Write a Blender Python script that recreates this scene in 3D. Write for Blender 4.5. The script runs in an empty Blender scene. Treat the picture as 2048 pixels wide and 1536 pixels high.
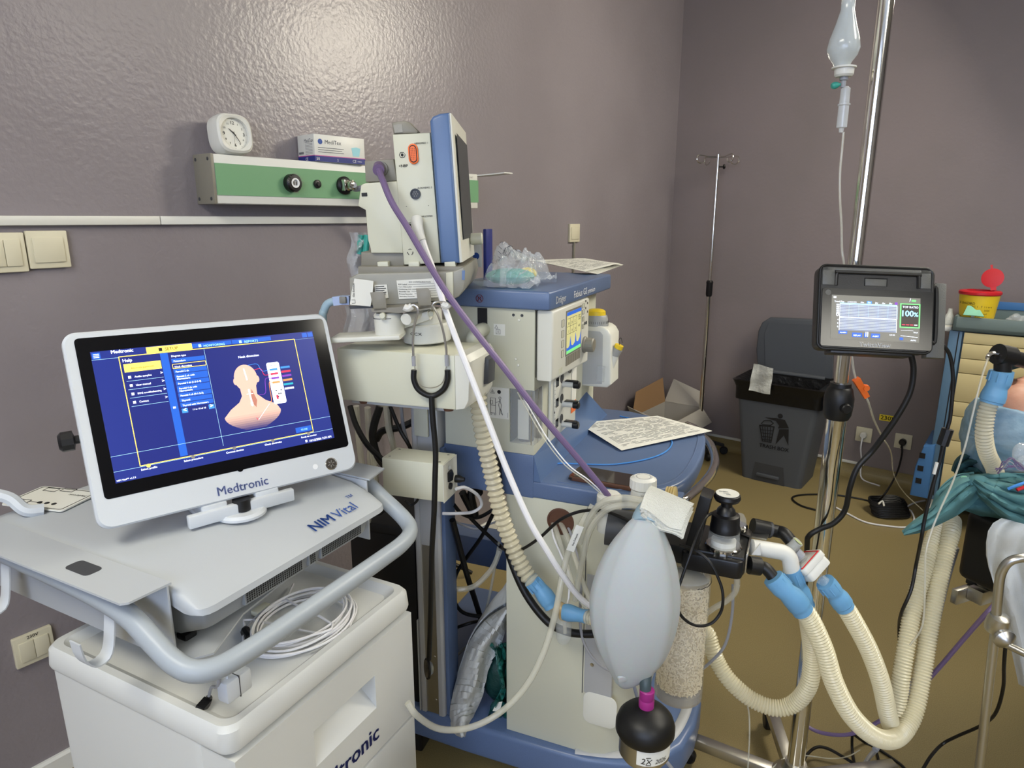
import bpy, bmesh, math, random
from mathutils import Vector, Matrix, noise
random.seed(7)
SC = bpy.context.scene
COL = SC.collection
PI = math.pi
# ------------------------------------------------------------------ camera
FPX, PITCH, CAMH = 1350.0, math.radians(13.73), 1.35
cam_data = bpy.data.cameras.new('camera')
cam_data.sensor_fit = 'HORIZONTAL'
cam_data.sensor_width = 36.0
cam_data.lens = 36.0 * FPX / 2048.0
cam_data.clip_start = 0.02
cam_ob = bpy.data.objects.new('camera', cam_data)
COL.objects.link(cam_ob)
cam_ob.location = (0, 0, CAMH)
cam_ob.rotation_euler = (math.radians(90) - PITCH, 0, 0)
SC.camera = cam_ob
# ------------------------------------------------------------------ view, world
SC.view_settings.view_transform = 'Standard'
SC.view_settings.look = 'None'
SC.view_settings.gamma = 1.0
SC.view_settings.use_curve_mapping = False
SC.view_settings.exposure = 0.12
PANEL_POWER = 17.5
MAIN_POWER = 36.0
WINDOW_POWER = 6.0
w = bpy.data.worlds.new('world'); SC.world = w; w.use_nodes = True
w.node_tree.nodes['Background'].inputs[0].default_value = (.6, .7, .85, 1)
w.node_tree.nodes['Background'].inputs[1].default_value = 0.3
# ------------------------------------------------------------------ maths helpers
def lin(c):
    return tuple((v / 255 / 12.92) if v / 255 <= .04045 else ((v / 255 + .055) / 1.055) ** 2.4 for v in c)
CAMP = Vector((0, 0, CAMH))
def ray(u, v):
    dx = (u - 1024) / FPX; dy = -(v - 768) / FPX
    return Vector((dx, math.cos(PITCH) + dy * math.sin(PITCH), -math.sin(PITCH) + dy * math.cos(PITCH)))
def pz(u, v, z):
    r = ray(u, v); return CAMP + r * ((z - CAMH) / r.z)
def py(u, v, y):
    r = ray(u, v); return CAMP + r * (y / r.y)
class Frame:
    """a place in the room: origin and three axes"""
    def __init__(s, o, x, y, z=None):
        s.o = Vector(o); s.x = Vector(x).normalized(); s.y = Vector(y).normalized()
        s.z = Vector(z).normalized() if z is not None else s.x.cross(s.y).normalized()
    def W(s, p): return s.o + s.x * p[0] + s.y * p[1] + s.z * p[2]
    def L(s, P):
        d = Vector(P) - s.o; return Vector((d.dot(s.x), d.dot(s.y), d.dot(s.z)))
    def hit(s, u, v, ax, c=0.0):
        n = (s.x, s.y, s.z)[ax]; r = ray(u, v)
        return s.L(CAMP + r * ((s.o + n * c - CAMP).dot(n) / r.dot(n)))
    def M(s):
        m = Matrix.Identity(4)
        for i, a in enumerate((s.x, s.y, s.z)):
            for j in range(3): m[j][i] = a[j]
        m.translation = s.o
        return m
    def sub(s, loc, x=(1, 0, 0), y=(0, 1, 0), z=None):
        r = lambda q: s.x * q[0] + s.y * q[1] + s.z * q[2]
        return Frame(s.W(loc), r(x), r(y), r(z) if z is not None else None)
def yawframe(o, deg):
    a = math.radians(deg)
    return Frame(o, (math.cos(a), math.sin(a), 0), (-math.sin(a), math.cos(a), 0), (0, 0, 1))
def catmull(pts, n=6, closed=False):
    P = [Vector(p) for p in pts]
    if len(P) < 3: 
        return P
    out = []; m = len(P)
    for i in range(m if closed else m - 1):
        p1 = P[i]; p2 = P[(i + 1) % m]
        p0 = P[(i - 1) % m] if (closed or i > 0) else p1 * 2 - p2
        p3 = P[(i + 2) % m] if (closed or i + 2 < m) else p2 * 2 - p1
        for k in range(n):
            t = k / n; t2 = t * t; t3 = t2 * t
            out.append(0.5 * ((2 * p1) + (p2 - p0) * t + (2 * p0 - 5 * p1 + 4 * p2 - p3) * t2 + (3 * p1 - p0 - 3 * p2 + p3) * t3))
    if not closed: out.append(P[-1])
    return out
def resample(pts, step):
    P = [Vector(p) for p in pts]; d = [0]
    for a, b in zip(P, P[1:]): d.append(d[-1] + (b - a).length)
    n = max(2, int(round(d[-1] / step))); out = []; j = 0
    for i in range(n + 1):
        t = d[-1] * i / n
        while j < len(P) - 2 and d[j + 1] < t: j += 1
        s = (t - d[j]) / max(1e-9, d[j + 1] - d[j])
        out.append(P[j].lerp(P[j + 1], min(1, max(0, s))))
    return out
def rrect(x0, x1, y0, y1, r, n=5):
    pts = []
    for cx, cy, a0 in ((x1 - r, y1 - r, 0), (x0 + r, y1 - r, 90), (x0 + r, y0 + r, 180), (x1 - r, y0 + r, 270)):
        for k in range(n + 1):
            a = math.radians(a0 + 90 * k / n); pts.append((cx + r * math.cos(a), cy + r * math.sin(a)))
    return pts
# ------------------------------------------------------------------ mesh builder
class MB:
    def __init__(s): s.v = []; s.f = []
    def add(s, vs, fs, M=None):
        k = len(s.v)
        for q in vs:
            q = Vector(q); s.v.append(M @ q if M is not None else q)
        for f in fs: s.f.append(tuple(i + k for i in f))
        return s
    def bm(s, bm, M=None):
        bm.verts.index_update()
        s.add([v.co.copy() for v in bm.verts], [[v.index for v in f.verts] for f in bm.faces], M); bm.free(); return s
    def box(s, x0, x1, y0, y1, z0, z1, bev=0, seg=2, M=None):
        bm = bmesh.new()
        c = [bm.verts.new((x, y, z)) for z in (z0, z1) for y in (y0, y1) for x in (x0, x1)]
        for f in ((0, 2, 3, 1), (4, 5, 7, 6), (0, 1, 5, 4), (2, 6, 7, 3), (0, 4, 6, 2), (1, 3, 7, 5)):
            bm.faces.new([c[i] for i in f])
        if bev > 0: bmesh.ops.bevel(bm, geom=list(bm.edges), offset=bev, segments=seg, affect='EDGES', profile=.5)
        return s.bm(bm, M)
    def prism(s, pts, a, b, axis='z', bev=0, seg=2, M=None, taper=1.0):
        """polygon extruded from a to b. axis z:(x,y)  y:(x,z)  x:(y,z)"""
        def P(q, h):
            return {'z': (q[0], q[1], h), 'y': (q[0], h, q[1]), 'x': (h, q[0], q[1])}[axis]
        bm = bmesh.new(); n = len(pts)
        cx = sum(q[0] for q in pts) / n; cy = sum(q[1] for q in pts) / n
        lo = [bm.verts.new(P(q, a)) for q in pts]
        hi = [bm.verts.new(P((cx + (q[0] - cx) * taper, cy + (q[1] - cy) * taper), b)) for q in pts]
        fl = bm.faces.new(lo); fh = bm.faces.new(hi)
        for i in range(n): bm.faces.new((lo[i], lo[(i + 1) % n], hi[(i + 1) % n], hi[i]))
        bmesh.ops.recalc_face_normals(bm, faces=list(bm.faces))
        if bev > 0:
            ed = list(fl.edges) + list(fh.edges)
            bmesh.ops.bevel(bm, geom=ed, offset=bev, segments=seg, affect='EDGES', profile=.5)
        return s.bm(bm, M)
    def lathe(s, prof, c=(0, 0, 0), d=(0, 0, 1), seg=24, M=None, ribs=0, rib=0.0, sx=1.0):
        d = Vector(d).normalized(); a = d.orthogonal().normalized(); b = d.cross(a); c = Vector(c)
        vs = []; fs = []; m = len(prof)
        for r, h in prof:
            for k in range(seg):
                t = 2 * PI * k / seg; rr = r - (rib if ribs and (k % 2) else 0) * (1 if r > rib * 2 else 0)
                vs.append(c + d * h + a * (rr * math.cos(t) * sx) + b * (rr * math.sin(t)))
        for i in range(m - 1):
            for k in range(seg):
                k2 = (k + 1) % seg; fs.append((i * seg + k, i * seg + k2, (i + 1) * seg + k2, (i + 1) * seg + k))
        if prof[0][0] > 1e-6: fs.append(tuple(reversed(range(seg))))
        if prof[-1][0] > 1e-6: fs.append(tuple((m - 1) * seg + k for k in range(seg)))
        return s.add(vs, fs, M)
    def cyl(s, a, b, r, seg=20, bev=0, r2=None):
        a = Vector(a); b = Vector(b); L = (b - a).length; r2 = r if r2 is None else r2
        prof = [(r - bev, 0), (r, bev), (r2, L - bev), (r2 - bev, L)] if bev else [(r, 0), (r2, L)]
        return s.lathe(prof, a, b - a, seg)
    def tube(s, pts, r, seg=8, n=6, closed=False, M=None, flat=1.0, up=None, caps=True):
        P = catmull(pts, n, closed) if n > 1 else [Vector(p) for p in pts]
        m = len(P); R = r if callable(r) else (lambda t: r)
        T = []
        for i in range(m):
            a = P[(i - 1) % m] if (closed or i > 0) else P[i]; b = P[(i + 1) % m] if (closed or i < m - 1) else P[i]
            t = (b - a); T.append(t.normalized() if t.length > 1e-9 else Vector((0, 0, 1)))
        N = (Vector(up) - T[0] * Vector(up).dot(T[0])).normalized() if up is not None else T[0].orthogonal().normalized()
        vs = []; fs = []
        for i in range(m):
            N = (N - T[i] * N.dot(T[i]))
            N = N.normalized() if N.length > 1e-8 else T[i].orthogonal().normalized()
            B = T[i].cross(N); rr = R(i / max(1, m - 1))
            for k in range(seg):
                a = 2 * PI * k / seg; vs.append(P[i] + N * (rr * flat * math.cos(a)) + B * (rr * math.sin(a)))
        for i in range(m if closed else m - 1):
            j = (i + 1) % m
            for k in range(seg):
                k2 = (k + 1) % seg; fs.append((i * seg + k, i * seg + k2, j * seg + k2, j * seg + k))
        if not closed and caps:
            fs.append(tuple(reversed(range(seg)))); fs.append(tuple((m - 1) * seg + k for k in range(seg)))
        return s.add(vs, fs, M)
    def corr(s, pts, r, pitch, amp, seg=14, n=10):
        """corrugated hose"""
        P = resample(catmull(pts, n), pitch / 4)
        vals = (0, .7, 1.0, .7)
        m = len(P)
        return s.tube(P, lambda t: r - amp + amp * vals[int(round(t * (m - 1))) % 4], seg=seg, n=1)
    def ball(s, c, r, sx=1, sy=1, sz=1, u=16, v=10, M=None):
        pr = [(max(0.0, math.sin(PI * i / v)) * r, -math.cos(PI * i / v) * r) for i in range(v + 1)]
        pr[0] = (0.0, -r); pr[-1] = (0.0, r)
        t = MB(); t.lathe(pr, seg=u)
        Mm = Matrix.Translation(Vector(c)) @ Matrix.Diagonal((sx, sy, sz, 1))
        return s.add(t.v, t.f, M @ Mm if M is not None else Mm)
    def grid(s, fn, nu, nv, thick=0.0, M=None):
        """surface fn(a,b)->point for a,b in 0..1, optionally thickened"""
        P = [[Vector(fn(i / nu, j / nv)) for j in range(nv + 1)] for i in range(nu + 1)]
        def idx(i, j): return i * (nv + 1) + j
        vs = [P[i][j] for i in range(nu + 1) for j in range(nv + 1)]
        fs = [(idx(i, j), idx(i + 1, j), idx(i + 1, j + 1), idx(i, j + 1)) for i in range(nu) for j in range(nv)]
        if thick:
            k = len(vs); nn = []
            for i in range(nu + 1):
                for j in range(nv + 1):
                    a = P[min(nu, i + 1)][j] - P[max(0, i - 1)][j]; b = P[i][min(nv, j + 1)] - P[i][max(0, j - 1)]
                    c = a.cross(b); nn.append(c.normalized() if c.length > 1e-12 else Vector((0, 0, 1)))
            vs = vs + [vs[i] - nn[i] * thick for i in range(k)]
            fs = fs + [tuple(q + k for q in reversed(f)) for f in fs]
            ring = [idx(i, 0) for i in range(nu)] + [idx(nu, j) for j in range(nv)] + [idx(i, nv) for i in range(nu, 0, -1)] + [idx(0, j) for j in range(nv, 0, -1)]
            for a, b in zip(ring, ring[1:] + ring[:1]): fs.append((a, a + k, b + k, b))
        return s.add(vs, fs, M)
# ------------------------------------------------------------------ objects
def tag(o, label=None, cat=None, group=None, kind=None):
    if label: o['label'] = label
    if cat: o['category'] = cat
    if group: o['group'] = group
    if kind: o['kind'] = kind
    return o
def finish(name, mb, m, ang=32):
    me = bpy.data.meshes.new(name)
    me.from_pydata([tuple(q) for q in mb.v], [], mb.f)
    bm = bmesh.new(); bm.from_mesh(me)
    bmesh.ops.recalc_face_normals(bm, faces=list(bm.faces)); bm.to_mesh(me); bm.free()
    me.polygons.foreach_set('use_smooth', [True] * len(me.polygons))
    me.set_sharp_from_angle(angle=math.radians(ang))
    me.materials.append(m); me.update()
    o = bpy.data.objects.new(name, me); COL.objects.link(o)
    return o
def thing(name, label, cat, frame, group=None):
    o = bpy.data.objects.new(name, None); COL.objects.link(o); o.empty_display_size = .03
    o.matrix_world = frame.M(); tag(o, label, cat, group); o['_f'] = 1
    del o['_f']
    return o
def part(name, mb, m, parent, label=None, kind=None, ang=32):
    o = finish(name, mb, m, ang); o.parent = parent; tag(o, label, None, None, kind); return o
def solo(name, mb, m, label, cat, group=None, ang=32, kind=None):
    """a thing that is one mesh, given in room coordinates; its origin goes to its base"""
    lo = Vector((min(q.x for q in mb.v), min(q.y for q in mb.v), min(q.z for q in mb.v)))
    hi = Vector((max(q.x for q in mb.v), max(q.y for q in mb.v), max(q.z for q in mb.v)))
    c = (lo + hi) / 2; c.z = lo.z
    mb.v = [q - c for q in mb.v]
    o = finish(name, mb, m, ang); o.location = c; tag(o, label, cat, group, kind); return o
def struct(name, mb, m, parent=None, ang=32):
    o = finish(name, mb, m, ang)
    if parent: o.parent = parent
    else: o['kind'] = 'structure'
    return o
_tc = {}
def text_mb(txt, bold=0.0, depth=0.0):
    cu = bpy.data.curves.new('t', 'FONT'); cu.body = txt; cu.size = 1.0; cu.offset = bold
    cu.extrude = depth; cu.resolution_u = 2
    ob = bpy.data.objects.new('t', cu); COL.objects.link(ob)
    bpy.context.view_layer.update()
    me = bpy.data.meshes.new_from_object(ob)
    vs = [v.co.copy() for v in me.vertices]; fs = [tuple(p.vertices) for p in me.polygons]
    bpy.data.objects.remove(ob); bpy.data.curves.remove(cu); bpy.data.meshes.remove(me)
    return vs, fs
def addtext(mb, txt, p, ux, uy, width=None, height=None, bold=0.0, lift=.0004, align='l', shear=0.0):
    """flat lettering from point p (baseline) along ux, up uy; sized by width or cap height"""
    key = txt
    if key not in _tc: _tc[key] = text_mb(txt)
    vs, fs = _tc[key]
    if not vs: return mb
    x0 = min(v.x for v in vs); x1 = max(v.x for v in vs)
    s = width / (x1 - x0) if width else height / .72
    sy = height / .72 if height else s
    ux = Vector(ux).normalized(); uy = Vector(uy).normalized(); n = ux.cross(uy)
    w = (x1 - x0) * s; off = {'l': 0, 'c': -w / 2, 'r': -w}[align]
    p = Vector(p)
    for dx, dy in (((0, 0),) if bold <= 0 else ((-bold, 0), (bold, 0), (0, bold * .6), (0, -bold * .6))):
        mb.add([p + ux * ((v.x - x0 + dx) * s + off + shear * v.y * s) + uy * ((v.y + dy) * sy) + n * lift for v in vs], fs)
    return mb
# ------------------------------------------------------------------ materials
_mats = {}
def mat(name, rgb, rough=.5, metal=0.0, bump=None, alpha=1.0, trans=0.0, spec=.5, emit=0.0, var=None, coat=0.0, ior=1.45, sss=0.0, sheen=0.0):
    m = bpy.data.materials.new(name); m.use_nodes = True
    nt = m.node_tree; b = nt.nodes['Principled BSDF']; c = lin(rgb) + (1,)
    I = b.inputs
    I['Base Color'].default_value = c; I['Roughness'].default_value = rough; I['Metallic'].default_value = metal
    I['Alpha'].default_value = alpha; I['Transmission Weight'].default_value = trans; I['IOR'].default_value = ior
    I['Specular IOR Level'].default_value = spec; I['Coat Weight'].default_value = coat
    if sss: I['Subsurface Weight'].default_value = sss; I['Subsurface Scale'].default_value = .01
    if sheen: I['Sheen Weight'].default_value = sheen
    if emit:
        I['Emission Color'].default_value = c; I['Emission Strength'].default_value = emit
    tc = None
    def coord():
        nonlocal tc
        if tc is None: tc = nt.nodes.new('ShaderNodeTexCoord')
        return tc.outputs['Object']
    if var:   # (scale, second colour, detail)
        n = nt.nodes.new('ShaderNodeTexNoise'); n.inputs['Scale'].default_value = var[0]; n.inputs['Detail'].default_value = var[2] if len(var) > 2 else 4
        nt.links.new(coord(), n.inputs['Vector'])
        r = nt.nodes.new('ShaderNodeMix'); r.data_type = 'RGBA'
        mr = nt.nodes.new('ShaderNodeMapRange'); mr.inputs[1].default_value = .38; mr.inputs[2].default_value = .62
        nt.links.new(n.outputs['Fac'], mr.inputs[0]); nt.links.new(mr.outputs[0], r.inputs['Factor'])
        r.inputs['A'].default_value = c; r.inputs['B'].default_value = lin(var[1]) + (1,)
        nt.links.new(r.outputs['Result'], I['Base Color'])
    if bump:  # (scale, strength, detail)
        n = nt.nodes.new('ShaderNodeTexNoise'); n.inputs['Scale'].default_value = bump[0]; n.inputs['Detail'].default_value = bump[2] if len(bump) > 2 else 2
        nt.links.new(coord(), n.inputs['Vector'])
        bp = nt.nodes.new('ShaderNodeBump'); bp.inputs['Strength'].default_value = bump[1]; bp.inputs['Distance'].default_value = bump[3] if len(bump) > 3 else .002
        nt.links.new(n.outputs['Fac'], bp.inputs['Height']); nt.links.new(bp.outputs['Normal'], I['Normal'])
    _mats[name] = m
    return m
M = {}
def dm(k, *a, **kw): M[k] = mat(k, *a, **kw)
dm('wall_paint', (137, 130, 134), .31, bump=(80, .32, 2, .004), var=(2.2, (130, 123, 127)), spec=.6)
dm('wall_paint_back', (134, 124, 125), .6, bump=(60, .25, 3, .003), var=(2.2, (129, 120, 120)), spec=.4)
dm('ceiling_paint', (205, 205, 200), .8, bump=(40, .1))
dm('room_paint', (150, 145, 142), .6, bump=(40, .1))
dm('vinyl_floor', (146, 131, 90), .42, bump=(220, .08), var=(420, (130, 116, 78), 6), spec=.45)
dm('white_plastic', (214, 214, 208), .4, bump=(600, .02))
dm('switch_plastic', (206, 200, 176), .35, bump=(500, .02))
dm('nim_white', (198, 203, 208), .42, bump=(900, .04))
dm('nim_cover', (176, 181, 186), .42, bump=(900, .04))
dm('nim_panel', (204, 206, 204), .45, bump=(700, .05))
dm('nim_grey', (140, 145, 150), .5, bump=(900, .05))
dm('nim_handle', (160, 168, 176), .38, bump=(900, .03))
dm('black_gloss', (8, 8, 12), .12, bump=(5, .0))
dm('black_plastic', (20, 20, 22), .38, bump=(700, .05))
dm('black_rubber', (14, 14, 15), .45, bump=(600, .05))
dm('dark_grey', (62, 64, 68), .5, bump=(600, .05))
dm('mid_grey', (120, 118, 112), .45, bump=(600, .05))
dm('taupe', (130, 126, 114), .42, bump=(700, .04))
dm('cream', (203, 203, 184), .4, bump=(700, .04))
dm('cream_panel', (196, 196, 178), .42, bump=(500, .04))
dm('draeger_white', (212, 212, 202), .38, bump=(700, .03))
dm('draeger_blue', (92, 112, 148), .3, bump=(700, .05), var=(900, (87, 106, 141)))
dm('monitor_blue', (88, 113, 154), .32, bump=(600, .05))
dm('chrome', (215, 212, 205), .12, 1.0, bump=(3, .0))
dm('steel', (190, 188, 182), .32, 1.0, bump=(200, .04))
dm('aluminium', (176, 178, 180), .5, .1, bump=(300, .05))
dm('paper', (222, 222, 214), .8, bump=(30, .15))
dm('ink', (40, 44, 60), .7, bump=(50, .02))
dm('ink_black', (22, 22, 24), .6, bump=(50, .02))
dm('logo_blue', (40, 76, 150), .5, bump=(50, .02))
dm('logo_grey_blue', (112, 126, 178), .5, bump=(50, .02))
dm('white_print', (232, 234, 236), .5, bump=(50, .02))
dm('rail_green', (112, 158, 118), .38, bump=(300, .03))
dm('hose_cream', (230, 222, 190), .2, alpha=.74, bump=(60, .05), spec=.8)
dm('hose_clear', (222, 214, 186), .2, alpha=.5, bump=(60, .05), spec=.6)
dm('tube_clear', (218, 216, 200), .12, alpha=.42, spec=.6, bump=(20, .02))
dm('glass_clear', (225, 230, 230), .06, alpha=.2, spec=.6, bump=(10, .02))
dm('silicone_blue', (104, 158, 200), .42, bump=(200, .05))
dm('silicone_pale', (150, 175, 190), .4, bump=(200, .05))
dm('bag_silicone', (184, 190, 192), .5, alpha=.93, sss=.3, bump=(90, .08))
dm('cable_white', (226, 226, 228), .4, bump=(300, .02))
dm('cable_grey', (150, 152, 158), .4, bump=(300, .02))
dm('cable_purple', (112, 94, 130), .35, bump=(300, .02))
dm('cable_blue', (70, 140, 215), .35, bump=(300, .02))
dm('purple_plastic', (150, 40, 120), .35, bump=(300, .02))
dm('orange', (236, 110, 40), .45, bump=(300, .02))
dm('yellow', (222, 190, 40), .45, bump=(300, .02))
dm('yellow_pale', (238, 214, 50), .4, bump=(300, .02))
dm('red', (190, 30, 40), .4, bump=(300, .02))
dm('teal', (60, 165, 150), .4, alpha=.9, bump=(300, .02))
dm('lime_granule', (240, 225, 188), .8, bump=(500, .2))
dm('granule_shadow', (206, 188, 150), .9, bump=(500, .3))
dm('bin_grey', (78, 82, 88), .5, bump=(500, .08))
dm('bag_black', (10, 10, 11), .3, bump=(30, .4, 3, .01))
dm('drape_green', (80, 124, 128), .85, bump=(900, .2), var=(14, (68, 112, 116)))
dm('mint', (130, 190, 165), .8, bump=(300, .2))
dm('cloth_white', (214, 216, 210), .85, bump=(330, .8, 2, .004))
dm('sheet_white', (204, 207, 206), .8, bump=(30, .5, 4, .008))
dm('cap_blue', (120, 158, 182), .8, alpha=.8, bump=(45, .6, 4, .006), var=(30, (150, 180, 198)))
dm('skin', (186, 138, 116), .5, sss=.25, bump=(260, .15), var=(20, (172, 120, 98)))
dm('cardboard', (150, 118, 84), .8, bump=(100, .1))
dm('cardboard_white', (168, 164, 156), .7, bump=(100, .1))
dm('drawer_yellow', (214, 200, 152), .5, bump=(300, .03))
dm('cart_blue', (88, 120, 150), .4, bump=(300, .03))
dm('cart_blue_bright', (70, 120, 178), .4, bump=(300, .03))
dm('film_clear', (220, 226, 230), .08, alpha=.30, spec=.9, bump=(25, 1.0, 4, .02))
dm('film_green', (40, 120, 110), .15, alpha=.75, spec=.7, bump=(25, 1.0, 4, .02))
dm('screen_navy', (28, 40, 110), .3, emit=.9)
dm('screen_navy_panel', (26, 34, 100), .3, emit=.9)
dm('screen_blue', (34, 84, 176), .3, emit=.9)
dm('screen_blue_light', (60, 130, 210), .3, emit=.9)
dm('screen_yellow', (246, 214, 96), .3, emit=1.0)
dm('screen_white', (232, 238, 250), .3, emit=1.0)
dm('screen_dark', (20, 28, 80), .3, emit=.9)
dm('screen_skin', (212, 172, 154), .3, emit=.75)
for _i, _a in enumerate((.9, .78, .64, .5, .36, .22, .1)): dm('screen_skin_fade%d' % _i, (212, 172, 154), .3, emit=.75, alpha=_a)
dm('screen_skin_dark', (170, 112, 96), .3, emit=.75)
dm('screen_red', (215, 50, 80), .3, emit=.8)
dm('screen_purple', (120, 60, 170), .3, emit=.8)
dm('screen_orange', (225, 140, 80), .3, emit=.8)
dm('screen_teal', (40, 160, 180), .3, emit=.8)
dm('screen_pale_yellow', (205, 200, 140), .3, emit=.4)
dm('pencil', (112, 114, 122), .8, bump=(50, .02))
dm('screen_grey', (120, 118, 110), .3, emit=.6)
dm('screen_cyan', (170, 220, 240), .3, emit=.9)
dm('screen_green', (110, 200, 120), .3, emit=.8)
dm('screen_black', (34, 32, 30), .3, emit=.5)
dm('lamp_face', (255, 250, 235), .5, emit=PANEL_POWER)
dm('lamp_face_bright', (255, 246, 226), .5, emit=MAIN_POWER)
dm('sky_face', (205, 222, 255), .5, emit=WINDOW_POWER)
dm('grey_fabric', (70, 70, 72), .8, bump=(300, .3))
dm('vent_mesh', (128, 132, 134), .6, .4, bump=(900, .6, 0, .004))
dm('phone_case', (92, 62, 48), .45, bump=(200, .2))
dm('phone_glass', (52, 44, 42), .08, bump=(2, .0))
# ================================================================== the room
CORNER = pz(1322, 850, .07); CORNER.z = 0
W = yawframe(CORNER, -37.6)     # x' out of the left wall, y' along it towards the corner
H_ROOM, LX, LY = 2.65, 6.2, 6.2
def wallbox(name, x0, x1, y0, y1, z0, z1, m):
    mb = MB(); mb.box(x0, x1, y0, y1, z0, z1); mb.v = [W.W(q) for q in mb.v]; return struct(name, mb, m)
wallbox('floor', -.2, LX + .2, -LY - .2, .2, -.1, 0, M['vinyl_floor'])
wallbox('ceiling', -.2, LX + .2, -LY - .2, .2, H_ROOM, H_ROOM + .1, M['ceiling_paint'])
def frame_obj(name, mb, m, F=W):
    mb.v = [F.W(q) for q in mb.v]; return struct(name, mb, m)
wallbox('wall_left', -.15, 0, -LY, 0, 0, H_ROOM, M['wall_paint'])
wallbox('wall_back', -.15, LX, 0, .15, 0, H_ROOM, M['wall_paint_back'])
wallbox('wall_right', LX, LX + .15, -LY, .15, 0, H_ROOM, M['room_paint'])
# wall behind the camera with a window opening
mb = MB()
wx0, wx1, wz0, wz1 = 1.6, 4.6, 1.0, 2.4
mb.box(-.15, wx0, -LY - .15, -LY, 0, H_ROOM); mb.box(wx1, LX + .15, -LY - .15, -LY, 0, H_ROOM)
mb.box(wx0, wx1, -LY - .15, -LY, 0, wz0); mb.box(wx0, wx1, -LY - .15, -LY, wz1, H_ROOM)
frame_obj('wall_front', mb, M['room_paint'])
mb = MB(); mb.box(wx0, wx1, -LY - .14, -LY - .12, wz0, wz1)
win = frame_obj('window_1', mb, M['sky_face'])
mb = MB()
for a in (wx0, (wx0 + wx1) / 2 - .02, wx1 - .04): mb.box(a, a + .04, -LY - .1, -LY - .05, wz0, wz1)
for a in (wz0, wz1 - .04): mb.box(wx0, wx1, -LY - .1, -LY - .05, a, a + .04)
mb.v = [W.W(q) for q in mb.v]
struct('window_frame', mb, M['white_plastic'], win)
mb = MB(); mb.prism([(0, .0), (.012, .0), (.012, .046), (.006, .052), (0, .052)], -LY, 0, 'y')
frame_obj('baseboard_left', mb, M['white_plastic'])
# floor vinyl coved up the back wall under a white capping strip
mb = MB(); mb.prism([(0, 0), (-.045, 0), (-.03, .004), (-.015, .014), (-.007, .03), (-.006, .066), (0, .066)], .012, LX, 'x')
frame_obj('trim_1', mb, M['vinyl_floor'])
mb = MB(); mb.box(.012, 1.18, -.01, 0, .066, .08, .002)
frame_obj('baseboard_back', mb, M['white_plastic'])
# ceiling lights
for i, (x, y) in enumerate(((3.0, -1.9), (4.3, -4.6), (1.2, -4.6))):
    f = W.sub((x, y, H_ROOM))
    t = thing("ceiling_light", ['flat white ceiling light panel nearest the corner of the two mauve walls', 'flat white ceiling light panel behind the camera on the right', 'flat white ceiling light panel above the camera'][i], 'ceiling light', f)
    part('light_frame', MB().prism(rrect(-.62, .62, -.32, .32, .02), -.05, 0, 'z'), M['white_plastic'], t)
    part('diffuser', MB().box(-.58, .58, -.28, .28, -.056, -.051), M['lamp_face'], t)
# operating lamp on a ceiling arm, turned towards the left wall
LO = Vector((1.95, -.88, 2.42)); nd = Vector((-.70, -.58, -.42)).normalized()
lf = W.sub(LO)
t = thing('operating_lamp', 'round white operating lamp on a ceiling arm, tilted towards the gas rail', 'lamp', lf)
part('lamp_head', MB().lathe([(.05, -.09), (.24, -.06), (.33, -.02), (.34, 0), (.32, .012), (.305, .004)], (0, 0, 0), nd, 40), M['white_plastic'], t)
part('lamp_lens', MB().lathe([(.300, .006), (0, .007)], (0, 0, 0), nd, 40), M['lamp_face_bright'], t, 'glowing lens')
part('lamp_arm', MB().tube([nd * -.09, nd * -.16 + Vector((0, 0, .05)), Vector((.30, .22, .12)), Vector((.34, .25, H_ROOM - LO.z))], .02, 12, 5), M['white_plastic'], t)
# ------------------------------------------------------------------ cable channel
mb = MB(); mb.box(.0003, .016, -5.2, -3.02, 1.3365, 1.357, .0015); mb.box(.0003, .016, -3.018, -1.95, 1.3365, 1.357, .0015)
mb.v = [W.W(q) for q in mb.v]
solo('cable_channel', mb, M['white_plastic'], 'white plastic cable channel running level across the left wall', 'cable channel')
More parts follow.
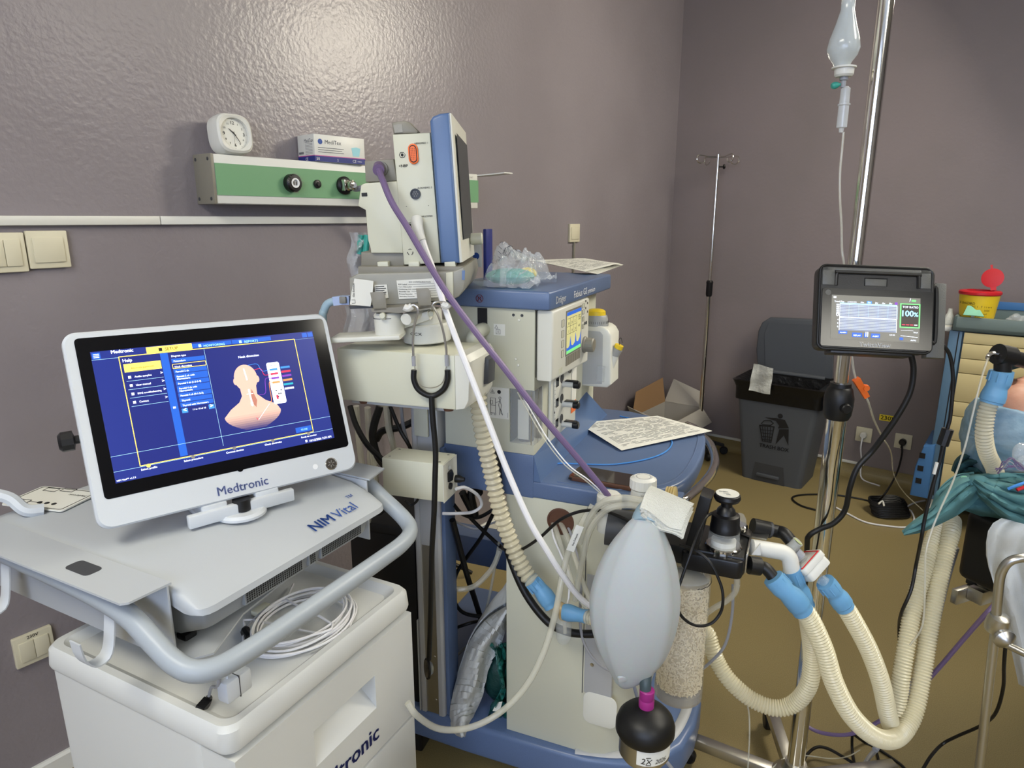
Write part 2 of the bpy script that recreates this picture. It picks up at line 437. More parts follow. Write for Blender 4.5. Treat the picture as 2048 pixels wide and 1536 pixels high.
# ------------------------------------------------------------------ gas rail unit
t = thing('gas_supply_rail', 'long white wall rail with green front stripe and gas outlets', 'gas rail', W)
y0, y1 = -2.9065, -1.878; D = .083; z0, z1 = 1.3885, 1.510
part('rail_body', MB().box(0, D, y0 + .004, y1, z0, z1, .003), M['white_plastic'], t)
part('green_stripe', MB().box(D - .002, D + .0015, y0 + .006, y1 + .002, 1.4095, 1.488), M['rail_green'], t)
part('end_cap', MB().box(-.001, D + .002, y0 - .004, y0 + .004, z0 - .001, z1 + .001, .002), M['taupe'], t, 'grey end cap with four screws')
for a in (.012, D - .012):
    for b in (z0 + .012, z1 - .012):
        part('screw', MB().lathe([(.0045, 0), (.0045, .0015), (0, .002)], (a, y0 - .0035, b), (0, -1, 0), 10), M['dark_grey'], t)
def outlet(y, z, r, kind):
    n = (1, 0, 0)
    if kind == 'big':
        o = part('outlet_cap', MB().lathe([(r, 0), (r, .018), (r - .004, .023), (.013, .0235), (.0125, .020), (0, .020)], (D, y, z), n, 32), M['black_plastic'], t, 'round black covered gas outlet')
        part('outlet_ring', MB().lathe([(.013, .0), (.013, .0035), (.009, .0035), (.009, .0)], (D + .0205, y, z), n, 24), M['white_print'], o)
        mb = MB(); addtext(mb, 'II', (D + .0212, y - .005, z - .005), (0, 1, 0), (0, 0, 1), width=.010, height=.010, bold=.02)
        for q, ch in enumerate('AGSSACBG'):
            a = math.radians(150 - q * 17)
            addtext(mb, ch, (D + .0236, y + math.cos(a) * .021, z + math.sin(a) * .021), (0, math.sin(a), -math.cos(a)), (0, math.cos(a), math.sin(a)), height=.005, align='c')
        addtext(mb, 'Valve', (D + .0236, y, z - .027), (0, 1, 0), (0, 0, 1), height=.005, align='c', bold=.02)
        addtext(mb, 'O', (D + .0236, y - .022, z), (0, 1, 0), (0, 0, 1), height=.006, align='c'); addtext(mb, 'O', (D + .0236, y + .022, z), (0, 1, 0), (0, 0, 1), height=.006, align='c')
        part('outlet_lettering', mb, M['mid_grey'], o)
    elif kind == 'small':
        part('blank_plug', MB().lathe([(.012, 0), (.012, .006), (.008, .008), (.005, .008), (.005, .011), (0, .011)], (D, y, z), n, 20), M['black_plastic'], t)
        
outlet(-2.681, 1.447, .0245, 'big'); outlet(-2.594, 1.448, .01, 'small')
y, z = -2.499, 1.4475
o = part('gas_probe_socket', MB().lathe([(.026, 0), (.026, .009), (.022, .012), (0, .012)], (D, y, z), (1, 0, 0), 28), M['black_plastic'], t)
part('gas_probe', MB().lathe([(.012, .01), (.015, .014), (.015, .024), (.011, .026), (.011, .036), (.013, .038), (.013, .046), (.006, .05), (0, .05)], (D, y, z), (1, 0, 0), 20).box(D + .012, D + .03, y - .018, y - .013, z - .016, z + .016, .002).box(D + .012, D + .03, y + .012, y + .017, z - .016, z + .016, .002), M['chrome'], o, 'chrome gas probe plugged into the rail')
# ceramic elbow and hose of the probe
mb = MB()
a = W.W((D + .05, y, z)); b = W.hit(716, 392, 1, y + .085); b = W.W(b)
mb.tube([a, a.lerp(b, .35) , W.W((D + .06, y + .05, z - .004)), W.W((D + .05, y + .09, z - .02))], .0085, 10)
solo('gas_hose_coupling', mb, M['cable_grey'], 'grey hose coupling leaving the chrome probe on the gas rail', 'hose')
mb = MB().tube([W.W((D + .052, y + .088, z - .018)), W.W((D + .03, y + .12, z - .06)), W.W((.05, y + .15, z - .2)), W.W((.04, y + .17, z - .5)), W.W((.05, y + .2, z - 1.0)), W.W((.1, y + .3, z - 1.3)), W.W((.2, y + .42, .02))], .008, 10)
solo('gas_supply_hose', mb, M['black_rubber'], 'black gas hose dropping from the wall rail behind the patient monitor', 'hose')
# open slot plate at the right end of the rail
f = W.sub((D, -1.878, 1.50))
mb = MB().grid(lambda a, b: W.W((.0 + .17 * a, -1.93 + .05 * b + .10 * a, 1.505 - .0 * a + .012 * a * a)), 8, 4, .004)
solo('rail_shelf', mb, M['white_plastic'], 'thin white shelf plate jutting out at the right end of the gas rail', 'shelf')
mb = MB(); addtext(mb, 'MEDICART', (D + .001, -1.945, 1.494), (0, 1, 0), (0, 0, 1), height=.006)
part('rail_lettering', mb, M['mid_grey'], t)
# ------------------------------------------------------------------ clock
f = W.sub((.062, -2.836, 1.561), (0, 1, 0), (-.12, 0, 1))   # x right, y up, z out of the wall
t = thing('alarm_clock', 'small white rounded square alarm clock on top of the rail', 'clock', f)
def sq(r, p=3.2, n=40):
    out = []
    for k in range(n):
        a = 2 * PI * k / n; c, s = math.cos(a), math.sin(a)
        out.append((r * abs(c) ** (2 / p) * (1 if c > 0 else -1), r * abs(s) ** (2 / p) * (1 if s > 0 else -1)))
    return out
mb = MB()
rings = [(.042, -.03), (.049, -.024), (.0505, -.01), (.0505, .012), (.048, .022), (.043, .026), (.0385, .024), (.0375, .016)]
S0 = [(sq(r, 3.2 if r > .04 else 2.1), h) for r, h in rings]
vs = [(x, y, h) for pts, h in S0 for x, y in pts]; n = 40
fs = [(i * n + k, i * n + (k + 1) % n, (i + 1) * n + (k + 1) % n, (i + 1) * n + k) for i in range(len(S0) - 1) for k in range(n)] + [tuple(range(n))]
mb.add(vs, fs); part('case', mb, M['white_plastic'], t)
part('dial', MB().lathe([(.038, .0155), (0, .0156)], seg=32), M['paper'], t)
mb = MB()
for h in range(1, 13):
    a = math.radians(90 - 30 * h); big = h in (12, 3, 6, 9); r = .0275
    addtext(mb, str(h), (r * math.cos(a), r * math.sin(a) - (.0042 if big else .0025), .0158), (1, 0, 0), (0, 1, 0), height=.0085 if big else .005, align='c', bold=.01)
for k in range(60):
    a = math.radians(6 * k); 
    if k % 5: continue
    mb.box(.0345, .036, -.0003, .0003, .0158, .0161, M=Matrix.Rotation(a, 4, 'Z'))
part('numerals', mb, M['ink_black'], t)
def hand(name, deg, L, w, z):
    part(name, MB().prism([(-.006, -w), (L * .7, -w), (L, 0), (L * .7, w), (-.006, w)], z, z + .0005, M=Matrix.Rotation(math.radians(90 - deg), 4, 'Z')), M['ink_black'], t)
hand('hour_hand', 312, .019, .0011, .0170); hand('minute_hand', 148, .028, .0008, .0178)
hand('second_hand', 190, .026, .0002, .0184)
# ------------------------------------------------------------------ mask box
f = W.sub((.004, -2.592, z1 + .0005), (math.sin(math.radians(3)), math.cos(math.radians(3)), 0), (-math.cos(math.radians(3)), math.sin(math.radians(3)), 0), (0, 0, 1))
# local x along the rail, y into the wall: box x 0..0.175, y -.08..0
t = thing('face_mask_box', 'white and navy carton of face masks on top of the rail', 'box', f)
bx, by, bz = .176, .083, .0745
part('carton', MB().box(0, bx, -by, 0, 0, bz, .001), M['white_plastic'], t)
part('navy_band', MB().box(-.0006, bx + .0006, -by - .0006, .0, .0005, .0155), mat('navy_print', (38, 48, 120), .4, bump=(50, .02)), t)
part('pink_line', MB().box(-.0008, bx + .0008, -by - .0008, .0, .0155, .0175), mat('pink_print', (190, 90, 150), .4, bump=(50, .02)), t)
mb = MB()
addtext(mb, 'MediTex', (.036, -by, .050), (1, 0, 0), (0, 0, 1), height=.0115); addtext(mb, 'MediTex', (0, -.035, .054), (0, -1, 0), (0, 0, 1), height=.009)
for i in range(3): mb.box(.012, .10 - .006 * (i % 2), -by - .0004, -by, .038 - i * .006, .0393 - i * .006)
for i in range(9): mb.box(-.0004, 0, -.074, -.038, .021 + i * .004, .0217 + i * .004)
for i in range(10): mb.box(-.0004, 0, -.028 + .0024 * i, -.0268 + .0024 * i, .022, .028)
part('lettering', mb, M['ink'], t)
mb = MB(); addtext(mb, '50', (.005, -by - .0006, .004), (1, 0, 0), (0, 0, 1), height=.008, bold=.03); addtext(mb, 'CE', (.13, -by - .0006, .004), (1, 0, 0), (0, 0, 1), height=.008, bold=.02); addtext(mb, 'CE', (-.0006, -.038, .004), (0, -1, 0), (0, 0, 1), height=.008)
addtext(mb, '2', (.075, -by - .0006, .004), (1, 0, 0), (0, 0, 1), height=.007); addtext(mb, 'TYPE II', (.147, -by - .0006, .005), (1, 0, 0), (0, 0, 1), height=.004)
part('white_lettering', mb, M['white_print'], t)
part('logo_oval', MB().lathe([(.0075, 0), (.0075, .0006), (0, .0006)], (.02, -by, .055), (0, -1, 0), 20), M['logo_blue'], t)
part('mask_picture', MB().prism([(.132, .022), (.155, .022), (.16, .045), (.145, .048), (.128, .045)], -by - .0006, -by, 'y'), mat('mask_blue', (150, 205, 215), .5, bump=(50, .02)), t)
# ------------------------------------------------------------------ switches and sockets
def plate(y, z, wy, wz, label, F=W, ax='A', keys=1, text=None):
    f = F.sub((0, y, z), (0, 1, 0), (0, 0, 1)) if ax == 'A' else F.sub((y, 0, z), (1, 0, 0), (0, 0, 1))
    t = thing('light_switch', label, 'light switch', f)
    part('plate', MB().prism(rrect(-wy / 2, wy / 2, -wz / 2, wz / 2, .003), 0, .012, bev=.002), M['switch_plastic'], t)
    wk = (wy - .02) / keys
    for k in range(keys):
        a = -wy / 2 + .01 + k * wk
        part('rocker', MB().box(a + .0005, a + wk - .0005, -wz / 2 + .013, wz / 2 - .015, .010, .0155, .001), M['switch_plastic'], t)
    if text:
        mb = MB(); addtext(mb, text, (0, wz / 2 - .010, .0125), (1, 0, 0), (0, 1, 0), height=.008, align='c', bold=.01); part('lettering', mb, M['ink_black'], t)
    return t
plate(-3.2715, 1.284, .081, .082, 'cream single light switch under the cable channel, the right one')
plate(-3.3555, 1.280, .081, .084, 'cream double light switch at the left edge under the cable channel', keys=2)
plate(-3.433, .3635, .081, .077, 'cream 230V double switch plate low on the wall beside the cart', keys=2, text='230V')
t = plate(-1.09, 1.286, .086, .084, 'small white switch with a cable below it on the left wall')
mb = MB().box(0, .012, -1.094, -1.086, 0.9, 1.244, .002); mb.v = [W.W(q) for q in mb.v]
solo('wall_conduit', mb, M['taupe'], 'narrow conduit running down from the small white wall switch', 'conduit')
def sock(x, z, plug, label):
    f = W.sub((x, 0, z), (1, 0, 0), (0, 0, 1))      # local z points out of the back wall (towards -y')
    t = thing('wall_socket', label, 'socket', f)
    part('plate', MB().prism(rrect(-.039, .039, -.039, .039, .004), 0, .01, bev=.002), M['switch_plastic'], t)
    part('socket_rim', MB().lathe([(.0215, .009), (.0215, .0105), (.0195, .0105), (.0195, .004), (0, .004)], seg=24), M['switch_plastic'], t)
    q = MB().lathe([(.017, .0), (.017, .03), (.013, .036), (0, .036)], seg=20).cyl((0, -.004, .022), (-.002, -.03, .026), .005)
    q.v = [f.W(v) for v in q.v]
    return t, q
t, q = sock(1.161, .237, 0, 'white wall socket with white plug low on the back wall')
solo('white_plug', q, M['white_plastic'], 'white plug in the left low socket on the back wall', 'plug')
t, q = sock(1.345, .237, 0, 'white wall socket with black plug low on the back wall')
solo('black_plug', q, M['black_plastic'], 'black plug in the right low socket on the back wall', 'plug')
f = W.sub((1.262, -.001, .345), (1, 0, 0), (0, 0, 1))
t = thing('voltage_sticker', 'yellow 230V sticker on the back wall above the sockets', 'sticker', f)
part('sticker', MB().box(-.04, .04, -.016, .016, 0, .0008), M['yellow_pale'], t)
mb = MB(); addtext(mb, '230V', (0, -.010, .0008), (1, 0, 0), (0, 1, 0), height=.022, align='c', width=.068, bold=.015); part('lettering', mb, M['ink_black'], t)
# ================================================================== nerve monitor trolley
o_ = pz(453.6, 1462.8, .70); o_.z = 0
N = yawframe(o_, -27.3)       # x' towards the drawer front, y' along the front away from the camera
t = thing('equipment_trolley', 'light grey plastic trolley with deep drawer and dark blue lettering, left foreground', 'trolley', N.sub((0, 0, 0)))
trolley = t
cx0, cx1, cy0, cy1 = -.407, 0.0, 0.0, .400
def rr(x0, x1, y0, y1, r, z): return [(x, y, z) for x, y in rrect(x0, x1, y0, y1, r, 6)]
def loft(mb, rings, cap0=True, cap1=True):
    n = len(rings[0]); vs = [q for r in rings for q in r]
    fs = [(i * n + k, i * n + (k + 1) % n, (i + 1) * n + (k + 1) % n, (i + 1) * n + k) for i in range(len(rings) - 1) for k in range(n)]
    if cap0: fs.append(tuple(reversed(range(n))))
    if cap1: fs.append(tuple((len(rings) - 1) * n + k for k in range(n)))
    return mb.add(vs, fs)
def R(g, r, z): return rr(cx0 - g, cx1 + g, cy0 - g, cy1 + g, r, z)
mb = loft(MB(), [R(.004, .02, .662), R(.006, .022, .668), R(.004, .022, .693), R(-.001, .022, .700), R(-.012, .02, .700), R(-.020, .018, .693), R(-.026, .016, .688)])
part('top_tray', mb, M['nim_panel'], t)
# side shell (three closed sides) set slightly in
cx1 = -.052
mb = loft(MB(), [R(-.028, .02, .22), R(-.004, .022, .24), R(0, .022, .40), R(0.002, .022, .661)])
cx1 = 0.0
part('cabinet_body', mb, M['nim_panel'], t)
# drawer front with an angled recessed grip
ya, yb, za, zb = .142, .289, .586, .536
fx = .006
def dfront(z0, z1, name, rec=False):
    mb = MB()
    if not rec:
        mb.box(-.06, fx, cy0 + .002, cy1 - .002, z0, z1, .004)
    else:
        mb.box(-.06, fx, cy0 + .002, ya, z0, z1, 0); mb.box(-.06, fx, yb, cy1 - .002, z0, z1, 0)
        mb.box(-.06, fx, ya, yb, .592, z1, 0); mb.box(-.06, fx, ya, yb, z0, .528, 0)
        xi = -.046
        mb.add([(fx, ya, .592), (fx, yb, .592), (xi, yb - .006, .5905), (xi, ya + .006, .5905), (fx, ya, .528), (fx, yb, .528), (xi, yb - .006, .584), (xi, ya + .006, .584)],
               [(0, 1, 2, 3), (7, 6, 5, 4), (3, 2, 6, 7), (0, 3, 7, 4), (1, 5, 6, 2)])
    return part(name, mb, M['nim_panel'], t)
d1 = dfront(.44, .652, 'drawer_front', True)
d2 = dfront(.27, .434, 'lower_drawer_front')
mb = MB(); p0 = N.hit(628, 1560, 0, .006); p1 = N.hit(748, 1478, 0, .006)
addtext(mb, 'Medtronic', (fx + .0006, .290, .467), (0, 1, 0), (0, 0, 1), width=.175, bold=.025, align='r')
part('lettering', mb, M['ink_navy'] if 'ink_navy' in M else mat('ink_navy', (36, 46, 110), .5, bump=(50, .02)), d1)
for x, y in ((-.05, .05), (-.05, .36), (-.36, .05), (-.36, .36)):
    c = part('caster_fork', MB().cyl((x, y, .22), (x, y, .13), .016).box(x - .03, x + .02, y - .02, y - .014, .05, .14, .003).box(x - .03, x + .02, y + .014, y + .02, .05, .14, .003).box(x - .03, x + .02, y - .02, y + .02, .125, .14, .003), M['nim_panel'], t)
    part('wheel', MB().lathe([(.045, -.012), (.05, -.006), (.05, .006), (.045, .012)], (x - .01, y, .0505), (0, 1, 0), 24), M['dark_grey'], c)
part('column', MB().box(-.40, -.33, .12, .28, .68, .80, .006), M['nim_panel'], t)
# console carried above the trolley
K = thing('monitoring_console', 'grey and white monitoring console on bracket above the trolley, NIM Vital lettering', 'console', N.sub((0, 0, 0)))
by0, by1 = .004, .392
lip = lambda z: [(-.50, z - .0)]
top = [(-.50, .894), (-.17, .896), (-.10, .889), (-.055, .874), (-.032, .861), (-.030, .852), (-.040, .849), (-.07, .856), (-.12, .866), (-.50, .866)]
def shell(prof, y0, y1, r):
    """profile in x'-z swept along y with rounded ends near the front"""
    rings = []
    ys = [(y0, .955), (y0 + .002, .975), (y0 + .007, .990), (y0 + .014, .997), (y0 + .024, 1.0), (y1 - .024, 1.0), (y1 - .014, .997), (y1 - .007, .990), (y1 - .002, .975), (y1, .955)]
    for y, k in ys:
        sh = (1 - k) * .55
        zc = .872
        rings.append([(x - (sh if x > -.25 else 0) * max(0, (x + .25) / .22), y, zc + (z - zc) * (1 - (1 - k) * 3)) for x, z in prof])
    n = len(prof); mb = MB(); vs = [q for r_ in rings for q in r_]
    fs = [(i * n + j, i * n + (j + 1) % n, (i + 1) * n + (j + 1) % n, (i + 1) * n + j) for i in range(len(rings) - 1) for j in range(n)]
    fs += [tuple(range(n)), tuple((len(rings) - 1) * n + j for j in range(n))]
    return mb.add(vs, fs)
part('top_cover', shell(top, by0, by1, .03), M['nim_cover'], K, 'light grey curved top cover')
low = [(-.48, .864), (-.085, .864), (-.060, .852), (-.054, .840), (-.062, .812), (-.105, .793), (-.48, .787)]
part('lower_shell', shell(low, by0 + .016, by1 - .016, .02), M['nim_grey'], K, 'darker grey lower shell')
# vents with honeycomb mesh on the front of the lower shell
for a, b in ((.092, .205), (.218, .232), (.245, .345)):
    v = part('vent', MB().box(-.064, -.0535, a, b, .817, .842, .001), M['nim_grey'], K)
    mb = MB(); ny = int((b - a) / .0042); nz = 6
    mb.box(-.0545, -.0533, a + .002, b - .002, .819, .840)
    part('vent_mesh', mb, M['vent_mesh'], v)
    mb = MB()
    for i in range(ny):
        for j in range(nz):
            y = a + .0045 + i * .0042; z = .8215 + j * .0034 
            mb.box(-.0534, -.0528, y - .0011, y + .0011, z - .0011, z + .0011)
    part('vent_holes', mb, M['ink_black'], v, kind='stuff')
mb = MB()
q0 = Vector((-.062, .225, .8965)); ux = Vector((.03, 1, 0)).normalized(); uy = Vector((-1, .03, .0))
for txt, q, wd, bo in (('NIM', (-.048, .232, .8722), .046, .02), ('Vital', (-.0475, .284, .8722), .050, .0), ('™', (-.068, .338, .8795), .014, .0)):
    addtext(mb, txt, q, (.0, 1, .0), (-1, .0, .34), width=wd, bold=bo, lift=.0008)
part('lettering', mb, M['logo_blue'], K)
mb = MB()
for x, y in ((-.12, .05), (-.12, .34)): mb.lathe([(.012, .775), (.012, .79), (.009, .792)], (x, y, 0), (0, 0, 1), 14)
mb2 = MB().box(-.125, -.105, .03, .05, .7795, .790, .003); part('rubber_foot', mb2, M['black_rubber'], K)
part('rubber_foot', MB().box(-.125, -.105, .34, .36, .7795, .790, .003), M['black_rubber'], K)
# folded bracket that carries the console
B = thing('console_bracket', 'pale folded metal bracket cradling the console above the trolley', 'bracket', N.sub((0, 0, 0)))
part('side_flange', MB().box(-.60, -.080, -.0035, .0, .777, .893, .001), M['nim_cover'], B)
part('side_flange', MB().box(-.60, -.080, .396, .3995, .777, .893, .001), M['nim_cover'], B)
mb = MB().prism([(-.60, -.062), (-.085, -.062), (-.078, -.055), (-.074, .0), (-.60, .0)], .8935, .8965, 'z'); part('top_flange', mb, M['nim_cover'], B)
mb = MB().prism([(-.60, .398), (-.074, .398), (-.085, .455), (-.60, .455)], .8935, .8965, 'z'); part('top_flange', mb, M['nim_cover'], B)
mb = MB().prism([(-.50, .0), (-.078, .0), (-.055, .035), (-.095, .12), (-.14, .3995), (-.50, .3995)], .7745, .7775, 'z'); part('bottom_plate', mb, M['nim_cover'], B)
part('flange_slot', MB().prism([(q[0], q[1]) for q in rrect(-.235, -.185, -.042, -.018, .007)], .8962, .8972, 'z'), M['dark_grey'], B, 'dark hand slot in the left flange')
# tubular push handle
pts = [(-.62, -.034, .880), (-.42, -.034, .876), (-.27, -.036, .873), (-.17, -.037, .868), (-.11, -.038, .858), (-.062, -.041, .838), (-.030, -.040, .820), (-.004, -.033, .811), (.013, -.012, .808), (.020, .03, .808), (.022, .10, .808), (.022, .30, .808), (.019, .365, .808), (.006, .405, .810), (-.02, .424, .820), (-.07, .431, .846), (-.12, .434, .872), (-.20, .434, .880), (-.42, .434, .882)]
part('push_handle', MB().tube(pts, lambda q: .0135, 14, 5, flat=1.12, up=(0, 0, 1)), M['nim_handle'], B, 'thick grey tubular handle looping round the front')
# cable hooks
def hook(px, dx=0):
    a = N.hit(px[0], px[1], 1, -.034)
    mb = MB().grid(lambda s_, q: Vector((a.x + .022 * (q - .5) + dx, 0, 0)) + hookp(s_, a.z), 16, 1, .002)
    return mb
def hookp(s_, z):
    P = [(-.028, z + .062), (-.034, z + .02), (-.042, z - .008), (-.060, z - .012), (-.072, z + .004), (-.076, z + .030)]
    c = catmull([Vector((0, p[0], p[1])) for p in P], 6); q = c[min(len(c) - 1, int(round(s_ * (len(c) - 1))))]
    return q
for k, px in enumerate(((222, 1290), (15, 1195))):
    part('cable_hook', hook(px), M['nim_white'], B)
# white end piece clipped over the rear of the bracket
rp = N.hit(65, 1012, 2, .90)
part('rear_bumper', MB().tube([(rp.x - .02, -.02, .93), (rp.x - .02, .0, .935), (rp.x, .02, .925), (rp.x + .02, .03, .905), (rp.x + .03, .05, .90)], .010, 8), M['nim_white'], B)
part('rear_grip', MB().prism(rrect(-.70, -.56, -.03, .05, .02), .90, .93, bev=.006), M['nim_handle'], B)
# ------------------------------------------------------------------ the tilted touchscreen
def rot90(v): return v
cs = [(146.5, 678), (644.5, 637), (697.6, 892), (209.6, 1001)]
vx = Vector((.744, .668, -.019)).normalized(); nz = Vector((.6385, -.6925, .3372)); vy = nz.cross(vx).normalized(); nz = vx.cross(vy)
P0 = CAMP + ray(124.9, 668) * .94
F0 = Frame(P0, vx, vy, nz)
ctr = (F0.hit(124.9, 668, 2) + F0.hit(714, 935, 2)) / 2
S = Frame(F0.W(ctr), vx, vy, nz)
t = thing('touchscreen_monitor', 'tilted white touchscreen monitor with a blue Neck dissection screen above the trolley', 'monitor', S)
hw, hh = .2000, .1405
mb = loft(MB(), [[(x, y, z) for x, y in rrect(-hw + g, hw - g, -hh + g, hh - g, .018, 6)] for g, z in ((.03, -.040), (.012, -.036), (.002, -.022), (0, -.012), (0, -.004), (.0025, 0))])
part('housing', mb, M['nim_white'], t)
def uv(u, v): q = S.hit(u, v, 2); return (q.x, q.y)
g0 = uv(146.5, 678); g1 = uv(697.6, 892)
glass = part('screen_glass', MB().prism(rrect(g0[0], g1[0], g1[1], g0[1], .006), -.002, .0006), M['black_gloss'], t, 'black glass bezel')
def q1(x, y): return uv(100 + x / 3.0118, 600 + y / 3.0118)      # coordinates read on an enlargement of the monitor
scr = None
GR = {}
def rect(k, a, b, z=.0010, th=.0003):
    p = q1(*a); q = q1(*b); GR.setdefault(k, MB()).box(min(p[0], q[0]), max(p[0], q[0]), min(p[1], q[1]), max(p[1], q[1]), z, z + th)
def lne(k, a, b, wd=.0004, z=.0016, th=.0002):
    p = Vector(q1(*a) + (z,)); q = Vector(q1(*b) + (z,)); d = (q - p).normalized() * wd; e = Vector((-d.y, d.x, 0))
    GR.setdefault(k, MB()).add([p - e, q - e, q + e, p + e], [(0, 1, 2, 3)])
def poly(k, pts, z=.0018):
    P = [Vector(q1(*p) + (z,)) for p in pts]; GR.setdefault(k, MB()).add(P, [tuple(range(len(P)))])
def T(k, s_, a, b, z=.0022, bold=.0):
    p = Vector(q1(*a) + (z,)); q = Vector(q1(*b) + (z,)); addtext(GR.setdefault(k, MB()), s_, p, (1, 0, 0), (0, 1, 0), width=abs(q.x - p.x), bold=bold, lift=0)
s0 = uv(179.7, 704.6); s1 = uv(668.4, 875.6); s0b = uv(622.9, 662)[0]
screen = part('screen', MB().box(s0[0], s1[0], s1[1], s0[1], .0006, .0010), M['screen_navy'], t, 'blue lit display')
X0, X1, Y1, Y0 = s0[0], s1[0], s0[1], s1[1]     # left right top bottom in metres
def A(px, py): return (X0 + (X1 - X0) * px, Y1 + (Y0 - Y1) * py)
def rA(k, a, b, z=.0010, th=.0003):
    p, q = A(*a), A(*b); GR.setdefault(k, MB()).box(p[0], q[0], q[1], p[1], z, z + th)
def lA(k, a, b, wd=.0004, z=.0016):
    p = Vector(A(*a) + (z,)); q = Vector(A(*b) + (z,)); d = (q - p).normalized() * wd; e = Vector((-d.y, d.x, 0))
    GR.setdefault(k, MB()).add([p - e, q - e, q + e, p + e], [(0, 1, 2, 3)])
def tA(k, s_, a, w_, z=.0022, bold=.01, align='l'):
    addtext(GR.setdefault(k, MB()), s_, A(*a) + (z,), (1, 0, 0), (0, 1, 0), width=w_ * (X1 - X0), bold=bold, lift=0, align=align)
def fA(pp):
    """screen fraction of a point read on the enlargement"""
    p = q1(*pp); return ((p[0] - X0) / (X1 - X0), (p[1] - Y1) / (Y0 - Y1))
f_ = {k: fA(v) for k, v in dict(setup0=(583, 325), setup1=(850, 260), mon1=(1095, 270), rep1=(1325, 215), pTL=(412, 345), pBR=(1585, 793), pTR=(1468, 237), pBL=(545, 1001), hl0=(430, 385), hl1=(655, 420), bar0=(655, 362), bar1=(705, 350), list0=(695, 372), list1=(905, 340), nd=(1130, 335), head=(1180, 470), clo0=(1460, 800), clo1=(1570, 765), box0=(1310, 380), box1=(1460, 680)).items()}
tp = f_['setup0'][1]; L0 = f_['pTL'][0]; L1 = (f_['pBR'][0] + f_['pTR'][0]) / 2; T0 = (f_['pTL'][1] + f_['pTR'][1]) / 2; B0 = (f_['pBL'][1] + f_['pBR'][1]) / 2
rA('screen_blue', (f_['setup1'][0], .012), (f_['rep1'][0], T0 - .012)); lA('screen_navy', (f_['mon1'][0], .01), (f_['mon1'][0], T0 - .012))
rA('screen_yellow', (f_['setup0'][0], .005), (f_['setup1'][0], T0), .0011)
rA('screen_blue', (0.004, .01), (.035, .058)); rA('screen_blue', (.94, .01), (.966, .05)); rA('screen_blue', (.97, .01), (.997, .05))
for i in range(3): rA('screen_white', (.009, .02 + i * .012), (.03, .025 + i * .012), .0014)
rA('screen_navy_panel', (L0, T0), (L1, B0), .0010, .0002)
for a, b in (((L0, T0), (L1, T0)), ((L1, T0), (L1, B0)), ((L1, B0), (L0, B0)), ((L0, B0), (L0, T0))): lA('screen_yellow', a, b, .0006)
lA('screen_cyan', (0, T0 + .005), (L0, T0 + .005), .0002); lA('screen_cyan', (0, .80), (1, .80), .0002); lA('screen_cyan', (L1, T0 + .005), (1, T0 + .005), .0001); lA('screen_cyan', (0, .915), (1, .915), .0002)
tA('screen_white', 'Medtronic', (L0 - .025, T0 - .03), .085, bold=.03); tA('ink_black', 'SETUP', (f_['setup0'][0] + .075, .045), .055, bold=0); rA('ink_black', (f_['setup0'][0] + .05, .02), (f_['setup0'][0] + .064, .045), .0014)
tA('screen_cyan', 'MONITORING', (f_['setup1'][0] + .05, .048), .095); tA('screen_cyan', 'REPORTS', (f_['mon1'][0] + .06, .048), .065)
rA('screen_cyan', (f_['setup1'][0] + .028, .022), (f_['setup1'][0] + .04, .045), .0014); rA('screen_cyan', (f_['mon1'][0] + .035, .022), (f_['mon1'][0] + .047, .045), .0014)
tA('screen_white', 'Help', (L0 + .012, T0 + .045), .036, bold=.02)
w1 = .148
rA('screen_yellow', (L0 + .012, T0 + .06), (L0 + .012 + w1, T0 + .125)); tA('ink_black', 'Electrode placement', (L0 + .04, T0 + .103), .09, bold=0)
for i, s_ in enumerate(('Audio samples', 'User manual', 'EOG troubleshooting', 'Contact')):
    y = T0 + .145 + i * .0655
    tA('screen_white', s_, (L0 + .045, y + .028), (.068, .058, .095, .037)[i], bold=.02); lA('screen_cyan', (L0 + .012, y + .05), (L0 + .16, y + .05), .0002)
    rA('screen_white', (L0 + .021, y + .01), (L0 + .032, y + .03), .0014)
    tA('screen_white', '>', (L0 + .15, y + .025), .009, bold=.04)
c0 = L0 + .163
rA('screen_blue', (c0, T0 + .005), (c0 + .032, B0 - .012), .0012); rA('screen_white', (c0 + .01, T0 + .44), (c0 + .021, T0 + .455), .0016)
c1 = c0 + .04; c2 = c1 + .145
tA('screen_white', 'Diagram type', (c1 + .004, T0 + .045), .062, bold=.02)
rows = ['Procedure', 'Neck dissection', 'Parotid 2 ch', 'Parotid 2 ch with', 'Parotid 4 ch (1-2-3-4)', 'Parotid 4 ch with', 'Parotid 4 ch (4-1-2-3)', 'Thyroid', 'Thyroid with Nervassure']
wl = (.05, .072, .055, .076, .098, .076, .098, .036, .112)
y = T0 + .058
for i, s_ in enumerate(rows):
    h = .038 if i not in (3, 5) else .056
    rA('screen_blue' if i != 1 else 'screen_navy', (c1 + .002, y), (c2, y + h - .003), .0012)
    tA('screen_white', s_, (c1 + .01, y + .029), wl[i], bold=.02)
    if h > .04: tA('screen_white', 'Nervassure', (c1 + .01, y + .049), .055, bold=.02)
    if i == 1:
        for a, b in (((c1 + .002, y), (c2, y)), ((c2, y), (c2, y + h - .003)), ((c2, y + h - .003), (c1 + .002, y + h - .003)), ((c1 + .002, y + h - .003), (c1 + .002, y))): lA('screen_yellow', a, b, .0004, .0018)
    y += h + (.008 if i == 0 else .002)
tA('screen_white', '11 to 18 of 18', (c1 + .05, y + .032), .056, bold=.02)
for xx, s_ in ((c1 + .004, '<'), (c2 - .025, '>')):
    rA('screen_blue_light', (xx, y + .006), (xx + .025, y + .042), .0012); tA('screen_white', s_, (xx + .006, y + .033), .012, bold=.05)
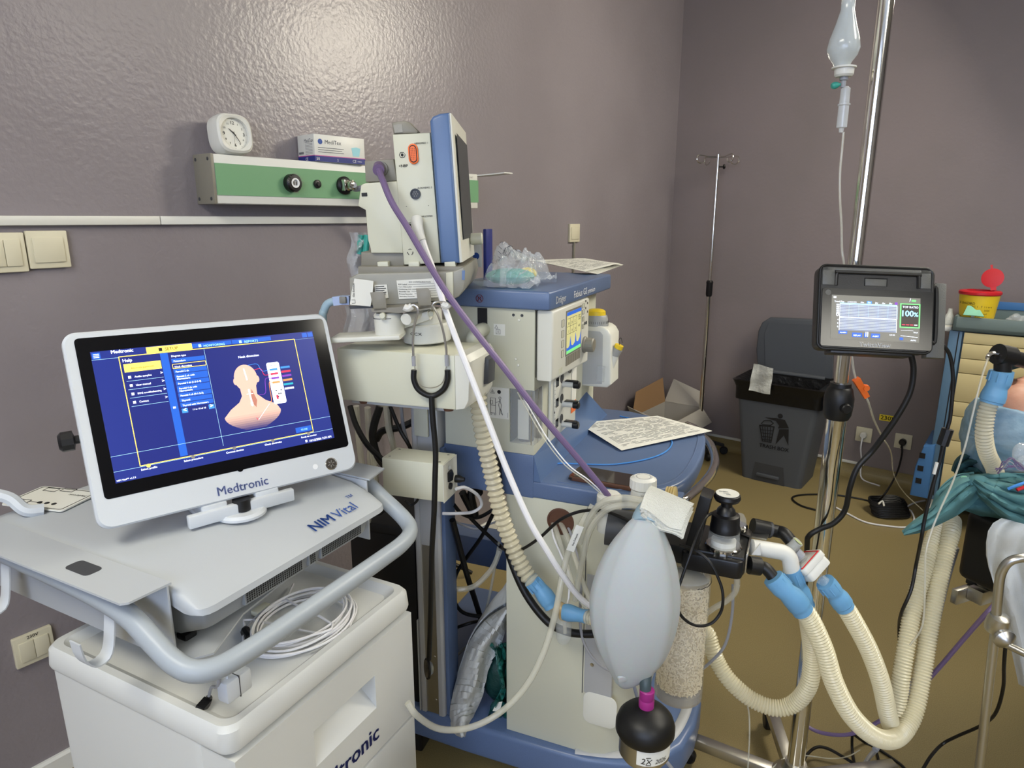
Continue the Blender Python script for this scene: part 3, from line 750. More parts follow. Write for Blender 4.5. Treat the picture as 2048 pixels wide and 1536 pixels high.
lA('screen_cyan', (c2 + .004, T0 + .01), (c2 + .004, B0 - .03), .0002)
tA('screen_white', 'Neck dissection', (f_['nd'][0], T0 + .115), .098, bold=.02)
# head and shoulders drawing, seen from behind
hx, hy = f_['head']
def ell(cx, cy, rx, ry, n=28, a0=0, a1=360): return [(cx + rx * math.cos(math.radians(a0 + (a1 - a0) * k / n)), cy + ry * math.sin(math.radians(a0 + (a1 - a0) * k / n))) for k in range(n)]
def pA(k, pts, z): GR.setdefault(k, MB()).add([Vector(A(*p) + (z,)) for p in pts], [tuple(range(len(pts)))])
pA('screen_skin', ell(hx - .002, hy, .055, .115), .0015)
pA('screen_skin', ell(hx - .053, hy + .02, .010, .03), .0014); pA('screen_skin', ell(hx + .051, hy + .02, .010, .03), .0014)
pA('screen_skin', [(hx - .040, hy + .05), (hx - .037, hy + .15), (hx - .055, hy + .20), (hx - .10, hy + .25), (hx - .135, hy + .31), (hx + .135, hy + .31), (hx + .12, hy + .26), (hx + .07, hy + .21), (hx + .036, hy + .15), (hx + .040, hy + .05)], .0016)
for k_ in range(7):
    za_ = .31 + .018 * k_; zb_ = za_ + .018
    pA('screen_skin_fade%d' % k_, [(hx - .135 + .006 * k_ * k_ * .3, hy + za_), (hx + .135 - .006 * k_ * k_ * .3, hy + za_), (hx + .135 - .006 * (k_ + 1) ** 2 * .3, hy + zb_), (hx - .135 + .006 * (k_ + 1) ** 2 * .3, hy + zb_)], .0016)
pA('screen_skin_dark', [(hx + .014, hy + .10), (hx + .030, hy + .20), (hx + .020, hy + .26), (hx - .002, hy + .2)], .0017)
lA('screen_white', (hx - .004, hy - .08), (hx + .002, hy + .02), .001, .0019); lA('screen_white', (hx + .0, hy + .10), (hx + .004, hy + .24), .0012, .0019); lA('screen_white', (hx - .014, hy + .14), (hx + .018, hy + .14), .0004, .0019)
pA('screen_white', ell(hx + .003, hy + .225, .006, .022), .00185)
lA('screen_red', (hx + .01, hy + .35), (hx + .017, hy + .37), .0005, .0019); lA('screen_white', (hx + .017, hy + .372), (hx + .085, hy + .25), .0003, .0019)
bx0, by0_ = f_['box0']; bx0 = hx + .108; by0_ = hy - .105
GR.setdefault('screen_white', MB())
pA('screen_white', [(bx0 + .006, by0_), (bx0 + .058, by0_), (bx0 + .064, by0_ + .012), (bx0 + .064, by0_ + .355), (bx0 + .058, by0_ + .367), (bx0 + .006, by0_ + .367), (bx0, by0_ + .355), (bx0, by0_ + .012)], .0017)
tA('ink_black', 'NIM Vital', (bx0 + .016, by0_ + .03), .03, .0021)
for i, c in enumerate(('screen_blue_light', 'screen_red', 'screen_purple', 'screen_orange', 'screen_teal', 'screen_white')):
    yy = by0_ + .055 + i * .038
    if i < 4: rA(c, (bx0 + .012, yy), (bx0 + .05, yy + .017), .0019)
    rA(c, (bx0 + .068, yy - .008), (bx0 + .115, yy + .009), .0014)
    if i < 4:
        gr = GR.setdefault(c, MB()); sx, sy = ((hx + .02, hy - .105), (hx + .045, hy - .06), (hx + .045, hy + .16), (hx + .09, hy + .23))[i]
        pth = [Vector(A(sx, sy) + (.0020,)), Vector(A((sx + bx0) / 2, sy + (.0 if i < 2 else -.01)) + (.0020,)), Vector(A((sx + 2 * bx0) / 3 + .002, yy + .008) + (.0020,)), Vector(A(bx0 + .012, yy + .008) + (.0020,))]
        gr.tube(pth, .0005, 4)
for dx, dy in ((.02, .245), (.03, .275), (.04, .275), (.025, .30), (.045, .245)): rA('ink_black', (bx0 + dx, by0_ + dy), (bx0 + dx + .006, by0_ + dy + .010), .0019)
rA('screen_red', (bx0 + .018, by0_ + .29), (bx0 + .028, by0_ + .325), .0019); tA('ink_black', 'Medtronic', (bx0 + .016, by0_ + .352), .03, .0021)
rA('screen_blue', (L1 - .088, B0 - .062), (L1 - .006, B0 - .016), .0012); tA('screen_cyan', 'CLOSE', (L1 - .062, B0 - .03), .034)
def tF(s_, a, b, bo=.02): p = fA(a); q = fA(b); tA('screen_white', s_, p, q[0] - p[0], bold=bo)
tF('Select profile', (548, 1030), (645, 1012)); tF('Select procedure', (806, 977), (921, 957)); tF('Connect devices', (1060, 927), (1165, 907)); tF('Check electrodes', (1292, 879), (1394, 860))
tF('Ready to monitor', (1512, 834), (1604, 815)); tF('NIM Vital™ v1.7.5', (402, 1096), (517, 1075)); tF('10/12/2026 7:39 AM', (1562, 855), (1692, 830))
for i_, pq_ in enumerate(((592, 998), (860, 945), (1108, 893), (1340, 848), (1555, 805))):
    x_, y_ = fA(pq_); pA('screen_yellow' if i_ == 0 else 'screen_grey', ell(x_, y_, .0085, .014), .0018)
x_, y_ = fA((1538, 858)); rA('screen_white', (x_, y_ - .02), (x_ + .010, y_), .0014)
names = dict(screen_blue='screen_button_fields', screen_yellow='screen_highlights', screen_white='screen_white_lettering', screen_cyan='screen_lines', ink_black='screen_dark_lettering', screen_navy_panel='screen_dialog')
for k, g in GR.items():
    part(names.get(k, k + '_graphics'), g, M[k], screen, kind='stuff', ang=80)
# lettering and buttons on the bezel
mb = MB(); a = uv(436.5, 992); b = uv(537, 968)
addtext(mb, 'Medtronic', (a[0], (a[1] + b[1]) / 2, .0003), (1, 0, 0), (0, 1, 0), width=b[0] - a[0], bold=.015)
part('bezel_lettering', mb, M['logo_grey_blue'], t)
c = uv(662, 927.5); o = part('power_button', MB().lathe([(.0105, 0), (.0105, .001), (.0095, .0014), (.009, .0008), (0, .0008)], (c[0], c[1], 0), seg=28), M['chrome'], t)
mb = MB()
for k in range(6):
    mb.box(.002, .0065, -.0006, .0006, .0009, .0012, M=Matrix.Translation((c[0], c[1], 0)) @ Matrix.Rotation(k * PI / 3 + .3, 4, 'Z'))
part('button_marks', mb, M['mid_grey'], o, kind='stuff')
c = uv(630.5, 933.5); part('status_light', MB().lathe([(.0045, 0), (.0045, .0006), (.0015, .0006), (.0015, .001), (0, .001)], (c[0], c[1], 0), seg=20), M['white_print'], t)
c = uv(481, 941); part('sensor_notch', MB().lathe([(.005, -.001), (.005, .0008), (0, .0008)], (c[0], c[1] + .003, 0), seg=16), M['black_gloss'], t)
# black side knob on the left edge
part('side_knob', MB().lathe([(.006, 0), (.006, .012), (.014, .014), (.014, .028), (.010, .032), (0, .032)], (-hw + .008, -.008, -.020), (-1, 0, -.15), 10), M['black_plastic'], t)
# mount under the monitor
Mt = Frame(S.W((-.005, -hh, -.012)), Vector((vx.x, vx.y, 0)), Vector((-vx.y, vx.x, 0)), (0, 0, 1))
q = N.L(Mt.o); zt = .8965 - Mt.o.z
part_of = thing('monitor_mount', 'white hinged mount plate joining monitor and console', 'mount', Mt)
part('front_plate', MB().box(-.082, .082, -.020, -.008, zt + .004, zt + .024, .002), M['nim_white'], part_of)
part('base_plate', MB().box(-.06, .06, -.01, .07, zt + .001, zt + .010, .002), M['nim_white'], part_of)
part('hinge_block', MB().box(-.06, -.022, -.012, .03, zt + .010, .004, .003), M['nim_white'], part_of)
part('hinge_block', MB().box(.022, .06, -.012, .03, zt + .010, .004, .003), M['nim_white'], part_of)
part('swivel_disc', MB().lathe([(.038, zt + .001), (.038, zt + .005), (.034, zt + .009), (0, zt + .009)], (0, -.004, 0), seg=28), M['nim_white'], part_of)
part('hinge_knob', MB().cyl((0, -.01, zt + .01), (0, -.01, zt + .028), .014, 16), M['black_plastic'], part_of)
# label card lying on the console behind the monitor
c = N.hit(140, 995, 2, .8965)
mb = MB().prism(rrect(-.06, .06, -.04, .04, .006), 0, .0022)
f = Frame(N.W((c.x - .02, .085, .8965)), N.x * .96 + N.y * .25, N.y * .96 - N.x * .25, (0, 0, 1))
t = thing('instruction_card', 'pale printed card with dark symbols lying on the console behind the monitor', 'card', f)
part('card', mb, M['paper'], t)
mb = MB(); addtext(mb, 'Medtronic', (.050, .02, .0022), (-1, 0, 0), (0, -1, 0), height=.006)
mb.tube([(x, y, .0024) for x, y in rrect(-.055, .055, -.036, .036, .004, 3)], .0006, 4, 1, closed=True)
for a in ((-.03, .03), (.0, .035), (-.035, -.02), (-.01, -.025)):
    mb.tube([(a[0] - .012, a[1] - .008, .0026), (a[0] + .012, a[1] - .008, .0026), (a[0] + .012, a[1] + .004, .0026), (a[0] - .012, a[1] + .004, .0026)], .0005, 4, 1, closed=True)
for i in range(3): mb.lathe([(.004, .0022), (.004, .0028), (.0035, .0028)], (.025 - i * .014, -.02, 0), seg=10)
part('card_print', mb, M['ink_black'], t, kind='stuff')
# ------------------------------------------------------------------ coiled cable on the tray
zc = .6895
c0 = N.hit(606, 1250, 2, zc)
mb = MB(); pts = []
for k in range(7 * 14 + 1):
    a = 2 * PI * k / 14; tt = k / (7 * 14)
    r = .086 + .006 * math.sin(a * .37 + 1) + .008 * math.sin(k * .21)
    pts.append((c0.x + r * .80 * math.cos(a) + .004 * math.sin(k * .5), c0.y + r * 1.02 * math.sin(a), zc + .0022 + tt * .020 + .002 * math.sin(k)))
e = N.hit(470, 1265, 2, zc)
pts = [(e.x + .01, e.y + .012, zc + .006), (e.x + .005, e.y + .03, zc + .008)] + pts + [(c0.x - .05, c0.y + .02, zc + .02), (c0.x - .07, c0.y + .04, zc + .016), (c0.x - .1, c0.y + .08, zc + .008)]
pts = [N.W(p) for p in pts]
t = thing('coiled_cable', 'light grey cable coiled on the trolley top with black plug', 'cable', N.sub((c0.x, c0.y, zc)))
Lf = N.sub((c0.x, c0.y, zc))
def loc(mb, F): mb.v = [F.L(q) for q in mb.v]; return mb
part('cable', loc(MB().tube(pts, .0021, 6, 3), Lf), M['cable_white'], t)
part('plug', loc(MB().tube([N.W((e.x + .012, e.y + .012, zc + .006)), N.W((e.x + .024, e.y + .002, zc + .006)), N.W((e.x + .045, e.y - .008, zc + .007))], lambda s_: .0035 + .0045 * min(1, s_ * 3), 8), Lf), M['black_rubber'], t)
g = N.hit(522, 1218, 2, zc + .008)
part('cable_splitter', loc(MB().box(-.008, .008, -.016, .016, 0, .010, .002, M=N.sub((g.x, g.y, zc + .002)).M()), Lf), M['cream'], t)
# white clip and short lead with black connector at the tray edge
g = N.hit(478, 1352, 2, zc + .03)
t = thing('cable_clamp', 'white block clamp hanging under the push handle', 'clamp', N.sub((.002, .018, .745)))
part('clamp_block', MB().box(-.010, .010, -.020, .020, 0.0, .030, .003), M['nim_white'], t)
part('clamp_strap', MB().tube([(0, -.010, .03), (0.004, -.010, .05), (0.012, -.004, .053), (.004, .0, .045)], .002, 6), M['nim_white'], t)
part('clamp_seam', MB().box(-.0103, .0103, -.0006, .0006, -.0003, .0303), M['dark_grey'], t)
a1 = N.hit(432, 1350, 1, .0); a2 = N.hit(423, 1375, 2, .73); a3 = N.hit(416, 1400, 2, .695); a4 = N.hit(398, 1424, 2, .694)
Lf = N.sub((a3.x, a3.y, zc)); t = thing('black_connector_lead', 'short grey lead with a black ribbed connector hanging over the tray corner', 'cable', Lf)
part('lead', loc(MB().tube([N.W((.006, -.004, .79)), N.W((a1.x, .0, .765)), N.W(a2), N.W(a3)], .0022, 8), Lf), M['cable_grey'], t)
part('connector', loc(MB().tube([N.W(a3.lerp(a2, .3)), N.W(a3), N.W(a3.lerp(a4, .3)), N.W(a4 + Vector((0, 0, .002)))], lambda s_: .003 + .0055 * min(1, s_ * 2), 4), Lf), M['black_rubber'], t)
# ================================================================== anaesthesia machine
e_ = pz(1013.6, 1459, .17); e_.z = 0
A_ = yawframe(e_, -22.5)
def pp(F, pts, c, ax='y'):
    """outline points on the plane y'=c (x,z) or x'=c (y,z) of a frame"""
    out = []
    for u, v in pts:
        h = F.hit(u, v, 1 if ax == 'y' else 0, c); out.append((h.x, h.z) if ax == 'y' else (h.y, h.z))
    return out
am = thing('anaesthesia_machine', 'large cream and blue anaesthesia workstation with small colour screen and curved worktop', 'anaesthesia machine', A_)
front_curve = [(.10, -.02), (.20, -.016), (.29, .008), (.355, .05), (.395, .11), (.413, .19), (.415, .28), (.40, .37), (.37, .45)]
part('base_plate', MB().prism([(-.36, -.015), (-.10, -.022)] + front_curve + [(.30, .56), (-.36, .56)], .085, .17, bev=.012, seg=3), M['draeger_blue'], am)
rim = [(x + .0005, y) for x, y in front_curve[2:]]
part('base_bumper', MB().tube([(x - .03, y + .015, .1715) for x, y in front_curve[1:-1]], .012, 8, 5, flat=.35, up=(0, 0, 1)), M['aluminium'], am, 'brushed metal strip let into the base edge')
for x, y in ((-.30, .05), (.30, .10), (.30, .45), (-.30, .5)):
    c = part('caster_fork', MB().cyl((x, y, .09), (x, y, .06), .02).box(x - .02, x + .02, y - .022, y - .015, .03, .088, .002).box(x - .02, x + .02, y + .015, y + .022, .03, .088, .002), M['dark_grey'], am)
    part('wheel', MB().lathe([(.034, -.012), (.038, -.006), (.038, .006), (.034, .012)], (x, y, .0385), (0, 1, 0), 20), M['black_rubber'], c)
# lower cabinet
plan = [(0, 0), (.205, 0), (.235, .010), (.262, .032), (.28, .065), (.285, .11), (.285, .50), (0, .50)]
cab = part('lower_cabinet', MB().prism(plan, .170, .773, bev=.003), M['cream_panel'], am)
part('cabinet_seam', MB().box(.1815, .1832, -.0008, .0005, .327, .77), M['dark_grey'], cab)
f0 = A_.hit(1172, 1040, 1, -.001)
part('metal_channel', MB().box(.186, .248, -.0015, .012, .33, .62, .001), M['aluminium'], cab)
for x in (.203, .238): part('screw', MB().lathe([(.0045, 0), (.0045, .001), (.002, .0005), (0, .0005)], (x, -.0015, .405 - (x - .2) * .05), (0, -1, 0), 12), M['steel'], cab)
part('pocket', MB().prism(rrect(.186, .262, .255, .335, .018), -.0022, -.0005, 'y', bev=.0008), M['draeger_white'], cab, 'shallow moulded pocket')
part('cable_port', MB().lathe([(.030, 0), (.030, -.0012), (.026, -.0016), (.0255, .001), (0, .001)], (.1245, -.0003, .729), (0, 1, 0), 28), M['phone_case'], cab, 'round dark opening')
part('inner_tray', MB().box(-.38, .0, .42, .50, .33, .42, .004), M['draeger_blue'], am)
part('rear_post', MB().box(-.045, -.02, .40, .43, .17, .77, .003), M['draeger_blue'], am)
# worktop band and riser
part('blue_band', MB().box(-.150, .0632, -.001, .45, .7705, .868, .003), M['draeger_blue'], am)
top = [(-.15, 0), (.0634, -.0), (.2, -.001), (.265, .014), (.318, .055), (.352, .11), (.367, .18), (.371, .26), (.371, .34), (.365, .43), (.352, .505), (.335, .53), (.29, .548), (.13, .612), (-.15, .612)]
tp = catmull([(x, y, 0) for x, y in top[3:11]], 3)
top2 = top[:3] + [(q.x, q.y) for q in tp] + top[11:]
part('worktop', MB().prism(top2, .7708, .810, bev=.006, seg=3), M['draeger_blue'], am)
ridge = [(.11, .016), (.20, .016), (.258, .030), (.303, .065), (.334, .115), (.348, .18), (.352, .26), (.352, .34), (.346, .43), (.334, .49)]
part('worktop_ridge', MB().tube([(x, y, .8098) for x, y in ridge], .0022, 6, 5), M['draeger_blue'], am)
part('riser', MB().add([(.0632, .0, .867), (.0632, .385, .915), (.0632, .0, .81), (.0632, .56, .81), (.0785, .0, .81), (.0785, .55, .81)], [(0, 4, 5, 1), (0, 2, 4), (1, 5, 3), (0, 1, 3, 2), (2, 3, 5, 4)]), M['monitor_blue'], am, 'sloping blue upstand between worktop and body')
part('worktop_skirt', MB().prism([(.30, .12), (.345, .16), (.355, .26), (.345, .36), (.30, .42)], .70, .7705, bev=.003), M['draeger_white'], am)
# grab rail
rp = [pz(u, v, .785) for u, v in ((1362, 1003), (1382, 990), (1408, 966), (1425, 942), (1430, 918), (1421, 890), (1400, 868), (1392, 858))]
rp = [A_.L(q) for q in rp]
part('grab_rail', MB().tube([(rp[0].x - .03, rp[0].y + .012, .785)] + rp + [(rp[-1].x - .03, rp[-1].y + .03, .785)], .0105, 14, 6), M['chrome'], am, 'curved polished grab rail round the worktop')
part('rail_bracket', MB().box(rp[0].x - .03, rp[0].x + .004, rp[0].y - .012, rp[0].y + .018, .768, .800, .003), M['draeger_blue'], am)
# upper body
body = MB().box(-.145, .008, 0, .45, .868, 1.174).box(.008, .063, .05, .45, .868, 1.174).box(.008, .063, 0, .05, 1.008, 1.174).box(.008, .063, 0, .05, .868, .8905)
ub = part('upper_body', body, M['cream_panel'], am)
part('window_void', MB().box(.0085, .0105, .003, .049, .891, 1.0075).box(.0105, .062, .047, .049, .891, 1.0075), M['ink_black'], ub)
part('window_pane', MB().box(.0098, .064, -.0012, 0.0, .8905, 1.008).box(.0628, .064, -.0, .05, .8905, 1.008), M['glass_clear'], ub, 'clear window over the dark bellows bay')
part('window_corner_strip', MB().box(.0565, .0585, -.0022, -.0012, .8905, 1.006).box(.0642, .0655, .018, .0195, .8905, 1.008), M['steel'], ub)
part('bellows', MB().lathe([(.016, .891), (.016, .925), (.018, .93), (.018, .94), (.014, .945), (0, .945)], (.036, .026, 0), (0, 0, 1), 18), M['grey_fabric'], ub)
part('bay_label', MB().box(.026, .050, .0015, .003, .90, .985), M['draeger_white'], ub)
part('door_seam', MB().box(.0655, .0668, -.0009, .001, 1.036, 1.172), M['ink_black'], ub)
part('vent_slot', MB().box(-.0635, -.0415, -.0008, .001, 1.138, 1.1725), M['ink_black'], ub)
for x, z in ((.0167, 1.1616), (.0352, 1.1616)): part('screw', MB().lathe([(.003, 0), (.003, .001), (.0015, .0005), (0, .0005)], (x, 0, z), (0, -1, 0), 10), M['dark_grey'], ub)
for x, z in ((.029, 1.152), (.022, 1.071), (.0275, 1.0585)): part('white_stud', MB().lathe([(.003, 0), (.0026, .002), (0, .003)], (x, 0, z), (0, -1, 0), 10), M['draeger_white'], ub)
mb = MB().box(-.0270, -.0015, -.0008, 0, 1.118, 1.1415).box(-.0425, .0085, -.0008, 0, .940, 1.0075)
part('paper_sticker', MB().box(-.0270, -.0015, -.0008, 0, 1.118, 1.1415), M['paper'], ub)
part('paper_sticker', MB().box(-.0425, .0070, -.0008, 0, .940, 1.0075), M['paper'], ub)
mb = MB()
def ring(mb, x, z, r, w_, y=-.0012, n=14):
    return mb.tube([(x + r * math.cos(2 * PI * k / n), y, z + r * math.sin(2 * PI * k / n)) for k in range(n)], w_, 4, 1, closed=True)
def pl(mb, pts, w_=.0005, y=-.0012, closed=False): return mb.tube([(p[0], y, p[1]) for p in pts], w_, 4, 1, closed=closed)
pl(mb, [(-.0245, 1.1325), (-.0175, 1.1325), (-.021, 1.139)], closed=True); pl(mb, [(-.0215, 1.121), (-.0125, 1.121), (-.0125, 1.130), (-.0215, 1.130)], closed=True); pl(mb, [(-.017, 1.123), (-.017, 1.128)])
pl(mb, [(-.035, .994), (-.026, .994), (-.0305, 1.002)], closed=True); pl(mb, [(-.0305, .996), (-.0305, .999)]); mb.lathe([(.0042, 0), (.0042, .0004), (0, .0004)], (-.0155, -.0008, .998), (0, -1, 0), 14)
pl(mb, [(-.035, .951), (-.035, .984), (-.024, .984), (-.024, .951), (-.035, .951)]); pl(mb, [(-.035, .968), (-.024, .968)]); pl(mb, [(-.036, .978), (-.030, .978), (-.030, .971), (-.036, .971)], closed=True)
ring(mb, -.034, .949, .002, .0004); ring(mb, -.025, .949, .002, .0004)
ring(mb, -.0135, .985, .0026, .0004); pl(mb, [(-.0135, .982), (-.0165, .970), (-.0145, .960), (-.015, .948)]); pl(mb, [(-.0135, .982), (-.0105, .970), (-.0115, .960), (-.0075, .948)]); pl(mb, [(-.0145, .978), (-.023, .974)]); pl(mb, [(-.0125, .962), (-.011, .951), (-.0075, .950)]); pl(mb, [(.0045, .944), (.0045, .955)], .0003)
part('sticker_print', mb, M['ink_black'], ub, kind='stuff')
# fresh-gas elbow leaving the side
part('outlet_elbow', MB().tube([(-.050, .01, 1.128), (-.050, -.02, 1.128), (-.056, -.035, 1.118), (-.060, -.036, 1.098)], .0145, 14, 6), M['cream'], am)
part('outlet_cuff', MB().cyl((-.060, -.036, 1.100), (-.062, -.036, 1.048), .0135, 16, .002), M['silicone_blue'], am, 'blue hose cuff on the outlet elbow')
# top shelf
tpl = [(-.17, -.012)] + [(q[0], q[1]) for q in rrect(-.17, .0975, -.012, .478, .010)[15:24]] + [(.0975, .46), (.085, .478), (-.17, .478)]
tpl = [(-.17, -.010), (.086, -.010), (.0945, -.007), (.0975, .0), (.0975, .462), (.09, .478), (-.17, .478)]
ts = part('top_shelf', MB().prism(tpl, 1.1745, 1.212, bev=.005, seg=3), M['draeger_blue'], am)
mb = MB()
addtext(mb, 'Dräger', (.0980, .026, 1.1845), (0, 1, 0), (0, 0, 1), width=.064, height=.0155, bold=.02)
addtext(mb, 'Fabius GS', (.0980, .146, 1.184), (0, 1, 0), (0, 0, 1), width=.098, height=.0150)
addtext(mb, 'premium', (.0980, .252, 1.184), (0, 1, 0), (0, 0, 1), width=.060, height=.0115)
part('lettering', mb, M['white_print'], ts)
mb = MB(); c = A_.hit(959, 597, 1, -.0105)
n = 22; mb.tube([(c.x + .0078 * math.cos(2 * PI * k / n), -.0108, c.z + .0078 * math.sin(2 * PI * k / n)) for k in range(n)], .0007, 4, 1, closed=True)
mb.tube([(c.x - .0055, -.0108, c.z + .0055), (c.x + .0055, -.0108, c.z - .0055)], .0007, 4, 1); mb.tube([(c.x + .0055, -.0108, c.z + .0055), (c.x - .0055, -.0108, c.z - .0055)], .0007, 4, 1)
mb.tube([(c.x - .003, -.0108, c.z - .005), (c.x - .003, -.0108, c.z + .003), (c.x + .003, -.0108, c.z + .003), (c.x + .003, -.0108, c.z - .005)], .0008, 4, 1)
part('warning_symbol', mb, mat('maroon_print', (96, 40, 52), .6, bump=(50, .02)), ts)
# screen housing
hz = [(.003, 1.030), (.262, 1.022), (.262, 1.173), (.003, 1.173)]
sh = part('screen_housing', MB().prism(hz, .0645, .1000, 'x', bev=.006, seg=3), M['draeger_white'], am)
FS = Frame(A_.W((.1002, 0, 0)), A_.y, (0, 0, 1), A_.x)      # x along the front, y up, z out
def fb(k, y0, y1, z0, z1, o=.1002, th=.0006, mb=None): return (mb or MB()).box(o, o + th, y0, y1, z0, z1)
part('display_frame', fb(0, .086, .196, 1.066, 1.163, .0998, .0014), M['mid_grey'], sh)
dsp = part('display', fb(0, .0895, .1915, 1.0700, 1.1590, .1012, .0003), M['screen_pale_yellow'], sh, 'lit pale yellow display with blue curves')
part('display_blue_bar', fb(0, .0895, .1915, 1.1515, 1.1590, .1015, .0002), M['screen_blue'], dsp)
part('display_green_bar', fb(0, .0895, .1915, 1.0700, 1.0770, .1015, .0002), M['screen_green'], dsp)
wave = [(.0895, 1.077), (.0895, 1.0865), (.0925, 1.081), (.100, 1.081), (.104, 1.093), (.108, 1.081)]
mb = MB()
def wav(pts): mb.prism(pts, .1015, .1017, 'x')
wav([(.0895, 1.077), (.1915, 1.077), (.1915, 1.107), (.184, 1.093), (.172, 1.086), (.160, 1.088), (.153, 1.108), (.148, 1.088), (.134, 1.083), (.122, 1.086), (.116, 1.106), (.110, 1.086), (.099, 1.082), (.0895, 1.084)])
part('display_waveform', mb, M['screen_blue'], dsp)
mb = MB()
for z in (1.145, 1.128, 1.112): mb.box(.1015, .1017, .092, .16, z, z + .0006)
for y in (.112, .134, .158): mb.box(.1015, .1017, y, y + .0006, 1.11, 1.146)
for i, (y, z, s_) in enumerate(((.170, 1.134, '55'), (.097, 1.132, '38'), (.120, 1.132, '20'), (.142, 1.132, '12'), (.100, 1.115, '5'), (.122, 1.115, '14'), (.144, 1.115, '2.4'), (.170, 1.118, '440'))):
    addtext(mb, s_, (.1015, y, z), (0, 1, 0), (0, 0, 1), height=.012 if i == 0 else .006)
part('display_figures', mb, M['ink_black'], dsp, kind='stuff')
for k in range(6): part('soft_key', fb(0, .0900 + .0172 * k, .1055 + .0172 * k, 1.0445, 1.0645, .0998, .0016), M['taupe'], sh)
for z in (1.140, 1.118, 1.097, 1.076): 
    part('side_key', MB().prism(rrect(.0575, .0725, z - .0075, z + .0075, .0015), .0998, .1006, 'x'), M['cream'], sh)
for z in (1.160, 1.146, 1.130, 1.113):
    part('side_key', MB().prism(rrect(.205, .217, z - .005, z + .005, .0012), .0998, .1006, 'x'), M['cream'], sh)
for y in (.045, .058): part('side_key', MB().prism(rrect(y, y + .009, 1.036, 1.048, .0012), .0998, .1006, 'x'), M['cream'], sh)
mb = MB()
for z in (1.140, 1.118, 1.097, 1.076): mb.tube([(.1007, .0575, z - .0075), (.1007, .0725, z - .0075), (.1007, .0725, z + .0075), (.1007, .0575, z + .0075)], .0004, 4, 1, closed=True)
for z in (1.160, 1.146, 1.130, 1.113): mb.tube([(.1007, .205, z - .005), (.1007, .217, z - .005), (.1007, .217, z + .005), (.1007, .205, z + .005)], .0004, 4, 1, closed=True)
for y, z in ((.228, 1.166), (.242, 1.160), (.228, 1.150), (.243, 1.140)): mb.box(.1001, .1004, y, y + .006, z, z + .005)
part('key_outlines', mb, M['ink_black'], sh, kind='stuff')
for y in (.226, .238): part('indicator_lamp', MB().lathe([(.004, 0), (.004, .001), (0, .0014)], (.1, y, 1.118), (1, 0, 0), 14), M['dark_grey'], sh)
part('rotary_knob', MB().lathe([(.019, 0), (.019, .004), (.0165, .006), (.0165, .022), (.014, .0245), (0, .0245)], (.1, .224, 1.069), (1, 0, 0), 36, ribs=1, rib=.0006), M['taupe'], sh, 'ribbed taupe rotary knob')
# flow control block
fx_ = .0635
fp = part('flow_panel', MB().box(fx_, fx_ + .006, .085, .270, .872, 1.026, .0015), M['draeger_white'], am)
part('flow_tube', MB().box(fx_ + .006, fx_ + .010, .098, .112, .885, 1.006, .002), M['glass_clear'], fp, 'clear flow tube with scale')
mb = MB()
for k in range(12): mb.box(fx_ + .0101, fx_ + .0104, .098, .098 + (.008 if k % 3 == 0 else .004), .892 + k * .0094, .8927 + k * .0094)
part('tube_scale', mb, M['ink_black'], fp, kind='stuff')
part('float_marker', MB().box(fx_ + .0101, fx_ + .011, .097, .101, .934, .938), M['ink_black'], fp)
for z in (.998, .951, .903):
    part('flow_display', MB().box(fx_ + .006, fx_ + .0068, .118, .137, z - .010, z + .010), M['black_gloss'], fp)
    k = part('flow_knob', MB().lathe([(.0085, 0), (.0085, .004), (.0075, .006), (.0075, .026)], (fx_ + .006, .168, z - .012), (1, 0, 0), 20), M['draeger_white'], fp)
    part('knob_cap', MB().lathe([(.0088, .0), (.0088, .012), (.0065, .014), (0, .0135)], (fx_ + .032, .168, z - .012), (1, 0, 0), 20).box(fx_ + .012, fx_ + .04, .160, .176, z - .0052, z - .0032, .001), M['black_plastic'], k, 'black ribbed end cap')
    part('knob_rim', MB().lathe([(.011, 0), (.011, .001), (.009, .001)], (fx_ + .006, .160, z + .002), (1, 0, 0), 20), M['dark_grey'], fp)
part('gauge_dial', MB().lathe([(.011, 0), (.011, .003), (.0085, .003), (.0085, .002), (0, .002)], (fx_ + .006, .214, 1.012), (1, 0, 0), 20), M['mid_grey'], fp)
part('side_label', MB().box(fx_ + .0065, fx_ + .0072, .232, .268, .925, 1.022), M['paper'], fp)
part('orange_label', MB().box(fx_ + .0065, fx_ + .0073, .232, .268, .898, .925), M['orange'], fp)
# vaporizer on its far side
vz = thing('vaporizer', 'white vaporizer with yellow capped dial hanging at the machine\'s right end', 'vaporizer', A_)
yv = .345
sil = pp(A_, [(1160, 652), (1196, 652), (1208, 655), (1216, 661), (1222, 672), (1221, 770), (1213, 776), (1160, 772)], yv)
part('body', MB().prism(sil, yv, yv + .085, 'y', bev=.006, seg=3), M['draeger_white'], vz)
part('side_panel', MB().prism(pp(A_, [(1160, 660), (1200, 663), (1206, 670), (1204, 768), (1160, 768)], yv), yv - .001, yv, 'y'), mat('vapor_grey', (176, 178, 178), .4, bump=(400, .03)), vz, 'grey side panel')
kc = A_.hit(1191, 652, 1, yv + .02)
part('dial', MB().lathe([(.030, 0), (.029, .006), (.0265, .022), (.024, .026)], (kc.x, yv + .03, kc.z + .001), (0, 0, 1), 28), mat('dial_grey', (150, 152, 150), .4, bump=(300, .03)), vz, 'grey dial with a scale')
mb = MB()
for k in range(24):
    a = math.radians(-150 + 10 * k); mb.tube([(kc.x + .0293 * math.cos(a), yv + .03 + .0293 * math.sin(a), kc.z + .007), (kc.x + .0283 * math.cos(a), yv + .03 + .0283 * math.sin(a), kc.z + .013)], .0004, 4, 1)
part('dial_marks', mb, M['ink_black'], vz, kind='stuff')
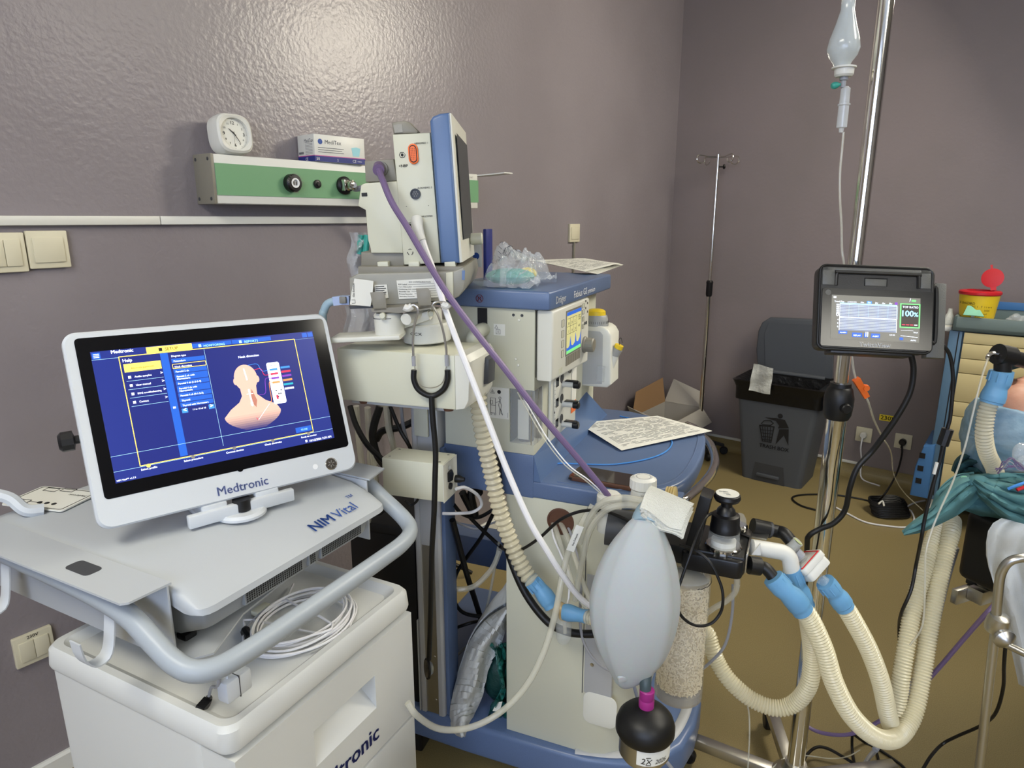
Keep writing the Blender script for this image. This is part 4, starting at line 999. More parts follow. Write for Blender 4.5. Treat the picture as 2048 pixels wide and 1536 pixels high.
part('dial_cap', MB().lathe([(.024, 0), (.023, .010), (.017, .014), (0, .015)], (kc.x - .002, yv + .03, kc.z + .0265), (0, 0, 1), 12), M['yellow'], vz, 'yellow dial cap')
s1 = A_.hit(1215, 740, 1, yv + .03); s2 = A_.hit(1228, 710, 1, yv + .03); s3 = A_.hit(1236, 697, 1, yv + .03)
part('filler_neck', MB().tube([s1, s1.lerp(s2, .5), s2], .013, 14, 3), M['draeger_white'], vz)
part('filler_cap', MB().tube([s2, s3], .0125, 14, 1), mat('cap_grey', (150, 150, 146), .4, bump=(300, .03)), vz)
s4 = A_.hit(1239, 690, 1, yv + .03); part('filler_tip', MB().tube([s3, s4], .011, 12, 1), M['yellow'], vz, 'yellow filler tip')
part('cap_loop', MB().tube([s4, s4 + Vector((-.002, 0, .012)), s4 + Vector((.003, 0, .018)), s4 + Vector((.007, 0, .006))], .0008, 6), M['black_rubber'], vz)
sg = pp(A_, [(1195, 731), (1210, 733), (1208, 764), (1193, 763)], yv - .004)
part('sight_glass', MB().prism(sg, yv - .008, yv, 'y', bev=.001), M['glass_clear'], vz, 'clear sight glass')
# ------------------------------------------------------------------ things on the machine
def paper_sheet(name, quad, z, label, lift=(0, 0, 0, 0), lines=True, group=None, F=A_, sag=.004, cat='paper', ink=True):
    P = [F.L(pz(u, v, z)) for u, v in quad]
    P = [Vector((p.x, p.y, z + l)) for p, l in zip(P, lift)]
    c = (P[0] + P[1] + P[2] + P[3]) / 4
    f = F.sub((c.x, c.y, z))
    def fn(a, b):
        q = P[0].lerp(P[1], a).lerp(P[3].lerp(P[2], a), b) - Vector((c.x, c.y, z)); q.z += .0006 + sag * (math.sin(PI * a) * math.sin(PI * b)) * .4 
        return q
    t = thing(name, label, cat, f, group)
    part('sheet', MB().grid(fn, 10, 8, .0004), M['paper'], t)
    if ink:
        mb = MB(); random.seed(len(label))
        for k in range(26):
            b = .08 + k * .033; a = .06
            while a < .92:
                w_ = random.uniform(.03, .16)
                if random.random() < .72:
                    q0 = fn(a, b); q1_ = fn(min(.94, a + w_), b); q2 = fn(min(.94, a + w_), b + .008); q3 = fn(a, b + .008)
                    up = Vector((0, 0, .0012)); mb.add([q0 + up, q1_ + up, q2 + up, q3 + up], [(0, 1, 2, 3)])
                a += w_ + .02
        part('writing', mb, M['pencil'], t, kind='stuff')
    return t
paper_sheet('chart_sheet', [(1155, 852), (1315, 832), (1424, 867), (1243, 903)], .8118, 'white filled-in chart sheet lying on the blue worktop', lift=(.008, .0, .006, .002))
ph = [A_.L(pz(u, v, .822)) for u, v in ((1149, 938), (1171, 925), (1276, 942.5), (1254, 962))]
dx = (ph[2] - ph[1]); dx.z = 0; dx.normalize(); dyv = Vector((-dx.y, dx.x, 0))
f = Frame(A_.W((ph[0].x, ph[0].y - .004, .8105)), A_.x * dx.x + A_.y * dx.y, A_.x * dyv.x + A_.y * dyv.y, (0, 0, 1))
t = thing('mobile_phone', 'dark mobile phone in a brown case face up on the blue worktop', 'phone', f)
part('case', MB().prism(rrect(0, .150, -.036, .036, .010), 0, .0095, bev=.002), M['phone_case'], t)
part('glass', MB().prism(rrect(.003, .147, -.033, .033, .008), .0096, .0102), M['phone_glass'], t)
part('camera_punch', MB().box(.002, .010, -.037, -.0355, .003, .007, .0005), M['ink_black'], t)
# blue thin line lying on the worktop
pts = [pz(u, v, .8125) for u, v in ((1100, 928), (1125, 926.5), (1160, 928), (1220, 929), (1265, 924), (1305, 915), (1330, 904), (1343, 890), (1340, 878), (1310, 862), (1275, 842), (1240, 832))]
solo('blue_gas_line', MB().tube(pts, .0018, 8, 6), M['cable_blue'], 'thin bright blue line looping across the worktop under the chart sheet', 'tube')
# papers on the top shelf
c = [(1086, 520), (1248, 527), (1246, 545), (1150, 553)]
for k in range(6):
    q = [(1060 + 3 * k, 521 + .4 * k), (1170 - k * 3, 517 + k * .6), (1247 - 2 * k, 530 + k * .5), (1195 - 5 * k, 549 - k)]
    paper_sheet('record_sheet', q, 1.2130 + .0012 * k + (.0 if k < 5 else .0008), ['lowest record sheet', 'second record sheet from the bottom', 'third record sheet from the bottom', 'fourth record sheet from the bottom', 'record sheet just under the top one', 'topmost written record sheet'][k] + ' of the loose pile on the blue top shelf', lift=(0, .001 * k, .0015 * k, 0), ink=(k == 5), group='record sheets on the top shelf', sag=.001)
# ================================================================== patient monitor stack
YP = 1.27
p_ = py(808, 530, YP)
def tiltframe(o, yaw, tilt):
    f = yawframe(o, yaw); a = math.radians(tilt)
    x = f.x * math.cos(a) + f.z * math.sin(a); z = f.z * math.cos(a) - f.x * math.sin(a)
    return Frame(o, x, f.y, z)
P = tiltframe(p_, -1.5, 2.9)
def pq(pts, c=0.0): return pp(P, pts, c)
t = thing('patient_monitor', 'cream patient monitor seen from its side with blue bezel, tilted on the docking base', 'patient monitor', P)
DY = .27
part('module_body', MB().prism(pq([(784.5, 268.4), (860, 265), (881, 526), (807.7, 530)]), 0, DY, 'y', bev=.003), M['cream'], t)
rear = pq([(731, 366), (796, 362), (806, 506), (742, 506), (741, 497), (736, 480), (731, 420), (716, 412), (718, 398), (722, 370)], .004)
part('battery_module', MB().prism(rear, .004, DY - .01, 'y', bev=.002), M['cream'], t)
part('upper_rear_block', MB().prism(pq([(729, 322), (787, 318), (794, 362), (731, 364)], .02), .02, DY - .02, 'y', bev=.002), M['taupe'], t)
hd = pq([(783, 245), (807, 241), (820, 245), (836, 262), (834, 267), (787, 268)], .0)
part('carry_handle', MB().prism(hd, .0, .03, 'y', bev=.003).prism(hd, DY - .03, DY, 'y', bev=.003).box(hd[0][0] + .004, hd[1][0], .03, DY - .03, hd[1][1] - .014, hd[1][1]), M['taupe'], t)
part('handle_cap', MB().prism(pq([(787, 250), (804, 248), (806, 264), (790, 266)]), -.001, .001, 'y'), mat('taupe_light', (150, 146, 134), .4, bump=(400, .03)), t)
bez = pq([(860.5, 243), (866, 234), (880, 228), (900, 225.6), (920.5, 526), (883, 526)])
part('bezel', MB().prism(bez, -.008, DY + .008, 'y', bev=.006, seg=3), M['monitor_blue'], t, 'thick blue rounded bezel')
fr = pq([(898, 226), (903, 227), (925.5, 524), (918.5, 526)])
part('front_face', MB().prism(fr, -.004, DY + .004, 'y', bev=.002), M['draeger_white'], t)
# screen on the front face
a = Vector((pq([(904.5, 262)])[0][0], 0, pq([(904.5, 262)])[0][1])); b = Vector((pq([(919, 480)])[0][0], 0, pq([(919, 480)])[0][1]))
mb = MB().add([(a.x + .0045, .03, a.z), (a.x + .0045, DY - .03, a.z), (b.x + .005, DY - .03, b.z), (b.x + .005, .03, b.z)], [(0, 1, 2, 3)])
part('dark_screen', mb, M['dark_grey'], t)
k0 = P.hit(938, 478, 1, .20); part('front_knob', MB().cyl((b.x + .004, .18, k0.z), (b.x + .03, .18, k0.z), .012, 18, .002), M['cream'], t)
# print and connectors on the side
mb = MB()
def pt(s_, u, v, h, al='l', bo=.01): q = P.hit(u, v, 1, 0); addtext(mb, s_, (q.x, -.0006, q.z), (1, 0, 0), (0, 0, 1), height=h, bold=bo, align=al)
pt('HEMOMED 1', 829, 289, .0032); pt('<NBP', 798, 335, .005); pt('AUX/HEMO 3', 835, 378, .0032); pt('MULTIMED', 844, 434.5, .0030)
for u, v, r in ((804.5, 310, .0055), (820, 450, .005)):
    q = P.hit(u, v, 1, 0); mb.tube([(q.x + r * math.cos(k * PI / 3), -.0008, q.z + r * .9 * math.sin(k * PI / 3)) for k in range(6)], .0005, 4, 1, closed=True); mb.ball((q.x, -.0006, q.z), r * .45, 1, .1, 1, 8, 6)
q = P.hit(820.5, 504, 1, 0)
for k in range(3):
    aa = math.radians(90 + 120 * k); mb.tube([(q.x + .005 * math.cos(aa + e), -.0008, q.z + .0055 * math.sin(aa + e)) for e in (-.6, 0, .6)] , .0007, 4, 2)
for u, v in ((813, 413), (857, 411)):
    q = P.hit(u, v, 1, 0); mb.box(q.x - .0006, q.x + .0006, -.0008, 0, q.z - .0006, q.z + .0006)
part('side_print', mb, M['ink_black'], t, kind='stuff')
q = P.hit(827, 308, 1, 0)
def stadium(w_, h, x, z, n=8): return [(x + w_ * math.cos(k * PI / n), z + (h - w_) + w_ * math.sin(k * PI / n)) for k in range(n + 1)] + [(x + w_ * math.cos(PI + k * PI / n), z - (h - w_) + w_ * math.sin(PI + k * PI / n)) for k in range(n + 1)]
o = part('orange_connector', MB().prism(stadium(.0088, .0175, q.x, q.z), -.004, 0.0, 'y', bev=.001), M['orange'], t, 'orange oval pin connector')
part('connector_slot', MB().prism(stadium(.0066, .0150, q.x, q.z), -.0044, -.0040, 'y'), M['ink_black'], o)
mb = MB().prism(stadium(.0052, .0132, q.x, q.z), -.0050, -.0044, 'y'); part('connector_core', mb, M['orange'], o)
mb = MB()
for i in range(3):
    for j in range(7): mb.box(q.x - .0035 + i * .003, q.x - .0025 + i * .003, -.0054, -.005, q.z - .0098 + j * .003, q.z - .0085 + j * .003)
part('connector_pins', mb, M['ink_black'], o, kind='stuff')
q = P.hit(831, 388, 1, 0); o = part('round_port', MB().lathe([(.0095, 0), (.0095, .003), (.0075, .003), (.0075, .001), (0, .001)], (q.x, 0, q.z), (0, -1, 0), 20), M['black_plastic'], t)
mb = MB()
for k in range(7): mb.lathe([(.0013, 0), (.0013, .001), (0, .001)], (q.x + (.0042 * math.cos(k * PI / 3) if k < 6 else 0), -.001, q.z + (.0042 * math.sin(k * PI / 3) if k < 6 else 0)), (0, -1, 0), 6)
part('port_pins', mb, M['mid_grey'], o, kind='stuff')
q = P.hit(762, 338, 1, .02); part('purple_port', MB().lathe([(.0135, 0), (.0135, .006), (.009, .006)], (q.x, .02, q.z), (0, -1, 0), 20), M['mid_grey'], t)
q = P.hit(729, 389, 1, .004); part('latch_slot', MB().box(q.x - .005, q.x + .005, .0025, .0045, q.z - .003, q.z + .003), M['ink_black'], t)
# docking base under it
bt = thing('docking_station', 'grey docking base under the patient monitor with white config labels', 'docking base', P)
low = pq([(721, 500), (880, 506), (884, 533), (722, 533)], .01)
part('foot_block', MB().prism(pq([(722, 504), (808, 506), (808, 533), (722, 533)], .012), .012, DY - .03, 'y', bev=.002), M['taupe'], bt)
part('top_plate', MB().prism(pq([(716, 533), (926, 533), (927, 545), (716, 549)], -.015), -.015, DY, 'y', bev=.002), M['taupe'], bt)
for u in (766, 828, 900):
    q = P.hit(u, 530, 1, -.006); part('foot', MB().box(q.x - .010, q.x + .010, -.008, .02, q.z - .004, q.z + .006, .001), M['cream'], bt)
blk = pq([(698, 556), (716, 547), (905, 543), (928, 534), (932, 556), (927, 580), (917, 594), (900, 601), (880, 602), (788, 611), (700, 614)], -.03)
part('station_body', MB().prism(blk, -.03, DY, 'y', bev=.004), mat('station_grey', (146, 145, 136), .42, bump=(500, .04)), bt)
part('corner_piece', MB().prism(pq([(892, 546), (906, 543), (907, 597), (893, 600)], -.032), -.033, -.028, 'y', bev=.001), M['cream'], bt)
part('blue_strip', MB().prism(pq([(924, 541), (930, 541), (929, 560), (924, 560)], -.032), -.032, -.029, 'y'), M['monitor_blue'], bt)
LB = part('config_label', MB().prism(pq([(793, 561), (880, 556), (887, 594), (798, 598)], -.031), -.0318, -.0302, 'y'), M['paper'], bt)
mb = MB()
for i, (s_, w_) in enumerate((('IDS CONFIGURATION', .045), ('IDS Label', .018), ('Care Unit Label', .027), ('Monitoring Unit Label', .036), ('Recorder Use', .023), ('Primary Recorder', .028), ('Secondary Recorder', .032))):
    a = P.hit(796 + (22 if i == 0 else 0) + i * .5, 565 + i * 4.8, 1, -.0324); addtext(mb, s_, (a.x, -.0322, a.z), (1, 0, -.05), (.0, 0, 1), width=w_ * .88, height=.0022, bold=.01)
    if i: b_ = P.hit(882, 562 + i * 4.6, 1, -.0324); mb.tube([(a.x + w_ + .0, -.0322, a.z), (b_.x, -.0322, b_.z)], .00025, 4, 1)
part('label_print', mb, M['ink_black'], LB, kind='stuff')
L2 = part('type_label', MB().prism(pq([(749, 570), (774, 569), (777, 596), (752, 598)], -.031), -.0318, -.0302, 'y'), M['paper'], bt)
mb = MB()
for i in range(5):
    a = P.hit(751 + i * .3, 574 + i * 4, 1, -.0324); mb.box(a.x, a.x + .016 + .003 * (i % 2), -.0322, -.0318, a.z, a.z + .0012)
a = P.hit(765, 590, 1, -.0324); addtext(mb, 'CE', (a.x, -.0322, a.z), (1, 0, 0), (0, 0, 1), height=.004)
part('label_print', mb, M['ink_black'], L2, kind='stuff')
# crumpled white hose tag
tg = pq([(709, 557), (747, 562), (745, 590), (741, 613), (700, 609), (703, 585)], -.045)
c = sum((Vector((x, -.045, z)) for x, z in tg), Vector()) / len(tg)
t = thing('hose_tag', 'crumpled white paper tag marked Gas Exhaust in front of the docking base', 'tag', P.sub(c))
part('tag_paper', MB().prism([(x - c.x, z - c.z) for x, z in tg], -.0008, .0006, 'y'), M['paper'], t)
mb = MB(); a = P.hit(709, 594, 1, -.0458); addtext(mb, 'Gas Exhaust', (a.x - c.x, -.0012, a.z - c.z), (.10, 0, 1), (-1, 0, .10), width=.025, height=.0035, bold=.01)
a = P.hit(707, 603, 1, -.0458); mb.tube([(a.x - c.x - .003, -.0012, a.z - c.z + .003), (a.x - c.x + .003, -.0012, a.z - c.z + .003), (a.x - c.x + .003, -.0012, a.z - c.z - .003), (a.x - c.x - .003, -.0012, a.z - c.z - .003)], .0004, 4, 1)
part('tag_print', mb, M['ink_black'], t, kind='stuff')
# blue-grey hose connector on the left
pts = [P.W(P.hit(u, v, 1, -.01)) for u, v in ((700, 600), (685, 600), (668, 602), (655, 608), (648, 622), (646, 640))]
f = Frame(pts[0], (1, 0, 0), (0, 1, 0), (0, 0, 1))
t = thing('exhaust_hose', 'pale blue hose connector and hose entering the docking stack from the left', 'hose', f)
part('hose', loc(MB().tube(pts[2:] + [pts[-1] + Vector((-.002, .02, -.1)), pts[-1] + Vector((.01, .1, -.35))], .0075, 12), f), M['silicone_pale'], t)
part('coupling', loc(MB().tube([pts[0], pts[1], pts[2]], .0115, 4, 1), f), mat('pale_blue_plastic', (160, 176, 210), .4, bump=(300, .02)), t, 'pale blue square coupling')
q = P.hit(686, 600, 1, -.022); part('coupling_latch', loc(MB().box(-.006, .006, -.004, .004, -.006, .006, .001, M=Matrix.Translation(P.W(q))), f), M['mid_grey'], t)
# mounting bracket with two upright tongues
bk = thing('mount_bracket', 'taupe metal bracket with two upright tongues under the docking base', 'bracket', P)
for pts_, yy in (([(740, 585), (765, 583), (770, 590), (774, 620), (748, 622)], -.075), ([(832, 577), (855, 576), (861, 583), (863, 616), (837, 619)], -.075)):
    part('tongue', MB().prism(pp(P, pts_, yy), yy, yy + .002, 'y', bev=.0005), M['taupe'], bk)
pl_ = pq([(742, 618), (864, 610), (862, 618), (835, 622), (800, 626), (744, 624)], -.075)
part('cross_plate', MB().prism(pl_, -.075, .04, 'y'), M['taupe'], bk)
part('under_plate', MB().prism(pq([(698, 612), (860, 606), (860, 611), (700, 618)], -.03), -.03, .15, 'y'), M['dark_grey'], bk)
q = P.hit(767, 630, 1, -.07); part('clamp_bolt', MB().cyl((q.x, -.082, q.z), (q.x, -.070, q.z), .0055, 12, .001).box(q.x - .004, q.x + .004, -.078, -.07, q.z - .008, q.z + .002, .001), M['cream'], bk)
# swivel arm below
ar = thing('swivel_arm', 'white swivel arm with a drum joint carrying the docking base', 'arm', P)
def drum(u, v0, v1, r, y, label=None, mname='draeger_white', nm='joint_drum'):
    a = P.hit(u, v0, 1, y - r); b = P.hit(u, v1, 1, y - r)
    return part(nm, MB().lathe([(r - .002, b.z), (r, b.z + .002), (r, a.z - .004), (r - .003, a.z)], (a.x, y, 0), (0, 0, 1), 32), M[mname], ar, label)
drum(770, 628, 674, .0265, -.045)
q = P.hit(770, 638, 1, -.072); part('joint_seam', MB().lathe([(.0268, -.0006), (.0268, .0006)], (q.x, -.045, q.z), (0, 0, 1), 32), M['dark_grey'], ar)
s0_ = pp(P, [(663, 674), (797, 668), (797, 678), (790, 681), (665, 681)], -.075)
part('arm_plate', MB().box(s0_[0][0] - .005, s0_[1][0] + .002, -.075, -.012, s0_[3][1], s0_[1][1] - .002, .003), M['draeger_white'], ar)
q = P.hit(814, 637, 1, -.06); part('tilt_tube', MB().tube([(q.x, -.07, q.z), (q.x + .012, -.03, q.z + .004), (q.x + .03, .02, q.z + .01)], .0105, 16, 4), M['draeger_white'], ar)
part('link_arm', MB().prism(pp(P, [(790, 640), (855, 622), (860, 640), (800, 660)], -.03), -.03, .03, 'y', bev=.003), M['draeger_white'], ar)
drum(845, 652, 690, .046, .03, 'wide drum joint printed with black letters', nm='wide_drum')
drum(843, 622, 652, .033, .03)
mb = MB()
for ch, u in (('G', 819), ('C', 827), ('X', 835)):
    q = P.hit(u, 671.5, 1, -.016); th = (u - 845) / 41 ; ang = math.asin(max(-.95, min(.95, (q.x - P.hit(845, 670, 1, -.016).x) / .046)))
    cx = P.hit(845, 652, 1, -.016).x
    p = Vector((cx + .0463 * math.sin(ang), .03 - .0463 * math.cos(ang), q.z)); addtext(mb, ch, p, (math.cos(ang), math.sin(ang), 0), (0, 0, 1), height=.0055, width=.0072, bold=.01)
part('drum_lettering', mb, M['ink_black'], ar, kind='stuff')
part('arm_screw', MB().cyl((P.hit(862, 627, 1, -.02).x, -.025, P.hit(862, 627, 1, -.02).z), (P.hit(862, 627, 1, -.02).x, -.005, P.hit(862, 627, 1, -.02).z), .005, 12), M['cream'], ar)
# ------------------------------------------------------------------ white cream box below (gas module) and column
yb = 1.245
b_ = py(672.5, 695.8, yb)
Bx = yawframe(b_, -17.7)
t = thing('gas_module_box', 'long cream box with rubber feet hanging below the swivel arm', 'module box', Bx)
r1 = Bx.hit(909, 710.4, 1, 0); bl = Bx.hit(684, 800, 1, 0); br = Bx.hit(921, 813.4, 1, 0)
part('casing', MB().box(0, r1.x, 0, .13, bl.z, 0, .003), M['cream'], t)
part('end_cap', MB().prism([(r1.x, bl.z), (r1.x + .018, bl.z + .004), (r1.x + .026, bl.z + .02), (r1.x + .030, .0 - .01), (r1.x + .022, .001), (r1.x, .001)], -.002, .13, 'y', bev=.003), M['draeger_white'], t)
part('end_grille', MB().prism([(r1.x + .020, bl.z + .03), (r1.x + .036, bl.z + .034), (r1.x + .038, -.02), (r1.x + .028, -.015)], .075, .115, 'y', bev=.004), M['dark_grey'], t, 'dark ribbed end grille')
for x in (.045, r1.x - .02): part('rubber_foot', MB().lathe([(.011, 0), (.009, -.006), (0, -.007)], (x, .015, bl.z), (0, 0, 1), 14), M['phone_case'], t)
part('carrier_plate', MB().box(.02, r1.x - .02, .01, .12, bl.z - .007, bl.z - .0005, .001), M['aluminium'], t)
# lift column
cf = A_.sub((-.188, .008, 0))
t = thing('equipment_column', 'brushed aluminium column with blue side rising from the machine base', 'column', cf)
part('profile', MB().prism([(-.033, -.026), (-.028, -.03), (-.018, -.03), (-.018, -.024), (.018, -.024), (.018, -.03), (.028, -.03), (.033, -.026), (.033, .025), (-.033, .025)], .1705, .98, bev=.0005), M['aluminium'], t)
part('blue_side', MB().box(.033, .043, -.020, .03, .1705, .86, .002), M['draeger_blue'], t)
part('inner_plate', MB().box(-.018, .018, -.0255, -.024, .1705, .66), M['steel'], t)
part('cover_plate', MB().box(-.018, .012, -.0262, -.0255, .62, .80, .0002), M['aluminium'], t)
part('cream_inset', MB().box(-.022, .012, -.034, -.026, .885, .975, .002), M['cream'], t)
part('edge_step', MB().box(-.036, -.0335, -.03, .02, .17, .42), M['aluminium'], t)
for z in (.21, .33): part('column_screw', MB().lathe([(.003, 0), (.002, .001), (0, .001)], (.008, -.0255, z), (0, -1, 0), 10), M['steel'], t)
# small cream box clamped to the column
s_ = py(763, 915, 1.30)
Sb = yawframe(s_, -17.7)
c1 = Sb.hit(885.6, 929, 1, 0); c2 = Sb.hit(885.6, 1005, 1, 0); c3 = Sb.hit(912, 906.5, 0, c1.x)
t = thing('power_box', 'small cream metal box with switch and sockets clamped on the column', 'power box', Sb)
dp = c3.y; 
part('casing', MB().box(0, c1.x, 0, dp, c2.z, 0, .0025), M['cream'], t)
part('cover_lip', MB().box(c1.x - .0002, c1.x + .0012, -.001, dp + .001, c2.z - .001, -.002), M['draeger_white'], t)
for x in (.012, c1.x - .012):
    for y in (.012, dp - .012): part('screw', MB().lathe([(.003, 0), (.002, .0008), (0, .0008)], (x, y, 0), (0, 0, 1), 8), M['steel'], t)
ex = c1.x + .0012
part('green_lamp', MB().lathe([(.005, 0), (.004, .004), (0, .005)], (ex, dp * .38, -.016), (1, 0, 0), 12), M['glass_clear'], t)
part('rocker_switch', MB().prism([(dp * .28, -.044), (dp * .55, -.046), (dp * .62, -.034), (dp * .5, -.022), (dp * .28, -.024)], ex, ex + .004, 'x'), M['black_plastic'], t)
part('fuse_holder', MB().lathe([(.007, 0), (.007, .004), (0, .005)], (ex, dp * .42, -.056), (1, 0, 0), 14), M['black_plastic'], t)
part('cable_gland', MB().lathe([(.008, 0), (.008, .010), (.006, .014), (.004, .02)], (ex, dp * .88, -.052), (1, 0, 0), 14), M['black_rubber'], t)
g0_ = Sb.W((ex + .018, dp * .88, -.052))
# ================================================================== breathing system in front of the machine
def PY(pts): return [py(*p) for p in pts]
def depth(p): return p.y * math.cos(PITCH) + (CAMH - p.z) * math.sin(PITCH)
def silprof(u, rows, Y):
    """(centre, profile) of an upright turned shape from its half widths in the photograph"""
    c = py(u, rows[0][0], Y); out = []
    for v, hw_ in rows:
        q = py(u, v, Y); out.append((hw_ * depth(q) / FPX, q.z))
    return Vector((c.x, c.y, 0)), out
def at0(p): return Frame(p, (1, 0, 0), (0, 1, 0), (0, 0, 1))
def lath(u, rows, Y, F, seg=32, ribs=0, rib=0, x=None):
    c, pr = silprof(u, rows, Y); pr = list(reversed(pr))
    if x is not None: c = Vector((x[0], x[1], 0))
    mb = MB().lathe(pr, c, (0, 0, 1), seg, ribs=ribs, rib=rib)
    return loc(mb, F)
# absorber block -----------------------------------------------------
bo = py(1490, 1117, 1.10)
Q = yawframe(bo, -24)
t = thing('absorber_assembly', 'black breathing system block with valve domes and granule canister in front of the machine', 'absorber', at0(Vector((bo.x, bo.y, .5))))
TF = at0(Vector((bo.x, bo.y, .5)))
def W2(mb, F=Q): mb.v = [F.W(q) for q in mb.v]; return loc(mb, TF)
h = -.0365
part('manifold_block', W2(MB().box(-.215, 0, 0, .115, h, 0, .004)), M['black_plastic'], t)
part('front_housing', W2(MB().prism(rrect(-.11, -.002, -.014, .02, .012), h - .002, -.004, bev=.004)), M['black_plastic'], t)
# black slab and rear dark housing
sl = [Q.L(py(u, v, 1.12)) for u, v in ((1400, 990), (1424, 995), (1392, 1112), (1366, 1102))]
part('upright_slab', W2(MB().prism([(p.x, p.z) for p in sl], sl[0].y, sl[0].y + .045, 'y', bev=.002)), M['black_plastic'], t)
part('ventilator_housing', loc(MB().tube([py(1215, 1052, 1.17), py(1330, 1075, 1.14)], .035, 20, 1), TF), M['dark_grey'], t)
part('housing_clamp', loc(MB().lathe([(.02, 0), (.034, .001), (.034, .008), (.02, .010)], py(1318, 1052, 1.10), (1, -.2, .25), 24), TF), M['chrome'], t)
# inspiratory valve tower
p = py(1446, 1100, 1.145)
VX, VY = p.x, p.y
def tower(nm, rows, m, lab=None, ribs=0, rib=0, u=1446, Y=1.145, seg=32, par=None, xy=None):
    return part(nm, lath(u, rows, Y, TF, seg, ribs, rib, x=xy or (VX, VY)), M[m], par or t, lab)
tower('valve_ring', [(1087, 34), (1089, 36), (1101, 36), (1104, 33)], 'chrome', 'ribbed silver ring under the valve dome', 1, .0012, seg=40)
tower('valve_dome', [(1060, 29), (1066, 30), (1085, 31), (1090, 30)], 'glass_clear', 'clear valve dome')
tower('valve_disc', [(1078, 0.01), (1078, 24), (1088, 24), (1089, .01)], 'paper')
tower('valve_cap', [(1026, 20), (1029, 27), (1048, 28), (1050, 29), (1064, 29), (1066, 26)], 'black_plastic', None, 1, .0006, seg=48)
tower('valve_neck', [(998, 10), (1004, 11), (1012, 11), (1018, 17), (1028, 20)], 'black_plastic')
kn = tower('valve_knob', [(987, 22), (989, 25), (995, 26.5), (1000, 24), (1004, 12)], 'black_plastic', 'black mushroom knob')
dd = py(1446, 987, 1.145); part('knob_label', loc(MB().lathe([(.0205, 0), (.0205, .0008), (0, .0009)], (VX, VY, dd.z + .0002), (0, 0, 1), 28), TF), M['paper'], kn)
mb = MB(); 
for i, (s_, hh_) in enumerate((('Dräger', .004), ('sensor', .003), ('OK', .004))): addtext(mb, s_, (VX - .013 + i * .004, VY + .006 - i * .008, dd.z + .0012), (1, -.2, 0), (.2, 1, 0), height=hh_, bold=.01)
part('knob_print', loc(mb, TF), M['logo_blue'], kn, kind='stuff')
# second dome behind
p2 = py(1478, 1050, 1.20)
tower('valve_ring', [(1048, 15), (1050, 17), (1058, 17), (1060, 15)], 'chrome', None, 1, .0008, u=1478, Y=1.20, xy=(p2.x, p2.y), seg=36)
tower('valve_dome', [(1026, .01), (1029, 8), (1037, 13), (1049, 14)], 'glass_clear', None, u=1478, Y=1.20, xy=(p2.x, p2.y))
# steel faceplate on the right end
part('end_plate', W2(MB().box(.0005, .0035, .006, .112, h + .004, .006, .0006)), M['steel'], t)
part('end_plate_lug', W2(MB().prism([(.0, .085), (.03, .085), (.034, .112), (-.02, .118), (-.03, .10)], .002, .0055)), M['steel'], t)
# granule canister
CY = 1.15
c, pr = silprof(1366, [(1146, 50), (1385, 56)], CY)
ztop, zbot = pr[0][1], pr[1][1]; R_ = .0465
cc = py(1372, 1146, CY)
part('canister_wall', loc(MB().lathe([(R_ * .95, zbot + .002), (R_ * 1.0, zbot + .006), (R_, ztop - .006), (R_ * .93, ztop)], (cc.x, cc.y, 0), (0, 0, 1), 40), TF), M['glass_clear'], t, 'clear canister wall')
part('canister_base', loc(MB().lathe([(R_ * .9, zbot - .003), (R_ * .99, zbot), (R_ * .99, zbot + .020), (R_ * .9, zbot + .0205)], (cc.x, cc.y, 0), (0, 0, 1), 40), TF), mat('canister_smoke', (170, 160, 140), .2, alpha=.55, bump=(20, .02)), t)
part('canister_collar', loc(MB().lathe([(R_ * .8, ztop - .002), (R_ * 1.0, ztop - .001), (R_ * 1.0, ztop + .008), (R_ * .8, ztop + .010)], (cc.x, cc.y, 0), (0, 0, 1), 40), TF), M['glass_clear'], t)
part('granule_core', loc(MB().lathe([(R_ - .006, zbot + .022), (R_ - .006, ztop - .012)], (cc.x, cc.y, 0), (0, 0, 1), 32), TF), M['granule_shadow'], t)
mb = MB(); random.seed(3)
base = MB().lathe([(.0009, 0), (.0012, .0006), (.0012, .0042), (.0009, .0048)], (0, 0, -.0024), seg=5)
for i in range(5200):
    a = random.uniform(0, 2 * PI); z = random.uniform(zbot + .023, ztop - .011); r = R_ - .0045 + random.uniform(-.0010, .0010)
    d = Vector((random.gauss(0, 1), random.gauss(0, 1), random.gauss(0, 1))).normalized(); n = Vector((math.cos(a), math.sin(a), 0)); d = (d - n * d.dot(n) * .7).normalized()
    R3 = Vector((0, 0, 1)).rotation_difference(d).to_matrix().to_4x4(); R3.translation = Vector((cc.x + r * n.x, cc.y + r * n.y, z)); mb.add(base.v, base.f, R3)
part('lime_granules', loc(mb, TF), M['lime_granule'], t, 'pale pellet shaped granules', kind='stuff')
mb = MB(); q0 = cc + Vector((0, 0, 0)); pts = []
for k in range(14): a = math.radians(-78 + k * 6); pts.append((cc.x + (R_ + .0006) * math.cos(a), cc.y + (R_ + .0006) * math.sin(a), ztop - .008 + .001 * math.sin(k * 2.1)))
part('pen_mark', loc(MB().tube(pts, .0006, 4, 1), TF), M['ink_black'], t)
